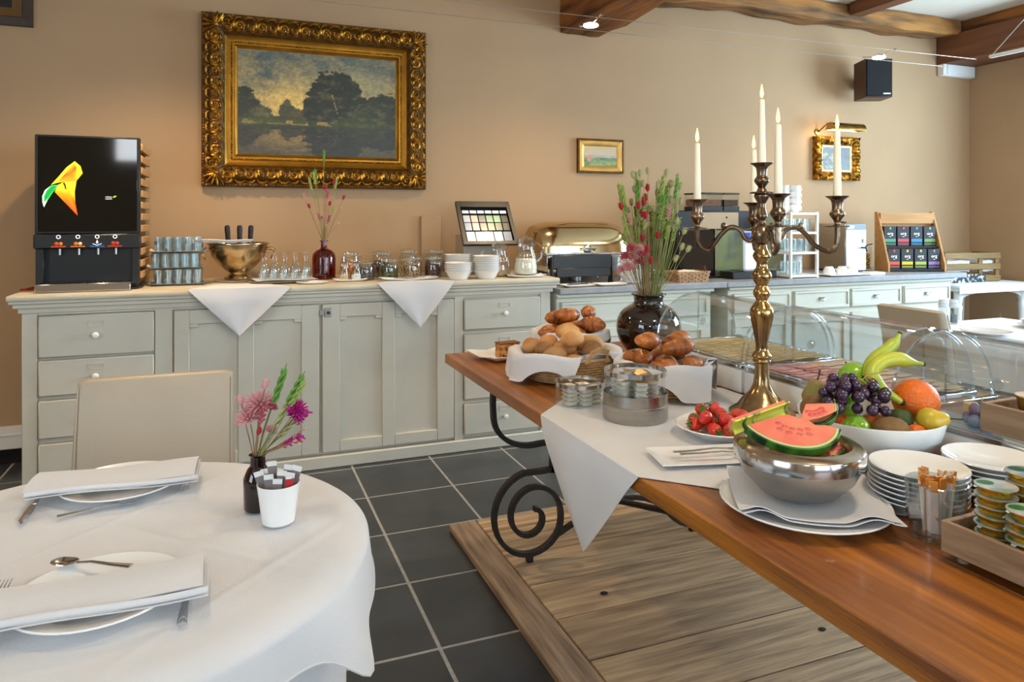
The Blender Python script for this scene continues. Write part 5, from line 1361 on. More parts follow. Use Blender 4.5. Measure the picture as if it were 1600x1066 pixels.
its = [[Vector(bp(PB, rz, dx, dy, dz)), rotv(ch_, (ti, ti, ro))] for dx, dy, dz, ro, ti in CP]
settle(its, PB, lambda z: .106+.28*max(0, z-.02), .85, .02, rim=.11)
for k, (dx, dy, dz, ro, ti) in enumerate(CP):
    loc = its[k][0]
    t = thing('chocolate_pastry', 'glossy brown chocolate pastry in the basket beside the candelabra', 'pastry', loc, 0, 'pastries in the basket'); t.rotation_euler = (ti, ti, ro)
    if pm0 is None:
        mb = MB()
        pm0 = mb.tube(ppts, prad, 12, flat=(0, 0, 1)).build('dough', M_crois, t); pc0 = None
        pc0 = [MB().ball((x, y, z), (.011, .007, .004), 8, 6).build('chocolate_chunk', M_choc, t) for x, y, z in ((-.030, -.008, .021), (.012, .010, .024), (.038, -.006, .018))]
    else:
        for q in [pm0]+pc0: o = q.copy(); C.objects.link(o); o.parent = t
# ------------------------------------------------------------------ black vase with big dried bouquet
VX, VY, VZ = 1.765, 2.79, TZ+.0005
M_vase = pm('brown_black_glaze', '0d0805', .05, col2='1f140a', scale=3, coat=1)
t = thing('flower_vase', 'round glossy black-brown ceramic vase on the buffet table', 'vase', (VX, VY, VZ))
MB().lathe([(r_, z_*.88) for r_, z_ in sprof([(0, .003), (.075, 0), (.085, .006), (.105, .03), (.135, .08), (.148, .14), (.14, .195), (.115, .235), (.082, .258), (.068, .266), (.066, .29), (.072, .306), (.080, .312), (.078, .318), (.068, .314), (.060, .295), (.058, .268), (.07, .255), (.10, .235), (.125, .195), (.13, .14), (.12, .09), (.08, .03), (0, .02)], 3)], 44).build('vase_body', M_vase, t, angle=85)
r = random.Random(21)
Rv, Fv = Vector((.9307, -.3659, 0)), Vector((.3659, .9307, 0))
BQ = []
for k in range(46): BQ.append(('bunny', 'pale', r.uniform(-.10, .145), r.uniform(.62, .93), r.uniform(-.06, .06)))
for k in range(26): BQ.append(('wheat', 'green' if k % 2 else 'lgreen', r.uniform(-.13, .12), r.uniform(.60, .83), r.uniform(-.06, .06)))
for k in range(22): BQ.append(('spray', 'lgreen', r.uniform(-.11, .13), r.uniform(.5, .7), r.uniform(-.07, .07)))
for (a, b) in ((-.135, .745), (-.012, .84), (-.02, .79), (-.03, .765), (-.062, .75), (-.04, .705), (-.03, .70), (.03, .60), (-.035, .585), (-.02, .53), (-.008, .475)): BQ.append(('bunny', 'red', a, b, r.uniform(-.09, -.03)))
for (a, b) in ((-.095, .55), (-.055, .545), (-.115, .51), (-.075, .505), (-.035, .52), (-.105, .46), (-.13, .44), (-.085, .45), (-.05, .48)): BQ.append(('puff', 'pink' if r.random() < .5 else 'rose', a, b, r.uniform(-.10, -.04)))
for (a, b) in ((-.01, .66), (-.09, .66), (.05, .71), (.08, .69)): BQ.append(('spray', 'pink', a, b, -.04))
for (a, b) in ((.15, .62), (.14, .54), (.165, .53), (.11, .48)): BQ.append(('bunny', 'pale', a, b, -.03))
for kd, c2_, lx, hz, dp in BQ:
    tip = Vector((VX, VY, VZ+hz*.885))+Rv*(lx)+Fv*dp; bs = Vector((VX, VY, VZ+.12))+Rv*lx*.25+Fv*dp*.3
    stem_flower(bs, tip, kd, c2_, 'dried stem with a %s %s in the black vase' % (CN[c2_], KN[kd]), 'dried stems in the black vase', M_stemb if c2_ in ('pink', 'rose', 'red') else M_stem, sc=1.2 if kd != 'puff' else .85, bend=.02, neck=Vector((VX, VY, VZ+.275))+Rv*max(-.05, min(.05, lx*.36))+Fv*max(-.03, min(.03, dp*.35)))
# ------------------------------------------------------------------ butter portions in ring tins
M_tub = pm('white_portion_tub', 'efeee6', .35, var=.02); M_tubg = pm('gold_portion_lid', 'b8924e', .3, metal=.7, var=.25)
M_tubw = pm('printed_portion_lid', 'd9d5c8', .4, col2='a9a58a', scale=60, metal=.3)
def ring_holder(loc, R, h, label, rimh=.012):
    t = thing('butter_holder', label, 'holder', loc)
    MB().lathe([(0, .001), (R*.97, .001), (R*.97, .004), (0, .004)], 32).build('base', M_glass, t)
    MB().lathe([(R*.97, .004), (R*.97, h-rimh)], 32).build('clear_wall', M_glass, t)
    MB().lathe([(R*.965, h-rimh), (R, h-rimh), (R, h), (R*.965, h), (R*.965, h-rimh)], 32).build('steel_rim', M_chrome, t)
    return t
tub = None
def portion(loc, rz, label, lidmat, tilt=(0, 0)):
    global tub
    if tub is None:
        tub = thing('butter_portion', label, 'butter portion', loc, rz, 'butter portions in the ring holders')
        mb = MB(); a = [(.5, .5), (-.5, .5), (-.5, -.5), (.5, -.5)]
        mb.add([(x*.030, y*.026, 0) for x, y in a]+[(x*.036, y*.032, .0105) for x, y in a]+[(x*.040, y*.036, .0105) for x, y in a]+[(x*.040, y*.036, .012) for x, y in a], [(3, 2, 1, 0)]+[(L*4+i, L*4+(i+1) % 4, L*4+4+(i+1) % 4, L*4+4+i) for L in range(3) for i in range(4)]+[(12, 13, 14, 15)])
        mb.build('tub', M_tub, tub, fixn=True, bevel=.001)
        MB().box((-.0205, -.0185, .0121), (.0205, .0185, .0128)).build('foil_lid', M_tubw, tub)
        o = tub
    else: o = dup(tub, None, loc, label=label)
    o.rotation_euler = (tilt[0], tilt[1], rz)
    if lidmat is not M_tubw:
        for ch in o.children:
            if ch.name.startswith('foil'): ch.data = ch.data.copy(); ch.data.materials[0] = lidmat
    return o
C1 = (1.080, 2.13, ZB); C2 = (1.163, 1.915, ZB)
ring_holder(C1, .083, .075, 'clear round holder with steel rim full of butter portions, the single-tier one')
for k, (dx, dy) in enumerate(((-.044, -.022), (.0, -.044), (.044, -.022), (.026, .030), (-.026, .030))):
    for q in range(4): portion((C1[0]+dx+random.uniform(-.001, .001), C1[1]+dy, C1[2]+.005+q*.0136), .1+random.uniform(-.1, .1), 'white butter portion stacked in the single-tier round holder', M_tubw)
t = thing('steel_tin', 'round steel tin under the taller holder of butter portions', 'tin', C2)
MB().lathe([(0, 0), (.098, 0), (.100, .004), (.100, .040), (.101, .042), (.101, .048), (.0985, .05), (.0985, .082), (.097, .082), (.097, .05), (0, .05)], 36).build('tin_wall', M_steel, t)
C2h = (C2[0], C2[1], C2[2]+.0505)
ring_holder(C2h, .096, .100, 'clear round holder with steel rim heaped with gold butter portions, set in the steel tin', .014)
for k in range(6):
    a = k*PI/3+.3
    for q in range(5): portion((C2h[0]+.055*math.cos(a)+random.uniform(-.002, .002), C2h[1]+.055*math.sin(a), C2h[2]+.005+q*.0137), a+PI/2+random.uniform(-.2, .2), 'white butter portion stacked in the tall holder on the steel tin', M_tubw if q < 4 else M_tubg)
for k in range(4):
    a = k*PI/2; portion((C2h[0]+.026*math.cos(a), C2h[1]+.026*math.sin(a), C2h[2]+.078+.002*k), a, 'gold-lidded butter portion lying on top in the tall holder', M_tubg, (.15, .1))
# ------------------------------------------------------------------ candelabra
KX, KY, KZ = 1.545, 1.79, ZB
k_ = thing('candelabra', 'tall brass and silver five-arm candelabra on the buffet table', 'candelabra', (KX, KY, KZ))
M_cand = pm('worn_brass_plate', 'bd9a5c', .2, metal=1, col2='8a7358', scale=6, bump=.04)
M_candd = pm('tarnished_silver', '8d7a66', .26, metal=1, col2='5e4c3c', scale=10, bump=.1)
MB().lathe([(0, .002), (.096, 0), (.100, .006), (.097, .014), (.088, .022), (.072, .032), (.062, .05), (.05, .062), (.036, .078), (.026, .10), (.022, .13), (.0215, .165)], 40, wob=lambda a, z: 1+(.03*math.cos(8*a) if .012 < z < .05 else 0)).build('foot', M_cand, k_, angle=85)
MB().lathe(sprof([(.0215, .165), (.028, .17), (.025, .178), (.031, .186), (.025, .196), (.019, .205), (.018, .22), (.022, .245), (.030, .285), (.036, .315), (.034, .335), (.022, .352), (.017, .362), (.022, .372), (.027, .385), (.02, .40), (.017, .408), (.025, .422), (.031, .436), (.026, .452), (.018, .462), (.016, .478), (.024, .49), (.028, .502), (.018, .52), (.014, .535)]), 32).build('stem', M_cand, k_, angle=85)
MB().lathe(sprof([(.014, .535), (.026, .545), (.032, .562), (.030, .578), (.022, .592), (.012, .602), (.01, .612), (.018, .622), (.014, .64), (.010, .66), (.018, .675), (.024, .688), (.018, .70), (.012, .712)]), 28).build('hub', M_candd, k_, angle=85)
def socket(parent, dx, dy, z):
    MB().lathe(sprof([(0, 0), (.036, 0), (.0375, .003), (.030, .006), (.010, .008), (.009, .016), (.013, .024), (.022, .036), (.0225, .044), (.017, .052), (.015, .058), (.0165, .078), (.022, .086), (.034, .094), (.0345, .0965), (.015, .090), (.013, .062), (0, .06)], 3), 26, c=(dx, dy, z)).build('candle_cup', M_candd, parent, angle=85)
camR, camF = Vector((.9307, -.3659, 0)), Vector((.3659, .9307, 0))
ARMS = [(-.192, .04, .582, 'the candle over the dried bouquet side', .215), (.216, -.045, .590, 'the candle in front of the picture lamp', .238), (-.018, -.185, .592, 'the candle reaching toward the room', .235), (.036, .18, .575, 'the candle reaching toward the wall', .215)]
M_flame = emit('candle_flame', 'ffb545', 9); M_core = emit('flame_core', 'fff0c4', 26)
def candle(loc, h, label):
    t = thing('candle', label, 'candle', loc, 0, 'lit taper candles')
    MB().lathe([(0, 0), (.0125, 0), (.0125, .02), (.0085, h-.004), (.006, h), (0, h-.002)], 16).build('wax', M_wax, t)
    MB().tube([(0, 0, h-.002), (.0005, 0, h+.008)], .0009, 5).build('wick', M_dark, t)
    f = MB().lathe([(0, 0), (.004, .006), (.0055, .014), (.004, .027), (.0015, .040), (0, .046)], 12, c=(0, 0, h+.003)).build('flame', M_flame, t)
    MB().lathe([(0, .004), (.0024, .010), (.0028, .018), (0, .030)], 10, c=(0, 0, h+.003)).build('flame_core', M_core, f)
for (lx, dp, z, nm, ch) in ARMS:
    v = camR*lx+camF*dp; d = v.normalized(); Ln = v.length
    prof = [(.02, .572), (.035, .548), (.055, .556), (.07, .580), (.10, .590), (.13, .568), (.155, .535), (Ln-.022, .515), (Ln-.004, .535), (Ln, .565), (Ln, z)]
    if Ln < .2: prof = [(p[0]*Ln/.21, p[1]) for p in prof[:-3]]+prof[-3:]
    a_ = MB().tube(spl([d*p[0]+Vector((0, 0, p[1])) for p in prof], 4), .0078, 8).build('arm', M_candd, k_)
    MB().ball(tuple(d*.115+Vector((0, 0, .593))), (.009, .009, .012), 8, 6).build('leaf_knob', M_candd, a_)
    socket(k_, v.x, v.y, z)
    candle((KX+v.x, KY+v.y, KZ+z+.0605), ch, 'burning ivory taper candle on the candelabra, '+nm)
MB().lathe([(.012, .66), (.009, .70), (.014, .704)], 14).build('neck', M_candd, k_)
socket(k_, 0, 0, .695)
candle((KX, KY, KZ+.695+.0605), .235, 'burning ivory taper candle in the raised middle cup of the candelabra')
# ------------------------------------------------------------------ strawberries on a plate
SP = (1.292, 1.665, ZB)
o = tag(MB().lathe([(0, .003), (.07, 0), (.075, .004), (.118, .028), (.126, .032), (.124, .035), (.112, .031), (.07, .011), (0, .009)], 36).build('fruit_dish', M_white, loc=SP), 'white dish heaped with strawberries', 'dish')
M_berry = pm('strawberry_skin', 'c3131b', .25, col2='d8401f', scale=18, bump=.5, bscale=130, coat=.3, rand=.12, lo=.25, hi=.75)
M_calyx = pm('strawberry_leaf', '5d8a2e', .7, var=.3, scale=60)
st0 = None; rr = random.Random(8)
pos = [(R*math.cos(a), R*math.sin(a), z) for R, n, z, o_ in ((.090, 9, .045, .2), (.040, 4, .040, .5), (.058, 6, .074, .1), (.010, 1, .080, .6)) for a in [2*PI*i/n+o_ for i in range(n)]]
its = []; ors = []
for (dx, dy, dz) in pos:
    e = (rr.choice((-1, 1))*rr.uniform(.5, 2.2), rr.uniform(-1.2, 1.2), rr.uniform(0, 6)); q = rr.uniform(1.05, 1.25); ors.append((e, q))
    its.append([Vector((SP[0]+dx, SP[1]+dy, SP[2]+dz)), rotv([(Vector((0, 0, .002)), .0172*q), (Vector((0, 0, -.011)), .0125*q)], e)])
settle(its, SP, lambda z: .076+1.35*max(0, z-.02), 1, .0165, rim=.07)
for it, (e_, q_) in zip(its, ors):
    loc = it[0]
    if st0 is None:
        st0 = thing('strawberry', 'ripe red strawberry heaped in the white dish', 'strawberry', loc, 0, 'strawberries in the dish')
        MB().lathe([(0, -.023), (.006, -.0205), (.012, -.012), (.0165, 0), (.0165, .008), (.012, .014), (0, .0155)], 14).build('fruit', M_berry, st0)
        mb = MB()
        for i in range(7):
            a = i*2*PI/7; mb.tube([(0, 0, .0155), (.009*math.cos(a), .009*math.sin(a), .0185), (.0125*math.cos(a), .0125*math.sin(a), .0155)], [(.0006, .002), (.0006, .0032), (.0004, .0006)], 4, flat=(0, 0, 1))
        mb.tube([(0, 0, .015), (.002, 0, .026)], .0012, 5); mb.build('calyx', M_calyx, st0); o = st0
    else: o = dup(st0, None, loc)
    o.rotation_euler = e_; o.scale = (q_, q_, q_)
# ------------------------------------------------------------------ tray with serving cutlery
rect_dish('serving_tray', .25, .135, (1.115, 1.515, ZB), 'rectangular white tray with serving fork and spoon', math.radians(-14), .012, 'tray', .1)
cut('serving_fork', fork_mb(.22), (1.045, 1.537, ZB+.019), math.radians(-12), 'silver serving fork lying on the rectangular white tray')
cut('serving_spoon', spoon_mb(.22, .02), (1.05, 1.515, ZB+.019), math.radians(-16), 'silver serving spoon lying on the rectangular white tray', .001)
# ------------------------------------------------------------------ melon bowl on napkin and plate
MX, MY = 1.138, 1.205
o = tag(MB().lathe([(0, .002), (.11, 0), (.12, .004), (.168, .018), (.172, .021), (.170, .024), (.12, .010), (0, .008)], 44).build('plate', M_white, loc=(MX-.008, MY-.024, TZ+.003)), 'white plate under the napkin and melon bowl', 'plate')
mb = MB()
def mn(u, v):
    x, y = (u-.5)*.30, (v-.5)*.26; e = max(0, (.22-v)/.22)
    return (x, y, .010+.012*e*max(0, math.sin(u*PI*3.0+.2))**2-.004*max(0, abs(u-.5)*2-.8)/.2+.019*max(0, math.hypot(x, y)-.085)/.085)
for q in range(2): mb.grid(lambda u, v: (mn(u, v)[0]+.006*q, mn(u, v)[1]-.006*q, mn(u, v)[2]+.004*(1-q)), 30, 14)
o = mb.build('napkin', M_linen, thick=.0018, angle=60, loc=(MX, MY-.022, TZ+.0045)); o.rotation_euler = (0, 0, math.radians(-33)); tag(o, 'folded white napkin under the steel melon bowl', 'napkin')
ZM = TZ+.022
t = thing('melon_bowl', 'double-walled steel bowl with wide flat rim full of melon slices', 'bowl', (MX, MY, ZM)); t.scale = (.96, .96, .96)
MB().lathe([(0, .001), (.05, 0), (.085, .016), (.118, .050), (.134, .083)], 48).build('bowl_body', M_steel, t)
MB().lathe([(.134, .083), (.139, .085), (.140, .112), (.138, .116)], 48).build('polished_band', M_chrome, t)
MB().lathe([(.138, .116), (.128, .122), (.112, .124), (.108, .120), (.104, .105), (.09, .06), (.05, .03), (0, .028)], 48).build('inner_bowl', pm('warm_steel', 'b8a894', .22, metal=1, var=.1), t)
# melon slices
M_flesh = pm('melon_flesh', 'f58f70', .4, col2='ee7560', scale=14, bump=.2, bscale=40, sss=.2)
M_rindg = pm('melon_rind', '4f8a2a', .4, col2='16381a', scale=9, stretch=(1, 4, 1), lo=.42, hi=.55); M_pale = pm('melon_pale_rind', 'd3df95', .5, var=.1)
def melon(loc, rot, R, th, a0, a1, label, n=16):
    t = thing('melon_slice', label, 'melon slice', loc, 0, 'melon slices in the steel bowl'); t.rotation_euler = rot
    def seg(r0, r1, nm, mat, bump=0):
        pts = [(r1*math.cos(lerp(a0, a1, i/n)), r1*math.sin(lerp(a0, a1, i/n))) for i in range(n+1)]
        if r0 > 0: pts += [(r0*math.cos(lerp(a1, a0, i/n)), r0*math.sin(lerp(a1, a0, i/n))) for i in range(n+1)]
        else: pts += [(0, 0)]
        MB().prism(pts, -th/2, th/2, 'z').build(nm, mat, t, fixn=True, bevel=.0015)
    seg(0, R*.90, 'flesh', M_flesh); seg(R*.902, R*.955, 'pale_rind', M_pale); seg(R*.957, R, 'green_rind', M_rindg)
    mb = MB()
    for i in range(9):
        a = lerp(a0, a1, .2+.6*((i*5) % 9)/9); r_ = R*(.38+.28*((i*7) % 9)/9); mb.ball((r_*math.cos(a), r_*math.sin(a), th/2-.0005), (.008, .006, .0022), 8, 5)
    mb.build('seed_hollow', pm('melon_core', 'de5a50', .45, var=.2), t)
rv = math.atan2(-.3659, .9307)
zc = ZM+.128
def mp(lx, dp, dz): v = camR*lx+camF*dp; return (MX+v.x, MY+v.y, ZM+dz)
melon(mp(-.004, .062, .152), (math.radians(23), math.radians(2), rv), .116, .019, PI*1.13, PI*1.87, 'large coral pink melon slice lying on top in the steel bowl')
melon(mp(.052, .088, .170), (math.radians(28), math.radians(-8), rv), .068, .016, PI*1.3, PI*1.95, 'short melon wedge tucked behind the large slice')
melon(mp(.058, .015, .104), (math.radians(14), math.radians(8), rv), .050, .014, PI*1.5, PI*2.1, 'thin melon wedge at the side of the bowl')
melon(mp(.0, -.01, .075), (0, .06, .4), .066, .03, PI*.1, PI*.9, 'melon slice at the bottom of the steel bowl')
t = thing('melon_slice', 'melon slice on its flesh side, showing striped yellow and green rind', 'melon slice', mp(-.062, .070, .146), 0, 'melon slices in the steel bowl'); t.rotation_euler = (0, 0, rv+math.radians(20))
M_rindy = pm('striped_rind', 'c9cf4a', .4, col2='1f4a22', scale=16, stretch=(2.2, .4, .4), lo=.40, hi=.47)
mb = MB(); mb.grid(lambda u, v: ((u-.5)*.15, -.014+.010*math.sin(v*PI), lerp(-.016, .016, v)+.030*(u-.3)**1*(1)), 14, 6); mb.build('green_rind', M_rindy, t, thick=.004)
mb = MB(); mb.grid(lambda u, v: ((u-.5)*.146, .001+.010*math.sin(v*PI), lerp(-.015, .015, v)+.030*(u-.3)), 14, 6); mb.build('flesh', M_flesh, t, thick=.012)
# ------------------------------------------------------------------ fruit bowl
FBX, FBY = 1.50, 1.345
o = tag(MB().lathe([(0, .003), (.07, 0), (.085, .006), (.135, .045), (.160, .085), (.170, .125), (.1685, .129), (.163, .126), (.153, .088), (.128, .05), (.08, .014), (0, .011)], 52).build('fruit_bowl', pm('white_ceramic_matt', 'eceeed', .35, var=.03, scale=3), loc=(FBX, FBY, ZB)), 'large white bowl heaped with mixed fruit', 'bowl')
def fl(lx, dp, dz): # lateral / depth (seen from the room) / height inside the bowl
    v = camR*lx+camF*dp; return (FBX+v.x, FBY+v.y, ZB+dz)
M_kiwi = pm('kiwi_skin', '8c6a3c', .75, col2='6a4a26', scale=20, bump=.3, bscale=160); M_green = pm('green_apple', '8fbf2e', .28, col2='6da422', scale=6, coat=.3)
M_lime = pm('lime_skin', '4f8f2a', .35, var=.2, bump=.15, bscale=120); M_orange = pm('orange_peel', 'e8741a', .4, col2='d85f10', scale=5, bump=.35, bscale=140); M_pear = pm('yellow_pear', 'cfae2e', .35, col2='a8a02a', scale=6, rand=.05)
M_avo = pm('avocado_skin', '3f5422', .55, var=.4, scale=20, bump=.4, bscale=60); M_peel = pm('banana_peel', 'cfcb3a', .4, col2='86a83a', scale=5, lo=.3, hi=.6); M_banb = pm('banana_tip', '3a2c16', .8)
FR = []
def fruit(name, label, cat, loc, r, mat, rot=(0, 0, 0), stemc=None, shape=None, n=20):
    t = thing(name, label, cat, loc); t.rotation_euler = rot
    if shape == 'pear': sp = [(Vector((0, 0, -.05*r)), r*.97), (Vector((0, 0, .75*r)), r*.62)]
    elif shape == 'apple': sp = [(Vector((0, 0, 0)), r*.97)]
    elif isinstance(r, tuple): m_r = sorted(r)[1]; ax = r.index(max(r)); sp = [(Vector([(max(r)-m_r)*k if i == ax else 0 for i in range(3)]), m_r*.98) for k in (-1, 0, 1)]
    else: sp = [(Vector((0, 0, 0)), r)]
    FR.append([t, rotv(sp, rot)])
    if shape == 'pear': MB().lathe([(0, -.9*r), (.45*r, -.86*r), (.85*r, -.5*r), (r, -.05*r), (.88*r, .38*r), (.62*r, .75*r), (.5*r, 1.05*r), (.3*r, 1.28*r), (0, 1.34*r)], n).build('skin', mat, t)
    elif shape == 'apple': MB().lathe([(0, -.78*r), (.25*r, -.88*r), (.6*r, -.8*r), (.95*r, -.3*r), (r, .1*r), (.88*r, .55*r), (.5*r, .86*r), (.2*r, .84*r), (0, .68*r)], n).build('skin', mat, t)
    else: MB().ball((0, 0, 0), r, n, 14).build('skin', mat, t)
    if stemc is not None: MB().tube([(0, 0, stemc), (.004, 0, stemc+.014), (.008, .002, stemc+.03)], [.002, .0017, .0022], 6).build('stem', M_banb, t)
    return t
yw = -YAW
fruit('orange', 'large bright orange at the side of the fruit bowl', 'orange', fl(.103, .0, .158), (.056, .055, .053), M_orange)
fruit('pear', 'yellow pear lying below the large orange', 'pear', fl(.092, -.098, .128), .032, M_pear, (0, PI/2*.85, yw-.3), .04, 'pear')
fruit('kiwi', 'brown kiwi lying at the front of the fruit bowl', 'kiwi', fl(-.012, -.135, .130), (.043, .030, .029), M_kiwi, (0, .05, yw))
fruit('kiwi', 'brown kiwi at the candelabra side of the fruit bowl', 'kiwi', fl(-.138, -.02, .143), (.036, .030, .034), M_kiwi, (0, .6, yw))
fruit('pear', 'brownish pear with a dark upright stem at the back of the fruit bowl', 'pear', fl(-.105, .06, .150), .034, pm('russet_pear', '8f7440', .6, col2='7d7c38', scale=9), (.15, 0, 0), .042, 'pear')
fruit('pear', 'brownish pear peeping out behind the grapes', 'pear', fl(-.045, .085, .150), .033, MATS['russet_pear'], (.1, .25, 0), .042, 'pear')
fruit('apple', 'green apple leaning against the bananas', 'apple', fl(-.005, .075, .195), .040, M_green, (-.9, .3, 0), .028, 'apple')
fruit('apple', 'green apple between the front kiwi and the melon', 'apple', fl(-.085, -.105, .120), .034, M_green, (.7, -.3, 0), None, 'apple')
fruit('lime', 'dark green lime between the banana and the orange', 'lime', fl(.050, .035, .165), (.030, .026, .026), M_lime, (0, .3, 0))
fruit('avocado', 'dark green bumpy avocado under the bananas', 'avocado', fl(.045, -.065, .125), .030, M_avo, (0, PI/2*.8, yw+.5), None, 'pear')
fruit('orange', 'small orange half hidden under the front kiwi', 'orange', fl(.045, -.13, .112), .027, M_orange)
fruit('apple', 'green apple wedge of a fruit under the grapes', 'apple', fl(-.06, .02, .135), .036, M_green, (.3, .8, 0), None, 'apple')
fruit('orange', 'orange buried in the middle of the fruit bowl', 'orange', fl(.0, -.02, .085), .045, M_orange)
fruit('orange', 'orange buried under the grapes', 'orange', fl(-.07, -.03, .095), .036, M_orange)
def banana(label, pts, R=.019):
    t = thing('banana', label, 'banana', pts[0]); b0 = Vector(pts[0]); P = [Vector(p)-b0 for p in pts]
    # Catmull-Rom through the control points
    Q = []
    for i in range(len(P)-1):
        p0, p1, p2, p3 = P[max(0, i-1)], P[i], P[i+1], P[min(len(P)-1, i+2)]
        for k in range(6):
            u = k/6; Q.append(.5*((2*p1)+(p2-p0)*u+(2*p0-5*p1+4*p2-p3)*u*u+(3*p1-p0-3*p2+p3)*u**3))
    Q.append(P[-1]); m = len(Q)
    rad = [R*min(1, .35+2.6*i/m)*(1 if i/m < .72 else max(.30, 1-(i/m-.72)*4.2)) for i in range(m)]
    MB().tube(Q, rad, 7).build('peel', M_peel, t, angle=55); FR.append([t, chain(Q, rad, 9)])
    MB().ball(tuple(Q[0]), R*.42, 8, 6).build('blossom_end', M_banb, t)
    MB().tube([Q[-1]*1.0, Q[-1]+(Q[-1]-Q[-2]).normalized()*.004], R*.34, 7).build('cut_stem', M_banb, t)
banana('yellow-green banana curving round the large orange', [fl(.058, -.045, .150), fl(.015, -.035, .178), fl(.0, -.01, .210), fl(.03, .01, .236), fl(.075, .02, .245), fl(.118, .025, .236), fl(.152, .03, .230)])
banana('greener banana pointing up at the back of the fruit bowl', [fl(-.005, .03, .200), fl(.015, .05, .222), fl(.045, .07, .246), fl(.080, .085, .262), (fl(.108, .095, .282)), fl(.122, .10, .302)], .017)
# grapes
g_ = thing('grape_bunch', 'bunch of dark purple grapes on the mixed fruit', 'grapes', fl(-.045, -.055, .150))
M_grape = pm('purple_grape', '2c1a30', .28, col2='4a2a48', scale=30, coat=.3, rand=.3)
gr0 = None; rr = random.Random(5); cnt = 0
for L, (n, sx, sy, z) in enumerate(((13, .082, .045, .0), (12, .074, .040, .018), (9, .058, .030, .034), (4, .03, .018, .046))):
    for i in range(n):
        a = i*2*PI/n+L*.4; q = 1 if i % 3 else .5
        v = camR*(sx*q*math.cos(a)-.006*L)+camF*(sy*q*math.sin(a)-.01*(2-L))
        if gr0 is None: gr0 = MB().ball((0, 0, 0), .0135, 12, 8).build('grape', M_grape, g_); o = gr0
        else: o = gr0.copy(); C.objects.link(o); o.parent = g_
        o.location = (v.x, v.y, z-(.014 if math.sin(a) < -.3 and L == 0 else 0)+rr.uniform(-.003, .003))
mb = MB(); mb.tube([camR*.0+Vector((0, 0, .03)), camR*.03+Vector((0, 0, .058)), camR*.06+Vector((0, 0, .064))], .0016, 5)
for q in range(5): mb.tube([camR*(.012*q)+Vector((0, 0, .05)), camR*(.012*q+.012)+camF*(-.012)+Vector((0, 0, .038))], .0011, 4)
mb.build('stalk', pm('grape_stalk', 'b08a4a', .7), g_)
FR.append([g_, [(o.location.copy(), .0135) for o in g_.children if o.name.startswith('grape')]])
its = [[Vector(t.location), sp] for t, sp in FR]
def bowl_in(z):
    P = [(.008, .06), (.014, .08), (.05, .126), (.088, .151), (.126, .161), (9, .161)]
    for (z0, r0), (z1, r1) in zip(P, P[1:]):
        if z <= z1: return lerp(r0, r1, max(0, (z-z0)/(z1-z0)))
settle(its, (FBX, FBY, ZB), bowl_in, 1, .013, .0, 160, 160, rim=.128)
for (t, sp), it in zip(FR, its): t.location = it[0]
# ------------------------------------------------------------------ plate stacks
disc_stack('dinner_plate', 1.372, 1.105, TZ+.003, 7, .097, .0106, 'white deep plate behind the crystal tumbler', 'deep plates stacked on the buffet', seg=40, hb=.024)
disc_stack('dinner_plate', 1.571, 1.080, TZ+.003, 7, .098, .0106, 'white deep plate between fruit bowl and cold display', 'deep plates stacked on the buffet', seg=40, hb=.024)
disc_stack('dinner_plate', 1.506, .895, TZ+.0006, 6, .096, .0106, 'white deep plate under the wooden stand', 'deep plates stacked on the buffet', seg=40, hb=.024)
# ------------------------------------------------------------------ crystal tumbler with sugar sticks
GX, GY = 1.276, .988
t = thing('crystal_tumbler', 'cut crystal tumbler filled with paper sugar sticks', 'glass', (GX, GY, TZ+.0006))
MB().lathe([(0, .001), (.044, 0), (.048, .004), (.050, .04), (.054, .108), (.0525, .109), (.048, .042), (.044, .014), (0, .012)], 36, wob=lambda a, z: 1+(.035*math.cos(9*a+z*150)+.03*math.cos(9*a-z*150))*(1 if .008 < z < .085 else 0)).build('crystal_wall', M_crystal, t)
M_stick = pm('printed_sugar_paper', 'e9e6e2', .6, col2='9a5a86', scale=45, lo=.28, hi=.36); M_sticko = pm('orange_printed_paper', 'd8862a', .6, col2='f0e0c0', scale=60, lo=.4, hi=.5)
rr = random.Random(3)
for k in range(14):
    a = k*2.4; R0, R1 = .018*math.sqrt(k/14)+.006, .036*math.sqrt((k+1)/14)
    s = thing('sugar_stick', 'paper sugar stick with orange end standing in the crystal tumbler', 'sugar stick', (GX+R0*math.cos(a), GY+R0*math.sin(a), TZ+.015), 0, 'sugar sticks in the crystal tumbler')
    h_ = rr.uniform(.098, .115); D = Vector(((R1-R0)*math.cos(a), (R1-R0)*math.sin(a), h_))
    ang = rr.uniform(0, 3); Ms = D.to_track_quat('Z', 'Y').to_matrix().to_4x4() @ Matrix.Rotation(ang, 4, 'Z')
    MB().box((-.0075, -.0016, 0), (.0075, .0016, h_*.8), Ms).build('paper_body', M_stick, s)
    MB().box((-.0078, -.0018, h_*.8), (.0078, .0018, h_), Ms).build('paper_end', M_sticko, s)
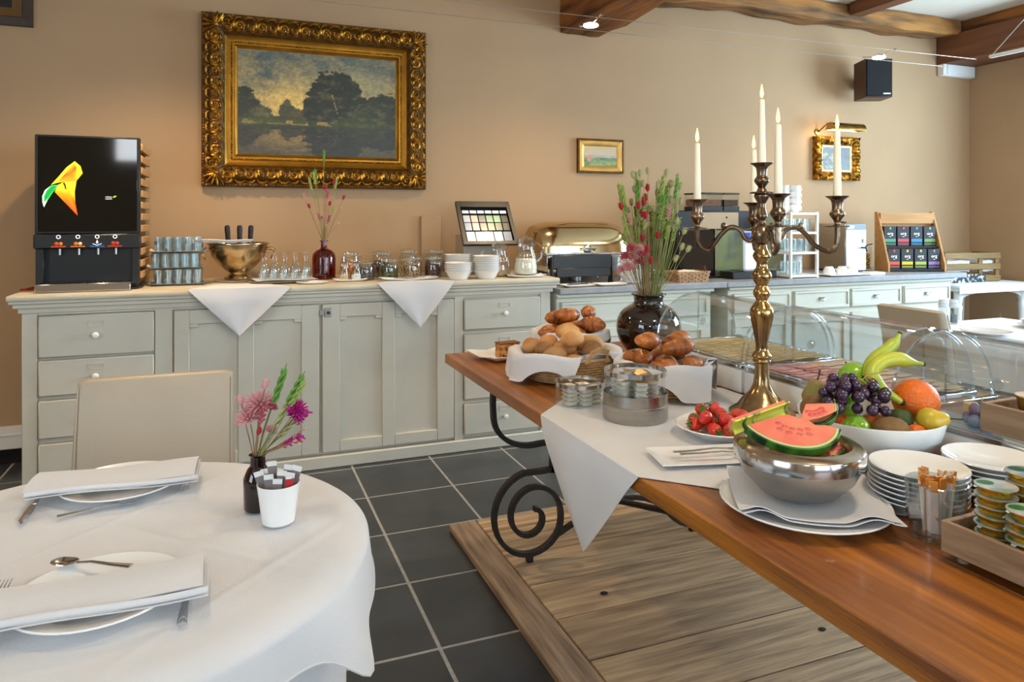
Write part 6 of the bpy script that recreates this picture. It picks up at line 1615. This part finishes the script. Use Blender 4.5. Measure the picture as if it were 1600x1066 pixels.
# ------------------------------------------------------------------ tiered wooden stand with portion cups
w_ = thing('tiered_stand', 'two-tier pale wooden stand holding foil-lidded portion cups', 'stand', (1.30, .70, TZ+.0006), math.radians(2))
def tray_box(x0, x1, y0, y1, z0, z1, nm, th=.011):
    a, b, c, d = x0-1.30, x1-1.30, y0-.70, y1-.70; e, f = z0-TZ, z1-TZ
    MB().box((a, c, e), (b, d, e+.008)).build(nm+'_base', M_greywood, w_)
    MB().box((a-th, c-th, e), (a, d+th, f)).build(nm+'_side', M_greywood, w_, bevel=.0015)
    MB().box((b, c-th, e), (b+th, d+th, f)).build(nm+'_side', M_greywood, w_, bevel=.0015)
    MB().box((a, d, e), (b, d+th, f)).build(nm+'_end', M_greywood, w_, bevel=.0015)
    MB().box((a, c-th, e), (b, c, f)).build(nm+'_end', M_greywood, w_, bevel=.0015)
tray_box(1.222, 1.39, .46, .915, TZ+.014, TZ+.070, 'lower_tray')
tray_box(1.362, 1.51, .46, .935, .992, 1.046, 'upper_tray')
for y in (.775, .49): MB().box((.112, y-.70-.006, .004), (.222, y-.70+.006, .212)).build('bracket', M_greywood, w_, bevel=.001)
for (x, y) in ((1.235, .90), (1.235, .48)): MB().lathe([(0, 0), (.010, 0), (.010, .0138), (0, .0138)], 12, c=(x-1.30, y-.70, 0)).build('foot', M_greywood, w_)
M_cup = pm('gold_foil_cup', 'd0a032', .25, metal=.85, col2='3f7a2a', scale=16, stretch=(1, 1, 2), lo=.36, hi=.44, rand=.05)
M_cupb = pm('brown_gold_cup', 'a8803e', .3, metal=.7, var=.5, scale=26)
M_foill = pm('pale_blue_foil', 'a9c6cc', .35, metal=.4, col2='e4ecec', scale=30, lo=.4, hi=.6); M_foilg = pm('green_foil_print', '2f7a3a', .4, var=.2); M_foilb = pm('copper_foil', 'd0b49a', .4, metal=.3, col2='e8ddd0', scale=30)
pc0 = None
def pcup(loc, rz, label, mat, lidm, patch=True):
    t = thing('portion_cup', label, 'portion cup', loc, rz, 'foil-lidded portion cups')
    MB().lathe([(0, 0), (.0265, 0), (.028, .002), (.0315, .013), (.0345, .0142), (.0345, .0152), (0, .0152)], 24).build('cup', mat, t)
    MB().lathe([(0, .0154), (.0338, .0154), (.0338, .0162), (0, .0164)], 24).build('foil_lid', lidm, t)
    mb = MB(); mb.grid(lambda u, v: (.030+.007*u, (v-.5)*.014*(1-.5*u), .0162-.004*u*u), 3, 2); mb.build('pull_tab', lidm, t, thick=.0004)
    if patch: MB().lathe([(0, .0166), (.012, .0166), (0, .0168)], 12, c=(.012, -.012, 0), sx=1.2).build('green_print', M_foilg, t)
    return t
z0 = TZ+.0232
STK = [((1.275, .870), 7, 'gold portion cup at the tray end'), ((1.344, .862), 8, 'gold portion cup beneath the upper tier'), ((1.258, .802), 6, 'gold portion cup nearest the tray edge'), ((1.335, .790), 7, 'gold portion cup well inside the lower tray'), ((1.262, .728), 6, 'gold portion cup farther along the tray edge')]
for (xy, n, nm) in STK:
    for k in range(n): pcup((xy[0]+rr.uniform(-.001, .001), xy[1]+rr.uniform(-.001, .001), z0+k*.0172), 2.6+rr.uniform(-.5, .5), nm+ordl(k, n), M_cup, M_foill)
for (x, y) in ((1.408, .885), (1.468, .84)):
    for k in range(2): 
        o = pcup((x, y, 1.0012+k*.0335), 1+k, 'brown-gold portion cup in the upper tray of the wooden stand', M_cupb, M_foilb, False)
        o.scale = (1, 1, 2.0)
# ------------------------------------------------------------------ cold displays with roll-top covers
DX0, DX1 = 1.672, 2.092
def display(y0, y1, label, covlabel):
    t = thing('cold_display', label, 'display', ((DX0+DX1)/2, (y0+y1)/2, TZ+.0006))
    hw, hl = (DX1-DX0)/2, (y1-y0)/2
    bs = MB().box((-hw, -hl, 0), (hw, hl, .085)).build('cooling_base', M_whitep, t, bevel=.008, seg=2)
    mb = MB()
    for lo, hi in (((-hw, -hl, .0855), (hw, -hl+.02, .100)), ((-hw, hl-.02, .0855), (hw, hl, .100)), ((-hw, -hl+.02, .0855), (-hw+.02, hl-.02, .100)), ((hw-.02, -hl+.02, .0855), (hw, hl-.02, .100))): mb.box(lo, hi)
    mb.build('steel_tray_rim', M_chrome, t, bevel=.002)
    MB().box((-hw+.02, -hl+.02, .0855), (hw-.02, hl-.02, .089)).build('tray_floor', M_steel, t)
    # transparent vaulted cover
    c = thing('display_cover', covlabel, 'cover', ((DX0+DX1)/2, (y0+y1)/2, TZ+.1012), 0, 'clear roll-top covers')
    def vault(sc):
        return [(-(hw-.006)*sc*math.cos(a), (.198 if sc == 1 else .195)*math.sin(a)**.85) for a in [PI*i/24 for i in range(25)]]
    A, B = vault(1), vault(.985); mb = MB(); n = 25
    v = [(x, -hl+.004, z) for x, z in A]+[(x, hl-.004, z) for x, z in A]
    mb.add(v, [(i, i+1, i+1+n, i+n) for i in range(n-1)]); mb.build('vault', M_acryl, c, thick=.0025, angle=60)
    for s in (-1, 1):
        y = s*(hl-.008); mb = MB(); mb.add([(x*.985, y, z*.985) for x, z in A], [tuple(range(n))]); mb.build('end_wall', M_acryl, c, thick=.0025)
        MB().tube([(x*.99, s*(hl-.006), z*.99+.002) for x, z in A], .0045, 6).build('end_rib', M_edge, c)
        MB().tube([(0, s*(hl-.012), .002), (0, s*(hl-.012), .19)], .0035, 6).build('end_seam', M_edge, c)
        MB().box((s*(hw-.012)-.010, -hl+.006, 0), (s*(hw-.012)+.010, hl-.006, .006)).build('lower_rail', M_edge, c)
    MB().tube([(0, -hl+.01, .199), (0, hl-.01, .199)], [(.004, .012)]*2, 8).build('ridge_rail', M_edge, c)
    MB().lathe([(0, 0), (.016, 0), (.016, .003), (.008, .004), (0, .004)], 14, M=Matrix.Translation((-hw*.80, 0, .118)) @ Matrix.Rotation(-PI/2*.75, 4, 'Y')).build('knob_emblem', M_glassd, c)
    return t
display(2.045, 2.590, 'white cold display with sliced cheese, farthest along the table beside the black vase', 'clear vaulted cover over the sliced cheese')
display(1.485, 2.030, 'white cold display with sliced ham, beside the candelabra', 'clear vaulted cover over the sliced ham')
display(.895, 1.440, 'white cold display with grapes and cheese, beside the plate stacks', 'clear vaulted cover over the grapes and cheese')
def slices(x0, x1, y0, y1, nx, ny, mats, name, label, cat, grp, rr, th=.0035, w__=.085, l__=.12):
    z = TZ+.0902; k = 0
    for a in range(nx):
        for b in range(ny):
            x = lerp(x0, x1, (a+.5)/nx); y = lerp(y1, y0, (b+.5)/ny)
            sl_ = (th*2.2)/((y1-y0)/ny) if ny > 1 else 0
            mb = MB(); ph = 1.0
            mb.grid(lambda u, v: ((u-.5)*w__, (v-.5)*l__, .006+.012*(1-v)+.002*math.sin(u*7+ph)), 5, 4)
            o = mb.build(name, mats[k % len(mats)], thick=th*.6, loc=(x, y, z)); tag(o, label, cat, grp); k += 1
rr = random.Random(2)
M_ch = [pm('pale_cheese', 'e3c88c', .4, var=.08, scale=10), pm('cheese_rind_edge', 'd6b46c', .4, var=.1, scale=10)]
M_ham = [pm('cooked_ham', 'd38a82', .4, col2='c0706c', scale=12), pm('ham_fat_edge', 'e0aaa0', .4, col2='c87a74', scale=9)]
slices(1.70, 2.065, 2.085, 2.53, 4, 13, M_ch, 'cheese_slice', 'slice of pale yellow cheese fanned under the clear cover', 'cheese slice', 'cheese slices in the cold display', rr)
slices(1.70, 1.90, 1.60, 1.99, 2, 11, M_ham, 'ham_slice', 'slice of pink cooked ham fanned under the clear cover', 'ham slice', 'ham slices in the cold display', rr)
M_ham2 = [pm('pale_turkey', 'e0c2a8', .4, col2='cfa088', scale=9)]
slices(1.90, 2.07, 1.55, 1.99, 2, 10, M_ham2, 'turkey_slice', 'slice of pale cooked meat fanned beside the ham under the clear cover', 'meat slice', 'pale meat slices in the cold display', rr)
slices(1.72, 2.06, 1.51, 1.60, 3, 2, M_ham2, 'turkey_slice', 'slice of pale cooked meat lying before the ham under the clear cover', 'meat slice', 'pale meat slices before the ham', rr, l__=.08)
g_ = thing('grape_bunch', 'small bunch of blue-grey grapes under the clear cover with cheese', 'grapes', (1.772, 1.25, TZ+.0905))
gm = None
for L, pts in enumerate((((0, 0), (.03, .005), (.06, 0), (.015, .028), (.045, .03), (.03, -.022), (.0, -.03), (.058, -.03)), ((.015, .01), (.045, .012), (.03, -.01)))):
    for (a, b) in pts:
        o = MB().ball((0, 0, 0), (.0145, .0145, .0165), 12, 8).build('grape', pm('blue_grape', '59627a', .45, var=.2, rand=.15), g_) if gm is None else gm.copy()
        if gm is None: gm = o
        else: C.objects.link(o); o.parent = g_
        o.location = (a-.02, b, .0168+L*.026)
MB().tube([(.01, 0, .05), (.02, .01, .07), (.04, .015, .08)], .0015, 5).build('stalk', MATS['grape_stalk'], g_)
for k, (x, y, s_) in enumerate(((1.86, 1.22, .030), (1.90, 1.27, .026), (1.83, 1.14, .028), (1.92, 1.15, .03), (1.87, 1.33, .027), (1.98, 1.25, .03), (1.80, 1.04, .03), (1.97, 1.05, .03))):
    o = MB().prism([(-s_, -s_*.7), (s_, -s_*.6), (s_*.9, s_*.7), (-s_*.8, s_*.6)], 0, .03, 'z').build('cheese_piece', M_ch[0], fixn=True, bevel=.003, loc=(x, y, TZ+.0902)); o.rotation_euler = (0, 0, k*1.1)
    tag(o, 'chunk of pale cheese on the tray near the blue-grey grapes', 'cheese', 'cheese chunks in the cold display')
# ================================================================== ROUND DINING TABLE
DX, DY, DR, DZ = -.25, 1.585, .465, .757
t = thing('dining_table', 'round dining table under white cloths', 'table', (DX, DY, 0))
MB().lathe([(0, DZ-.03), (DR-.04, DZ-.03), (DR-.03, DZ-.024), (DR-.03, DZ-.004), (DR-.034, DZ), (0, DZ)], 48).build('tabletop', M_tablewood, t)
MB().lathe([(0, 0), (.26, 0), (.26, .02), (.06, .045), (.04, .1), (.04, DZ-.031), (0, DZ-.031)], 28).build('pedestal', M_iron, t)
def drape(ext, z0, flare, amp, wav, R0, off, rings=20, inner=14, n=200, crease=None):
    """cloth laid over the round top: flat inside, falling in folds outside"""
    mb = MB(); tot = rings+inner
    def fn(u, v):
        a = 2*PI*u; E = ext(a); k = v*tot
        if k <= inner:
            q = k/inner*R0; x, y = q*math.cos(a), q*math.sin(a); return (x, y, z0+(crease(x, y) if crease else 0))
        s = max(0, (k-inner)/rings*(E-R0)); c = .018
        if s < c*PI/2: th = s/c; rr = R0+c*math.sin(th); z = z0-c*(1-math.cos(th))
        else: rr = R0+c; z = z0-c-(s-c*PI/2)
        d = max(0, z0-z-.015); rr += flare*d+amp*min(1, d/.2)*wav(a)+off*min(1, s/.03)
        return (rr*math.cos(a), rr*math.sin(a), z)
    mb.grid(fn, n, tot, wrapu=True); mb.hem = [fn(i/n, 1.0) for i in range(n)]
    return mb
o = drape(lambda a: DR+.60, DZ+.0022, .0, .042, lambda a: math.sin(11*a+.8*math.sin(3*a))-.35, DR-.022, 0).build('tablecloth', M_linen, thick=.0012, angle=80, loc=(DX, DY, 0)); tag(o, 'long white under cloth hanging in folds from the round dining table', 'tablecloth')
def gs(a, c, w): return math.exp(-(((a-c+PI) % (2*PI)-PI)/w)**2)
FOLD = [math.radians(-37), math.radians(-95), math.radians(35), math.radians(110), math.radians(190)]
def wv(a): return sum(gs(a, f, .13)*1.5-gs(a, f-.22, .16)*.7 for f in FOLD)+.25*math.sin(9*a)
o = drape(lambda a: .586+.012*math.cos(4*a)+.06*gs(a, FOLD[0]+.03, .09)+sum(.03*gs(a, f, .12) for f in FOLD[1:]), DZ+.0048, .16, .036, wv, DR+.004, .036, inner=56, n=240,
          crease=lambda x, y: .0022*(math.exp(-((x-y-.52)/.010)**2)+math.exp(-((x-y+.10)/.010)**2)+math.exp(-((x+y-.12)/.010)**2))); hem = o.hem; o = o.build('tablecloth', M_linen, thick=.0012, angle=80, loc=(DX, DY, 0)); MB().tube(hem, .0022, 5, closed=True).build('hem', M_linen, o); tag(o, 'square white top cloth with folded corners hanging over the round dining table', 'tablecloth')
# pressed fold ridges in the top cloth
ZD = DZ+.0088
plate_prof = [(0, .003), (.078, 0), (.083, .004), (.128, .016), (.131, .018), (.129, .0205), (.088, .008), (.083, .0065), (0, .0065)]
def napkin(loc, rz, w_, d_, label, flip=0, tilt=0):
    mb = MB()
    def f(u, v, k):
        x, y = (u-.5)*w_, (v-.5)*d_
        return (x-.004*k, y+.004*k, .0055*k+.006*math.sin(PI*v)*(k == 2)+.003*math.sin(u*6+k)+.010*max(0, .5-abs(u-.5))*0)
    for k in range(3): mb.grid(lambda u, v: f(u, v, k), 18, 8)
    # rolled fold along one long side
    mb.grid(lambda u, v: ((u-.5)*w_, -d_/2-.006*math.sin(PI*v), .0055+.0055*(1-math.cos(PI*v))*1.0+.003*math.sin(u*6)), 18, 6)
    o = mb.build('napkin', M_linen, thick=.002, angle=60, loc=loc); o.rotation_euler = (tilt, 0, rz); return tag(o, label, 'napkin')
def place(px, py, rz, plab, nlab, ny, nd_):
    tag(MB().lathe(plate_prof, 44).build('dinner_plate', M_white, loc=(px, py, ZD)), plab, 'plate')
    napkin((px-.005, ny, ZD+.023), rz, .345, nd_, nlab)
place(-.240, 1.895, math.radians(-2), 'white dinner plate set on the chair side of the round table', 'folded white napkin across the plate on the chair side', 1.885, .135)
place(-.205, 1.352, math.radians(1), 'white dinner plate set across from the empty chair', 'folded white napkin across the plate opposite the chair', 1.312, .118)
cut('table_knife', knife_mb(.22), (-.405, 1.955, ZD+.001), math.radians(-91), 'table knife beside the chair-side plate')
cut('teaspoon', spoon_mb(.165, .015), (-.345, 1.752, ZD+.001), math.radians(14), 'silver teaspoon lying below the chair-side plate', .001)
cut('table_fork', fork_mb(.20), (-.095, 2.005, ZD+.001), math.radians(-92), 'table fork half under the napkin of the chair-side plate')
cut('table_knife', knife_mb(.24), (-.073, 1.215, ZD+.001), math.radians(89), 'table knife half under the napkin of the plate opposite the chair')
cut('table_fork', fork_mb(.21), (-.372, 1.262, ZD+.001), math.radians(88), 'table fork beside the plate opposite the chair')
cut('teaspoon', spoon_mb(.15, .016), (-.165, 1.405, ZD+.022), math.radians(152), 'teaspoon beyond the plate opposite the chair', .001, rx=0)
# ------------------------------------------------------------------ small vase with dried flowers and sweetener pot
t = thing('bud_vase', 'small plum glass vase behind the white pot', 'vase', (.052, 1.652, ZD))
M_plum = glassm('plum_glass', '8a2a4a', .07)
MB().lathe([(0, .002), (.026, 0), (.029, .004), (.030, .07), (.022, .088), (.016, .095), (.0155, .115), (.019, .119), (.0135, .119), (.0135, .096), (.026, .07), (.026, .006), (0, .005)], 22).build('vase_wall', M_plum, t)
r = random.Random(17); R2, F2 = camR, camF
FL = [('puff', 'pink', -.050, .195, 1.0), ('puff', 'pink', -.030, .222, 1.1), ('spray', 'red', -.035, .190, .9), ('spray', 'rose', -.022, .185, 1.0), ('daisy', 'rose', -.004, .215, .75), ('daisy', 'pink', -.004, .165, .75), ('wheat', 'green', .006, .235, 1.0), ('wheat', 'green', .045, .238, .9), ('wheat', 'lgreen', .052, .232, .8), ('wheat', 'pale', .014, .185, 1.0), ('wheat', 'pale', .018, .155, .9), ('bunny', 'pink', -.012, .262, .8), ('bunny', 'pink', -.068, .225, .8), ('puff', 'mag', .060, .215, .8), ('puff', 'mag', .052, .198, .7), ('spray', 'mag', .042, .175, 1.0), ('spray', 'mag', .03, .14, 1.0), ('bud', 'tan', .066, .165, .6), ('bud', 'tan', .055, .15, .6), ('bud', 'tan', .045, .14, .6), ('spray', 'rose', .012, .13, 1.0), ('bud', 'red', -.025, .165, 1.0)]
for kd, c2_, lx, hz, sc in FL:
    dp = r.uniform(-.02, .015); b0 = Vector((.052, 1.652, ZD+.012))+R2*lx*.1; tp_ = Vector((.052, 1.652, ZD+hz+.002))+R2*(lx*.95+.03)+F2*dp
    stem_flower(b0, tp_, kd, c2_, 'dried stem with a %s %s in the small plum vase' % (CN[c2_], KN[kd]), 'dried stems in the small plum vase', M_stemb if c2_ in ('pink', 'rose', 'red', 'mag', 'tan') else M_stem, sc=sc, bend=.006, name='dried_flower', neck=Vector((.052, 1.652, ZD+.118))+R2*max(-.010, min(.010, lx*.15))+F2*dp*.3)
PX, PY = .090, 1.565
t = thing('sweetener_pot', 'white ribbed pot holding sugar sachets', 'pot', (PX, PY, ZD))
MB().lathe([(0, .002), (.030, 0), (.033, .003), (.0365, .03), (.0395, .055), (.0435, .082), (.0425, .083), (.038, .058), (.031, .008), (0, .007)], 32, wob=lambda a, z: 1+.004*math.sin(z*700)).build('pot_wall', M_white, t)
M_sach = pm('taupe_sachet', '847a76', .6, var=.12, scale=30); M_sachw = pm('sachet_white_end', 'e9e6e4', .6); M_sachr = pm('red_sachet', 'd0202a', .5, var=.15)
SA = [(-.030, .0, .068, -.30), (-.016, -.016, .062, -.10), (.003, -.022, .054, .0), (.006, -.006, .068, .06), (.020, -.012, .066, .18), (.026, .008, .078, .25), (.012, .012, .078, .15), (-.008, .010, .086, -.12), (-.022, .012, .070, -.2)]
for k, (lx, dp, h_, ti) in enumerate(SA):
    v = camR*lx*.75+camF*dp*.75
    s = thing('sugar_sachet', 'grey paper sugar sachet with white end in the white pot', 'sachet', (PX+v.x, PY+v.y, ZD+.040), -YAW, 'sugar sachets in the white pot'); s.rotation_euler = (dp*4, ti, -YAW)
    MB().box((-.0095, -.0016, 0), (.0095, .0016, h_-.010)).build('paper_body', M_sach, s)
    MB().box((-.0097, -.0018, h_-.010), (.0097, .0018, h_)).build('paper_end', M_sachw, s)
for k, (lx, dp) in enumerate(((.035, -.004), (.031, -.012), (.010, .024), (.028, .018))):
    v = camR*lx*.82+camF*dp; s = thing('sweetener_sachet', 'red sweetener sachet in the white pot', 'sachet', (PX+v.x, PY+v.y, ZD+.052), -YAW+.3*k, 'red sachets in the white pot')
    MB().box((-.006, -.0015, 0), (.006, .0015, .042)).build('paper_body', M_sachr, s); MB().box((-.0061, -.0016, .042), (.0061, .0016, .048)).build('paper_end', M_sachw, s)
# ================================================================== CHAIRS AND THE SECOND TABLE
def chair(label, loc, rz, w_=.44, ht=.925):
    t = thing('dining_chair', label, 'chair', loc, rz)
    def back(u, v):  # closed padded slab, faces -y locally
        return None
    mb = MB(); hw = w_/2
    P = rpoly(w_, .055, .022, 5); rings = []
    for k in range(13):
        q = k/12; z = lerp(.42, ht, q); sc = 1-.05*q; yo = .02+.07*q*q; rings.append([(x*sc, y+.20+yo, z) for x, y in P])
    rings.append([(x*.955*.9, y*.55+.29, ht+.008) for x, y in P])
    n = len(P); vs = [p for r_ in rings for p in r_]; fs = [(k*n+i, k*n+(i+1) % n, (k+1)*n+(i+1) % n, (k+1)*n+i) for k in range(len(rings)-1) for i in range(n)]
    fs += [tuple(range(n-1, -1, -1)), tuple((len(rings)-1)*n+i for i in range(n))]
    mb.add(vs, fs); mb.build('backrest', M_leather, t, angle=60)
    MB().box((-hw, -.205, .40), (hw, .19, .475)).build('seat', M_leather, t, bevel=.018, seg=3)
    MB().tube([(s*hw*.93, .20+.02+.07*q*q-.029, lerp(.45, ht-.01, q)) for s in (1,) for q in [k/8 for k in range(9)]], .003, 6).build('piping', M_leather, t)
    MB().tube([(-hw*.93, .20+.02+.07*q*q-.029, lerp(.45, ht-.01, q)) for q in [k/8 for k in range(9)]], .003, 6).build('piping', M_leather, t)
    M_leg = pm('dark_chair_leg', '3a2a1e', .5, var=.2)
    for sx in (-1, 1):
        for sy in (-.17, .20): MB().tube([(sx*(hw-.03), sy, .399), (sx*(hw-.03), sy*1.06, 0)], [.021, .015], 4).build('leg', M_leg, t)
    return t
chair('taupe leather dining chair pushed in at the round table', (-.232, 2.325, 0), math.radians(-1), .485, .878)
chair('taupe leather dining chair at the sunlit table near the counter', (3.62, 2.72, 0), math.radians(88), .42)
t = thing('dining_table', 'square dining table under a white cloth near the counter and side table', 'table', (4.28, 2.78, 0))
MB().box((-.5, -.45, .70), (.5, .45, .737)).build('tabletop', M_tablewood, t, bevel=.004)
MB().lathe([(0, 0), (.25, 0), (.25, .02), (.05, .05), (.04, .1), (.04, .699), (0, .699)], 24).build('pedestal', M_iron, t)
mb = MB()
def cl(u, v):
    X, Y = (u-.5)*1.50, (v-.5)*1.40; z = .7395; dx = max(0, abs(X)-.505); dy = max(0, abs(Y)-.455)
    x = math.copysign(min(abs(X), .505), X); y = math.copysign(min(abs(Y), .455), Y); d = max(dx, dy)
    x += math.copysign(.006+.02*dx, X) if dx else 0; y += math.copysign(.006+.02*dy+.01*math.sin(X*22)*min(1, dy*6), Y) if dy else 0
    return (x, y, z-d)
mb.grid(cl, 60, 56); o = mb.build('tablecloth', M_linen, thick=.0014, loc=(4.28, 2.78, 0)); tag(o, 'white cloth on the square table near the counter', 'tablecloth')
Z2 = .7412
tag(MB().lathe(plate_prof, 36).build('dinner_plate', M_white, loc=(4.02, 2.80, Z2)), 'white plate on the table near the counter, before the taupe chair', 'plate')
tag(MB().lathe(plate_prof, 36).build('dinner_plate', M_white, loc=(4.55, 2.82, Z2)), 'white plate under a napkin on the table near the counter', 'plate')
napkin((4.55, 2.82, Z2+.023), math.radians(60), .30, .10, 'folded white napkin on the plate at the table near the counter')
for k, (x, y, nm) in enumerate(((4.155, 3.17, 'salt'), (4.225, 3.15, 'pepper'))):
    t = thing('grinder', 'clear glass %s grinder on the table near the counter' % nm, 'grinder', (x, y, Z2))
    MB().lathe([(0, .002), (.024, 0), (.026, .005), (.022, .07), (.024, .1)], 18).build('glass_wall', M_glassd, t)
    MB().lathe([(0, .006), (.02, .006), (.0185, .055), (0, .057)], 14).build('contents', pm('pepper_'+nm, ('d9dde0', '6a7078')[k], .8, var=.4, scale=120), t)
    MB().lathe([(.024, .101), (.027, .104), (.027, .125), (.022, .13), (.026, .134), (.024, .15), (0, .153)], 18).build('grinder_head', pm('clear_plastic_head', 'd5dde2', .2, var=.05), t)
